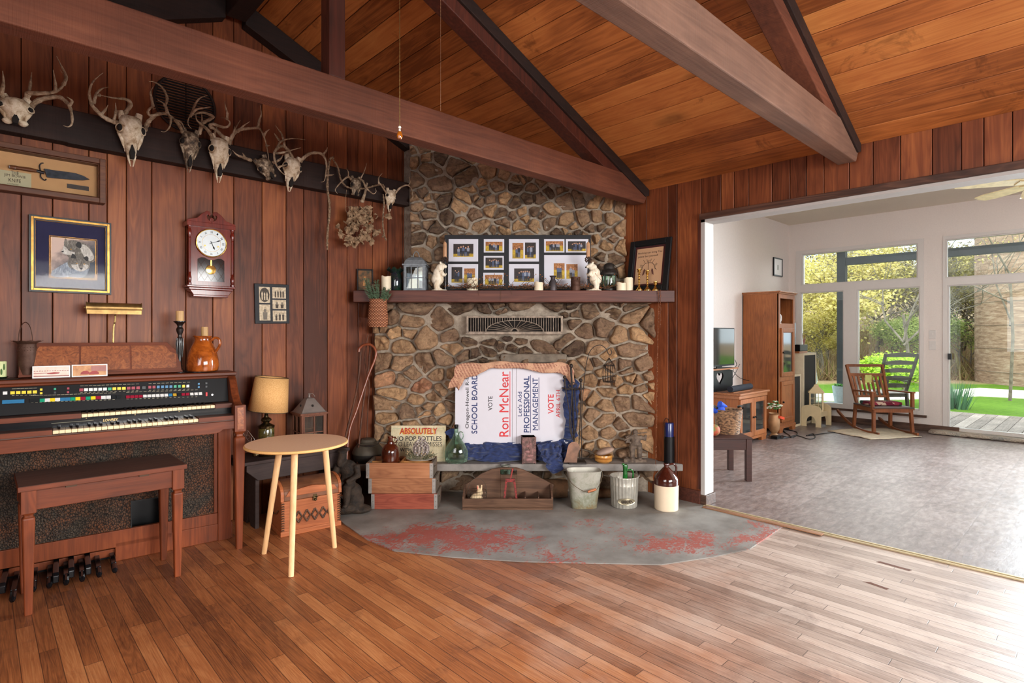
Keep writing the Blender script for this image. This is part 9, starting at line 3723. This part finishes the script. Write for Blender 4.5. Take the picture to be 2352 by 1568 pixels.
# rocking chairs: x right, y back
def rocker(par, ws, sh, bh, slat, mw, seatmat):
 hw = ws / 2
 for s in (-1, 1):
  mb = MB()
  pts = [(s * hw, -0.12 + 0.95 * q / 12, 0.016 + 0.00 + (0.16 * (q / 12 - 0.35) ** 2 * (2.6 if q > 4 else 0.6))) for q in range(13)]
  for a, b in zip(pts, pts[1:]):
   mb.bar(a, b, 0.022, 0.032)
  mb.build('rocker', mw, par)
  for nm, y0, y1, z0 in (('leg', -0.02, 0.0, 0.03), ('leg', 0.42, 0.40, 0.04)):
   mb = MB()
   mb.bar((s * hw, y0, z0), (s * (hw - 0.01), y1, sh), 0.032, 0.04, (0, 1, 0))
   mb.build(nm, mw, par, bevel=0.003)
  mb = MB()
  mb.bar((s * (hw + 0.005), -0.01, sh - 0.02), (s * (hw + 0.01), 0.0, sh + 0.19), 0.03, 0.045, (0, 1, 0))
  mb.bar((s * (hw + 0.01), -0.03, sh + 0.195), (s * (hw - 0.005), 0.44, sh + 0.18), 0.045, 0.018)
  mb.build('arm', mw, par, bevel=0.004)
  mb = MB()
  mb.bar((s * (hw - 0.03), 0.40, sh), (s * (hw + 0.0), 0.60, bh), 0.03, 0.036, (0, 1, 0))
  mb.build('back_post', mw, par, bevel=0.004)
 mb = MB()
 mb.box(-hw, -0.03, sh - 0.05, hw, -0.01, sh)
 mb.box(-hw, 0.38, sh - 0.05, hw, 0.4, sh)
 for s in (-1, 1):
  mb.box(s * hw - 0.01, 0, sh - 0.05, s * hw + 0.01, 0.4, sh)
 mb.build('seat_rail', mw, par, bevel=0.002)
 mb = MB()
 mb.box(-hw - 0.01, -0.05, sh, hw + 0.01, 0.42, sh + 0.018)
 mb.build('seat', seatmat, par, bevel=0.006)
 bp = lambda f: (0.40 + 0.2 * f, lerp(sh, bh, f))
 if slat == 'v':
  for f, hh in ((0.98, 0.035), (0.74, 0.04), (0.2, 0.03)):
   y, z = bp(f)
   mb = MB()
   mb.bar((-hw + 0.01, y, z), (hw - 0.01, y, z), 0.022, hh)
   mb.build('back_rail', mw, par, bevel=0.004)
  for i in range(7):
   x = lerp(-hw + 0.06, hw - 0.06, i / 6)
   y0, z0 = bp(0.2)
   y1, z1 = bp(0.73)
   mb = MB()
   mb.bar((x, y0, z0), (x, y1, z1), 0.026, 0.012, (0, 1, 0))
   mb.build('slat', mw, par)
 else:
  for i in range(5):
   f = 0.2 + 0.19 * i
   y, z = bp(f)
   mb = MB()
   w_ = hw - 0.02
   mb.prism([(-w_, z - 0.025), (w_, z - 0.025), (w_, z + 0.02), (w_ * 0.5, z + 0.034), (0, z + 0.04), (-w_ * 0.5, z + 0.034), (-w_, z + 0.02)], y, y + 0.012)
   mb.build('slat', mw, par)

pc = onZ(2049, 998, 0)
M_rkw = wood('rocker_oak', (96, 52, 28), (146, 86, 50), (176, 112, 70), 'Z', 1.5, 0.35, 0.04, amp=0.3)
t = thing('rocking_chair', 'oak rocking chair with a slatted back and folded quilt, facing the room', 'rocking chair', pc, FRONT - 0.05)
rocker(t, 0.46, 0.325, 0.83, 'v', M_rkw, plain('worn_seat', (96, 82, 78), 0.4))
mb = MB()
mb.box(-0.04, 0.50, 0.60, 0.04, 0.512, 0.70)
o = mb.build('note', plain('yellow_note', (214, 220, 130), 0.8), t)
n_ = NT('quilt_print')
v_ = n_.vor(n_.coord(), 16, 'F1', 'Color')
M_quilt = n_.done(n_.ramp(n_.sep(v_)[0], [(0.2, srgb(110, 26, 48)), (0.45, srgb(210, 180, 160)), (0.65, srgb(40, 70, 66)), (0.85, srgb(150, 50, 70))], 'CONSTANT'), 0.9)
t = thing('folded_quilt', 'folded maroon patchwork quilt on the oak rocking chair seat', 'quilt', pc + Vector((FA * 0.2, FB * 0.2, 0.3445)), FRONT - 0.05)
mb = MB()
for z in (0.012, 0.032):
 mb.tube([(-0.2, -0.1, z), (0.19, -0.1, z)], 0.012, 8)
mb.box(-0.2, -0.1, 0.0, 0.19, 0.12, 0.044)
mb.build('fabric', M_quilt, t, remesh=0.006)
# ceiling fan of the far room, partly in the frame
hub = Vector((6.05, 0.33, 2.42))
t = thing('ceiling_fan', 'brass-trimmed ceiling fan of the far room at the right edge of the picture', 'ceiling fan', hub)
mb = MB()
mb.lathe([(0, 0.44), (0.06, 0.44), (0.05, 0.4), (0.012, 0.39), (0.012, 0.14), (0.09, 0.12), (0.11, 0.02), (0.06, -0.02), (0, -0.02)], 28)
mb.build('motor', M_gold, t)
fb = atD(2250, 446, 5.0) - hub
fb.z = 0
a0 = math.atan2(fb.y, fb.x)
for i in range(5):
 a = a0 + i * 2 * PI / 5
 mb = MB()
 mb.M = Matrix.Rotation(a, 4, 'Z') @ Matrix.Rotation(math.radians(10), 4, 'X')
 mb.prism([(0.16, -0.05), (0.5, -0.065), (0.6, -0.05), (0.62, 0), (0.6, 0.05), (0.5, 0.065), (0.16, 0.05)], 0.0, 0.008, 'xy')
 mb.prism([(0.09, -0.02), (0.2, -0.04), (0.2, 0.04), (0.09, 0.02)], -0.006, 0.0, 'xy')
 mb.build('blade', plain('cream_blade', (226, 206, 160), 0.35), t)
for i in range(3):
 a = 2.2 + i * 2 * PI / 3
 mb = MB()
 mb.tube([(0, 0, -0.02), (0.1 * math.cos(a), 0.1 * math.sin(a), -0.05)], 0.008, 6)
 mb.lathe([(0.02, -0.04), (0.045, -0.07), (0.06, -0.12)], 20, (0.12 * math.cos(a), 0.12 * math.sin(a), 0))
 mb.build('lamp_shade', plain('frosted_shade', (236, 222, 190), 0.4), t)
# OUTDOORS
n_ = NT('lawn')
f_ = n_.noise(n_.coord(), 0.5, 5, 0.6)
g_ = n_.noise(n_.coord(), 9, 8, 0.85)
lawn = n_.mix(0.45, n_.ramp(f_, [(0.35, srgb(72, 112, 32)), (0.65, srgb(106, 146, 50))]), n_.ramp(g_, [(0.3, srgb(50, 90, 20)), (0.7, srgb(150, 190, 70))]))
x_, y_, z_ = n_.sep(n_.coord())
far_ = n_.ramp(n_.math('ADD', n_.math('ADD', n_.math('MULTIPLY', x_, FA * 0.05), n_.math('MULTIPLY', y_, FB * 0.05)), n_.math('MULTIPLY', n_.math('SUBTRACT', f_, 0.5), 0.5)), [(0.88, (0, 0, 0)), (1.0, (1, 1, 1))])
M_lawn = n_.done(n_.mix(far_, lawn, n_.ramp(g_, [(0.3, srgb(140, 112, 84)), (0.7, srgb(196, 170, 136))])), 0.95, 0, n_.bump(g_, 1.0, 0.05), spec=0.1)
GZ = -0.35
mb = MB()
mb.box(XF + 0.12, -60, GZ - 0.3, 110, 90, GZ)
mb.box(-20, YF + 1.5, GZ - 0.3, XF + 0.12, 90, GZ)
struct(mb, 'ground_lawn', M_lawn)
mb = MB()
P = [onZ(a, b, GZ) for a, b in ((1800, 902), (1940, 905), (2080, 903), (2250, 892), (2480, 906), (2480, 922), (2250, 910), (2080, 918), (1940, 922), (1800, 920))]
mb.prism([(p.x, p.y) for p in P], GZ, GZ + 0.02, 'xy')
struct(mb, 'ground_gravel_drive', plain('pale_gravel', (226, 216, 204), 0.9, bump=0.6, scale=20))
mb = MB()
M_deck = wood('grey_decking', (98, 88, 80), (140, 128, 118), (172, 160, 150), 'X', 1.0, 0.8, 0.2, tint=0.3, amp=0.4)
y = -3.2
while y < 3.4:
 mb.t = RG.random()
 mb.box(XF + 0.125, y, -0.07, 11.6, y + 0.135, -0.03)
 y += 0.142
mb.t = 0.2
mb.box(11.6, -3.2, GZ, 11.64, 3.4, -0.03)
struct(mb, 'floor_deck', M_deck)
M_pst = wood('blue_grey_post', (16, 18, 20), (30, 33, 36), (46, 50, 54), 'Z', 1.0, 0.7, 0.2, amp=0.3)
t = thing('porch', 'dark blue-grey porch post and cross beam outside the far windows', 'porch', (11.3, 0, 0))
a, b = onX(1922, 700, 11.3), onX(1941, 700, 11.3)
mb = MB()
mb.box(0, b.y, -0.03, 0.13, a.y, 2.95)
mb.build('post', M_pst, t)
mb = MB()
mb.box(0.02, -3.5, 2.48, 0.1, b.y, 2.615)
mb.build('beam', M_pst, t)
mb = MB()
mb.box(-0.2, a.y - 0.1, 2.78, 0.2, 5.0, 2.98)
mb.build('eave_board', M_pst, t)
# rocking chair, stool and planter on the deck
t = thing('porch_rocker', 'grey-green ladder-back rocking chair on the deck outside the window', 'rocking chair', fworld(5.5, 8.65, -0.03), FRONT + PI + 0.1)
M_gpaint = plain('grey_green_paint', (66, 62, 50), 0.8, bump=0.3)
rocker(t, 0.5, 0.40, 0.99, 'h', M_gpaint, plain('weathered_seat', (150, 142, 136), 0.8))
p = onX(1922, 920, 9.6)
t = thing('plastic_stool', 'small grey plastic step stool on the deck outside the left window', 'stool', (9.6, p.y, -0.03))
mb = MB()
mb.prism([(-0.15, 0), (-0.11, 0), (-0.08, 0.12), (0.08, 0.12), (0.11, 0), (0.15, 0), (0.12, 0.2), (-0.12, 0.2)], -0.16, -0.13)
mb.prism([(-0.15, 0), (-0.11, 0), (-0.08, 0.12), (0.08, 0.12), (0.11, 0), (0.15, 0), (0.12, 0.2), (-0.12, 0.2)], 0.13, 0.16)
mb.box(-0.12, -0.16, 0.19, 0.12, 0.16, 0.215)
mb.build('body', plain('grey_plastic', (110, 114, 112), 0.6), t, bevel=0.006)
t = thing('planter', 'pale galvanised flower bucket on the grey plastic stool', 'planter', (9.6, p.y - 0.05, 0.1855))
mb = MB()
mb.lathe([(0, 0), (0.08, 0), (0.115, 0.26), (0.11, 0.26), (0.1, 0.22), (0, 0.22)], 24)
mb.build('bucket', plain('pale_zinc', (176, 190, 196), 0.6), t)
mb = MB()
for i in range(70):
 a_ = RG.uniform(0, 2 * PI)
 mb.ball((0.09 * math.cos(a_) * RG.random(), 0.09 * math.sin(a_) * RG.random(), 0.24 + RG.random() * 0.05), 0.02, 0.014, 0.01, 6, 4)
mb.build('leaves', plain('planter_green', (60, 120, 40), 0.8), t)

def leafmat(name, cols):
 n = NT(name)
 col = n.ramp(n.tint(), [(i / (len(cols) - 1), srgb(*c)) for i, c in enumerate(cols)])
 m = n.done(col, 0.7, spec=0.2)
 tr = n.n('BsdfTranslucent')
 n.l(col, tr.inputs['Color'])
 mx = n.n('MixShader')
 mx.inputs[0].default_value = 0.35
 n.l(n.bs.outputs[0], mx.inputs[1])
 n.l(tr.outputs[0], mx.inputs[2])
 n.l(mx.outputs[0], n.out.inputs['Surface'])
 return m

M_trunk = plain('tree_bark', (122, 112, 98), 0.9, var=0.3, scale=6)

def tree(name, label, cat, h, rnd, leaf_mat, nleaf, ls, spread=0.32, depth=4, bare=False, r0=0.14):
 t = thing(name, label, cat)
 mb, ml = MB(), MB()
 tips = []

 def grow(p, d, l, r, k):
  q = p + d * l
  mid = p.lerp(q, 0.5) + Vector((rnd.gauss(0, 1), rnd.gauss(0, 1), 0)) * l * 0.05
  mb.tube([p, mid, q], [r, r * 0.85, r * 0.7], 6 if k < 2 else 4, caps=False)
  if k >= depth:
   tips.append((q, d, l))
   return
  if k >= 2:
   tips.append((mid, d, l))
  for i in range(3 if k else 4):
   nd = (d + Vector((rnd.gauss(0, 1), rnd.gauss(0, 1), rnd.uniform(-0.2, 0.6))) * (spread * 2.1)).normalized()
   grow(p.lerp(q, rnd.uniform(0.55, 1.0)), nd, l * rnd.uniform(0.55, 0.8), r * 0.58, k + 1)
 grow(Vector((0, 0, 0)), Vector((0, 0, 1)), h * 0.36, r0, 0)
 mb.build('trunk', M_trunk, t)
 if not bare:
  for i in range(nleaf):
   p, d, l = tips[rnd.randrange(len(tips))]
   c = p + Vector((rnd.gauss(0, 1), rnd.gauss(0, 1), rnd.gauss(0, 1))) * l * 0.45
   a = Vector((rnd.gauss(0, 1), rnd.gauss(0, 1), rnd.gauss(0, 1))).normalized()
   b = a.orthogonal().normalized()
   s = ls * rnd.uniform(0.6, 1.4)
   ml.t = rnd.random()
   ml.add([c - a * s, c + b * s * 0.6, c + a * s, c - b * s * 0.6], [(0, 1, 2, 3)])
  ml.build('foliage', leaf_mat, t)
 return t

RT = random.Random(17)
kinds = [('oak_tree', leafmat('yellow_leaves', [(170, 160, 84), (202, 188, 110), (218, 204, 146)]), 'spring oak with yellow-green budding leaves in the wood beyond the drive'),
   ('maple_tree', leafmat('green_leaves', [(110, 136, 62), (150, 170, 86), (186, 196, 120)]), 'fresh green leafy tree in the wood beyond the drive'),
   ('ash_tree', leafmat('olive_leaves', [(120, 110, 60), (150, 140, 80), (176, 168, 110)]), 'thin greyish tree with sparse leaves in the wood beyond the drive')]
protos = [tree(k[0], k[2], 'tree', 9.0, RT, k[1], (9000, 8000, 1800)[i], 0.075, r0=0.12, depth=(4, 4, 6)[i]) for i, k in enumerate(kinds)]
used = [False] * 3
placed = []
for row, d in enumerate((21, 22.5, 27, 33, 41)):
 px = 1790 + row * 12
 while px < 2430:
  k = RT.choice((0, 2) if px < 2000 else (1, 2, 2)) if row < 3 else RT.choice((0, 0, 1))
  r_ = (px - W / 2) / FPX * d
  dd = d + RT.uniform(-1.5, 1.5)
  P = fworld(r_ + RT.uniform(-0.5, 0.5), dd, GZ + max(0, dd - 23) * 0.2)
  o = protos[k] if not used[k] else copy_tree(protos[k])
  used[k] = True
  o.location = P
  s = RT.uniform(0.25, 0.36) if row == 0 else RT.uniform(0.5, 0.64)
  o.scale = (s * 1.3, s * 1.3, s)
  o.rotation_euler = (0, 0, RT.uniform(0, 6.28))
  o['group'] = kinds[k][0].replace('_', ' ') + 's in the wood beyond the drive'
  placed.append((px, k, row, o))
  px += (1.5, 1.7, 1.9, 2.3, 2.8)[row] / d * FPX * RT.uniform(0.8, 1.2)
ORD = 'first second third fourth fifth sixth seventh eighth ninth tenth eleventh twelfth thirteenth fourteenth fifteenth sixteenth seventeenth eighteenth nineteenth twentieth'.split()
ROWN = ('low front row', 'front row', 'second row', 'third row', 'back row')
for k in range(3):
 for row in range(5):
  for i, (px, _, _, o) in enumerate(sorted([q for q in placed if q[1] == k and q[2] == row], key=lambda q: q[0])):
   o['label'] = '%s %s from the left, %s of the wood beyond the drive' % (ORD[i], ('yellowish oak', 'green tree', 'greyish tree')[k], ROWN[row])
mb = MB()
hp = []
for i in range(31):
 for j in range(12):
  d = 22.5 + j * 3.2
  P = fworld(d * lerp(0.3, 1.1, i / 30), d, GZ - 0.05 + max(0, d - 23) * 0.2 + 0.3 * noise.noise(Vector((i * 0.4, j * 0.5, 0))))
  hp.append(P)
mb.s = True
mb.add(hp, [(i * 12 + j, (i + 1) * 12 + j, (i + 1) * 12 + j + 1, i * 12 + j + 1) for i in range(30) for j in range(11)])
struct(mb, 'ground_hillside', plain('leaf_litter', (150, 126, 98), 0.95, scale=1.5, c2=(108, 96, 66), bump=0.5))
M_brush = leafmat('dry_brush', [(120, 96, 70), (150, 124, 92), (130, 130, 70)])
mb = MB()
for i in range(16000):
 d = RT.uniform(19.5, 32)
 r_ = RT.uniform(0.46, 1.0) * d
 P = fworld(r_, d, GZ + max(0, d - 23) * 0.2)
 hgt = RT.uniform(0.15, 1.0) * (1.5 if i % 9 == 0 else 0.8)
 a = RT.uniform(0, 6.28)
 mb.t = RT.random()
 dx = Vector((math.cos(a), math.sin(a), 0)) * 0.022
 l = Vector((RT.gauss(0, 0.3), RT.gauss(0, 0.3), hgt))
 mb.add([P - dx, P + dx, P + l + dx * 0.2], [(0, 1, 2)])
o = mb.build('undergrowth', M_brush)
tag(o, 'dry brown and green undergrowth at the edge of the wood', 'undergrowth', kind='stuff')
# bright shrub behind the porch rocker, bare tree, big-branched tree, iris clump
t = tree('spring_shrub', 'bright yellow-green shrub beyond the deck behind the porch rocker', 'shrub', 2.0, RT, leafmat('lime_leaves', [(128, 166, 30), (160, 194, 44), (190, 216, 84)]), 8000, 0.028, spread=0.5, r0=0.03)
t.location = fworld((2035 - W / 2) / FPX * 12.8, 12.8, GZ)
t.scale = (1.1, 1.1, 0.85)
t = tree('bare_tree', 'leafless grey branching tree beyond the lime shrub', 'tree', 6.0, RT, None, 0, 0, spread=0.4, depth=6, bare=True, r0=0.05)
t.location = fworld((2075 - W / 2) / FPX * 16, 16, GZ)
t = tree('budding_tree', 'gnarled budding tree with long branches in front of the silo', 'tree', 8.5, RT, kinds[0][1], 1500, 0.03, spread=0.5, depth=5, r0=0.035)
t.location = fworld((2320 - W / 2) / FPX * 13.6, 13.6, GZ)
t = thing('iris_clump', 'clump of blue-green sword leaves on the lawn by the deck', 'plant', fworld((2190 - W / 2) / FPX * 12.2, 12.2, GZ))
mb = MB()
for i in range(120):
 a = RT.uniform(0, 6.28)
 r = RT.uniform(0.0, 0.3)
 P = Vector((r * math.cos(a), r * math.sin(a), 0))
 q = P + Vector((math.cos(a) * 0.2, math.sin(a) * 0.2, RT.uniform(0.35, 0.65)))
 s = Vector((-math.sin(a), math.cos(a), 0)) * 0.02
 mb.t = RT.random()
 mb.add([P - s, P + s, q], [(0, 1, 2)])
mb.build('leaves', leafmat('iris_leaves', [(60, 96, 70), (100, 140, 104)]), t)
# grain silo
M_silo_n = NT('silo_staves')
f_ = M_silo_n.noise(M_silo_n.mapping(M_silo_n.coord(), (1.5, 1.5, 9)), 1.5, 8, 0.75)
M_silo = M_silo_n.done(M_silo_n.ramp(f_, [(0.32, srgb(112, 88, 72)), (0.5, srgb(156, 128, 106)), (0.68, srgb(190, 168, 146))]), 0.9, 0, M_silo_n.bump(f_, 0.4, 0.03))
sd = 18.0
t = thing('silo', 'tall round weathered brown silo standing on the lawn at the right', 'silo', fworld((2300 - W / 2) / FPX * sd + 2.5, sd, GZ))
mb = MB()
mb.lathe([(2.6, 0), (2.6, 12.0), (2.4, 12.6), (0, 14)], 48)
mb.build('wall', M_silo, t)
mb = MB()
for z in [0.4 + 0.75 * i for i in range(15)]:
 mb.tube([(2.61 * math.cos(a), 2.61 * math.sin(a), z) for a in [2 * PI * q / 48 for q in range(48)]], 0.006, 4, closed=True)
mb.build('hoops', M_trunk, t)
# parked car, only its tail shows past the speaker
t = thing('car', 'silver parked car partly visible through the left window', 'car', fworld((1862 - W / 2) / FPX * 13.2 - 0.0, 13.2, GZ), FRONT)
mb = MB()
mb.M = Matrix.Identity(4)
prof = [(-4.2, 0.3), (0.12, 0.3), (0.2, 0.5), (0.16, 0.85), (-0.05, 1.0), (-0.7, 1.06), (-1.3, 1.42), (-2.6, 1.45), (-3.3, 1.05), (-4.1, 0.9), (-4.25, 0.6)]
mb.prism(prof, 0, 1.7)
mb.build('body', plain('silver_car_paint', (190, 194, 200), 0.25, 0.6, var=0.02), t, bevel=0.08, seg=3)
mb = MB()
mb.prism([(-0.8, 1.02), (-1.34, 1.36), (-2.5, 1.38), (-3.1, 1.04)], -0.01, 1.71)
mb.build('windows', M_blackg, t)
for x in (-0.35, -3.4):
 for y in (0.0, 1.5):
  mb = MB()
  mb.cyl((x, y - 0.02, 0.33), (x, y + 0.2, 0.33), 0.33, n=30)
  mb.build('tyre', M_black, t, bevel=0.03)
  mb = MB()
  mb.cyl((x, y - 0.03, 0.33), (x, y, 0.33), 0.2, n=24)
  mb.build('hubcap', M_galv, t)
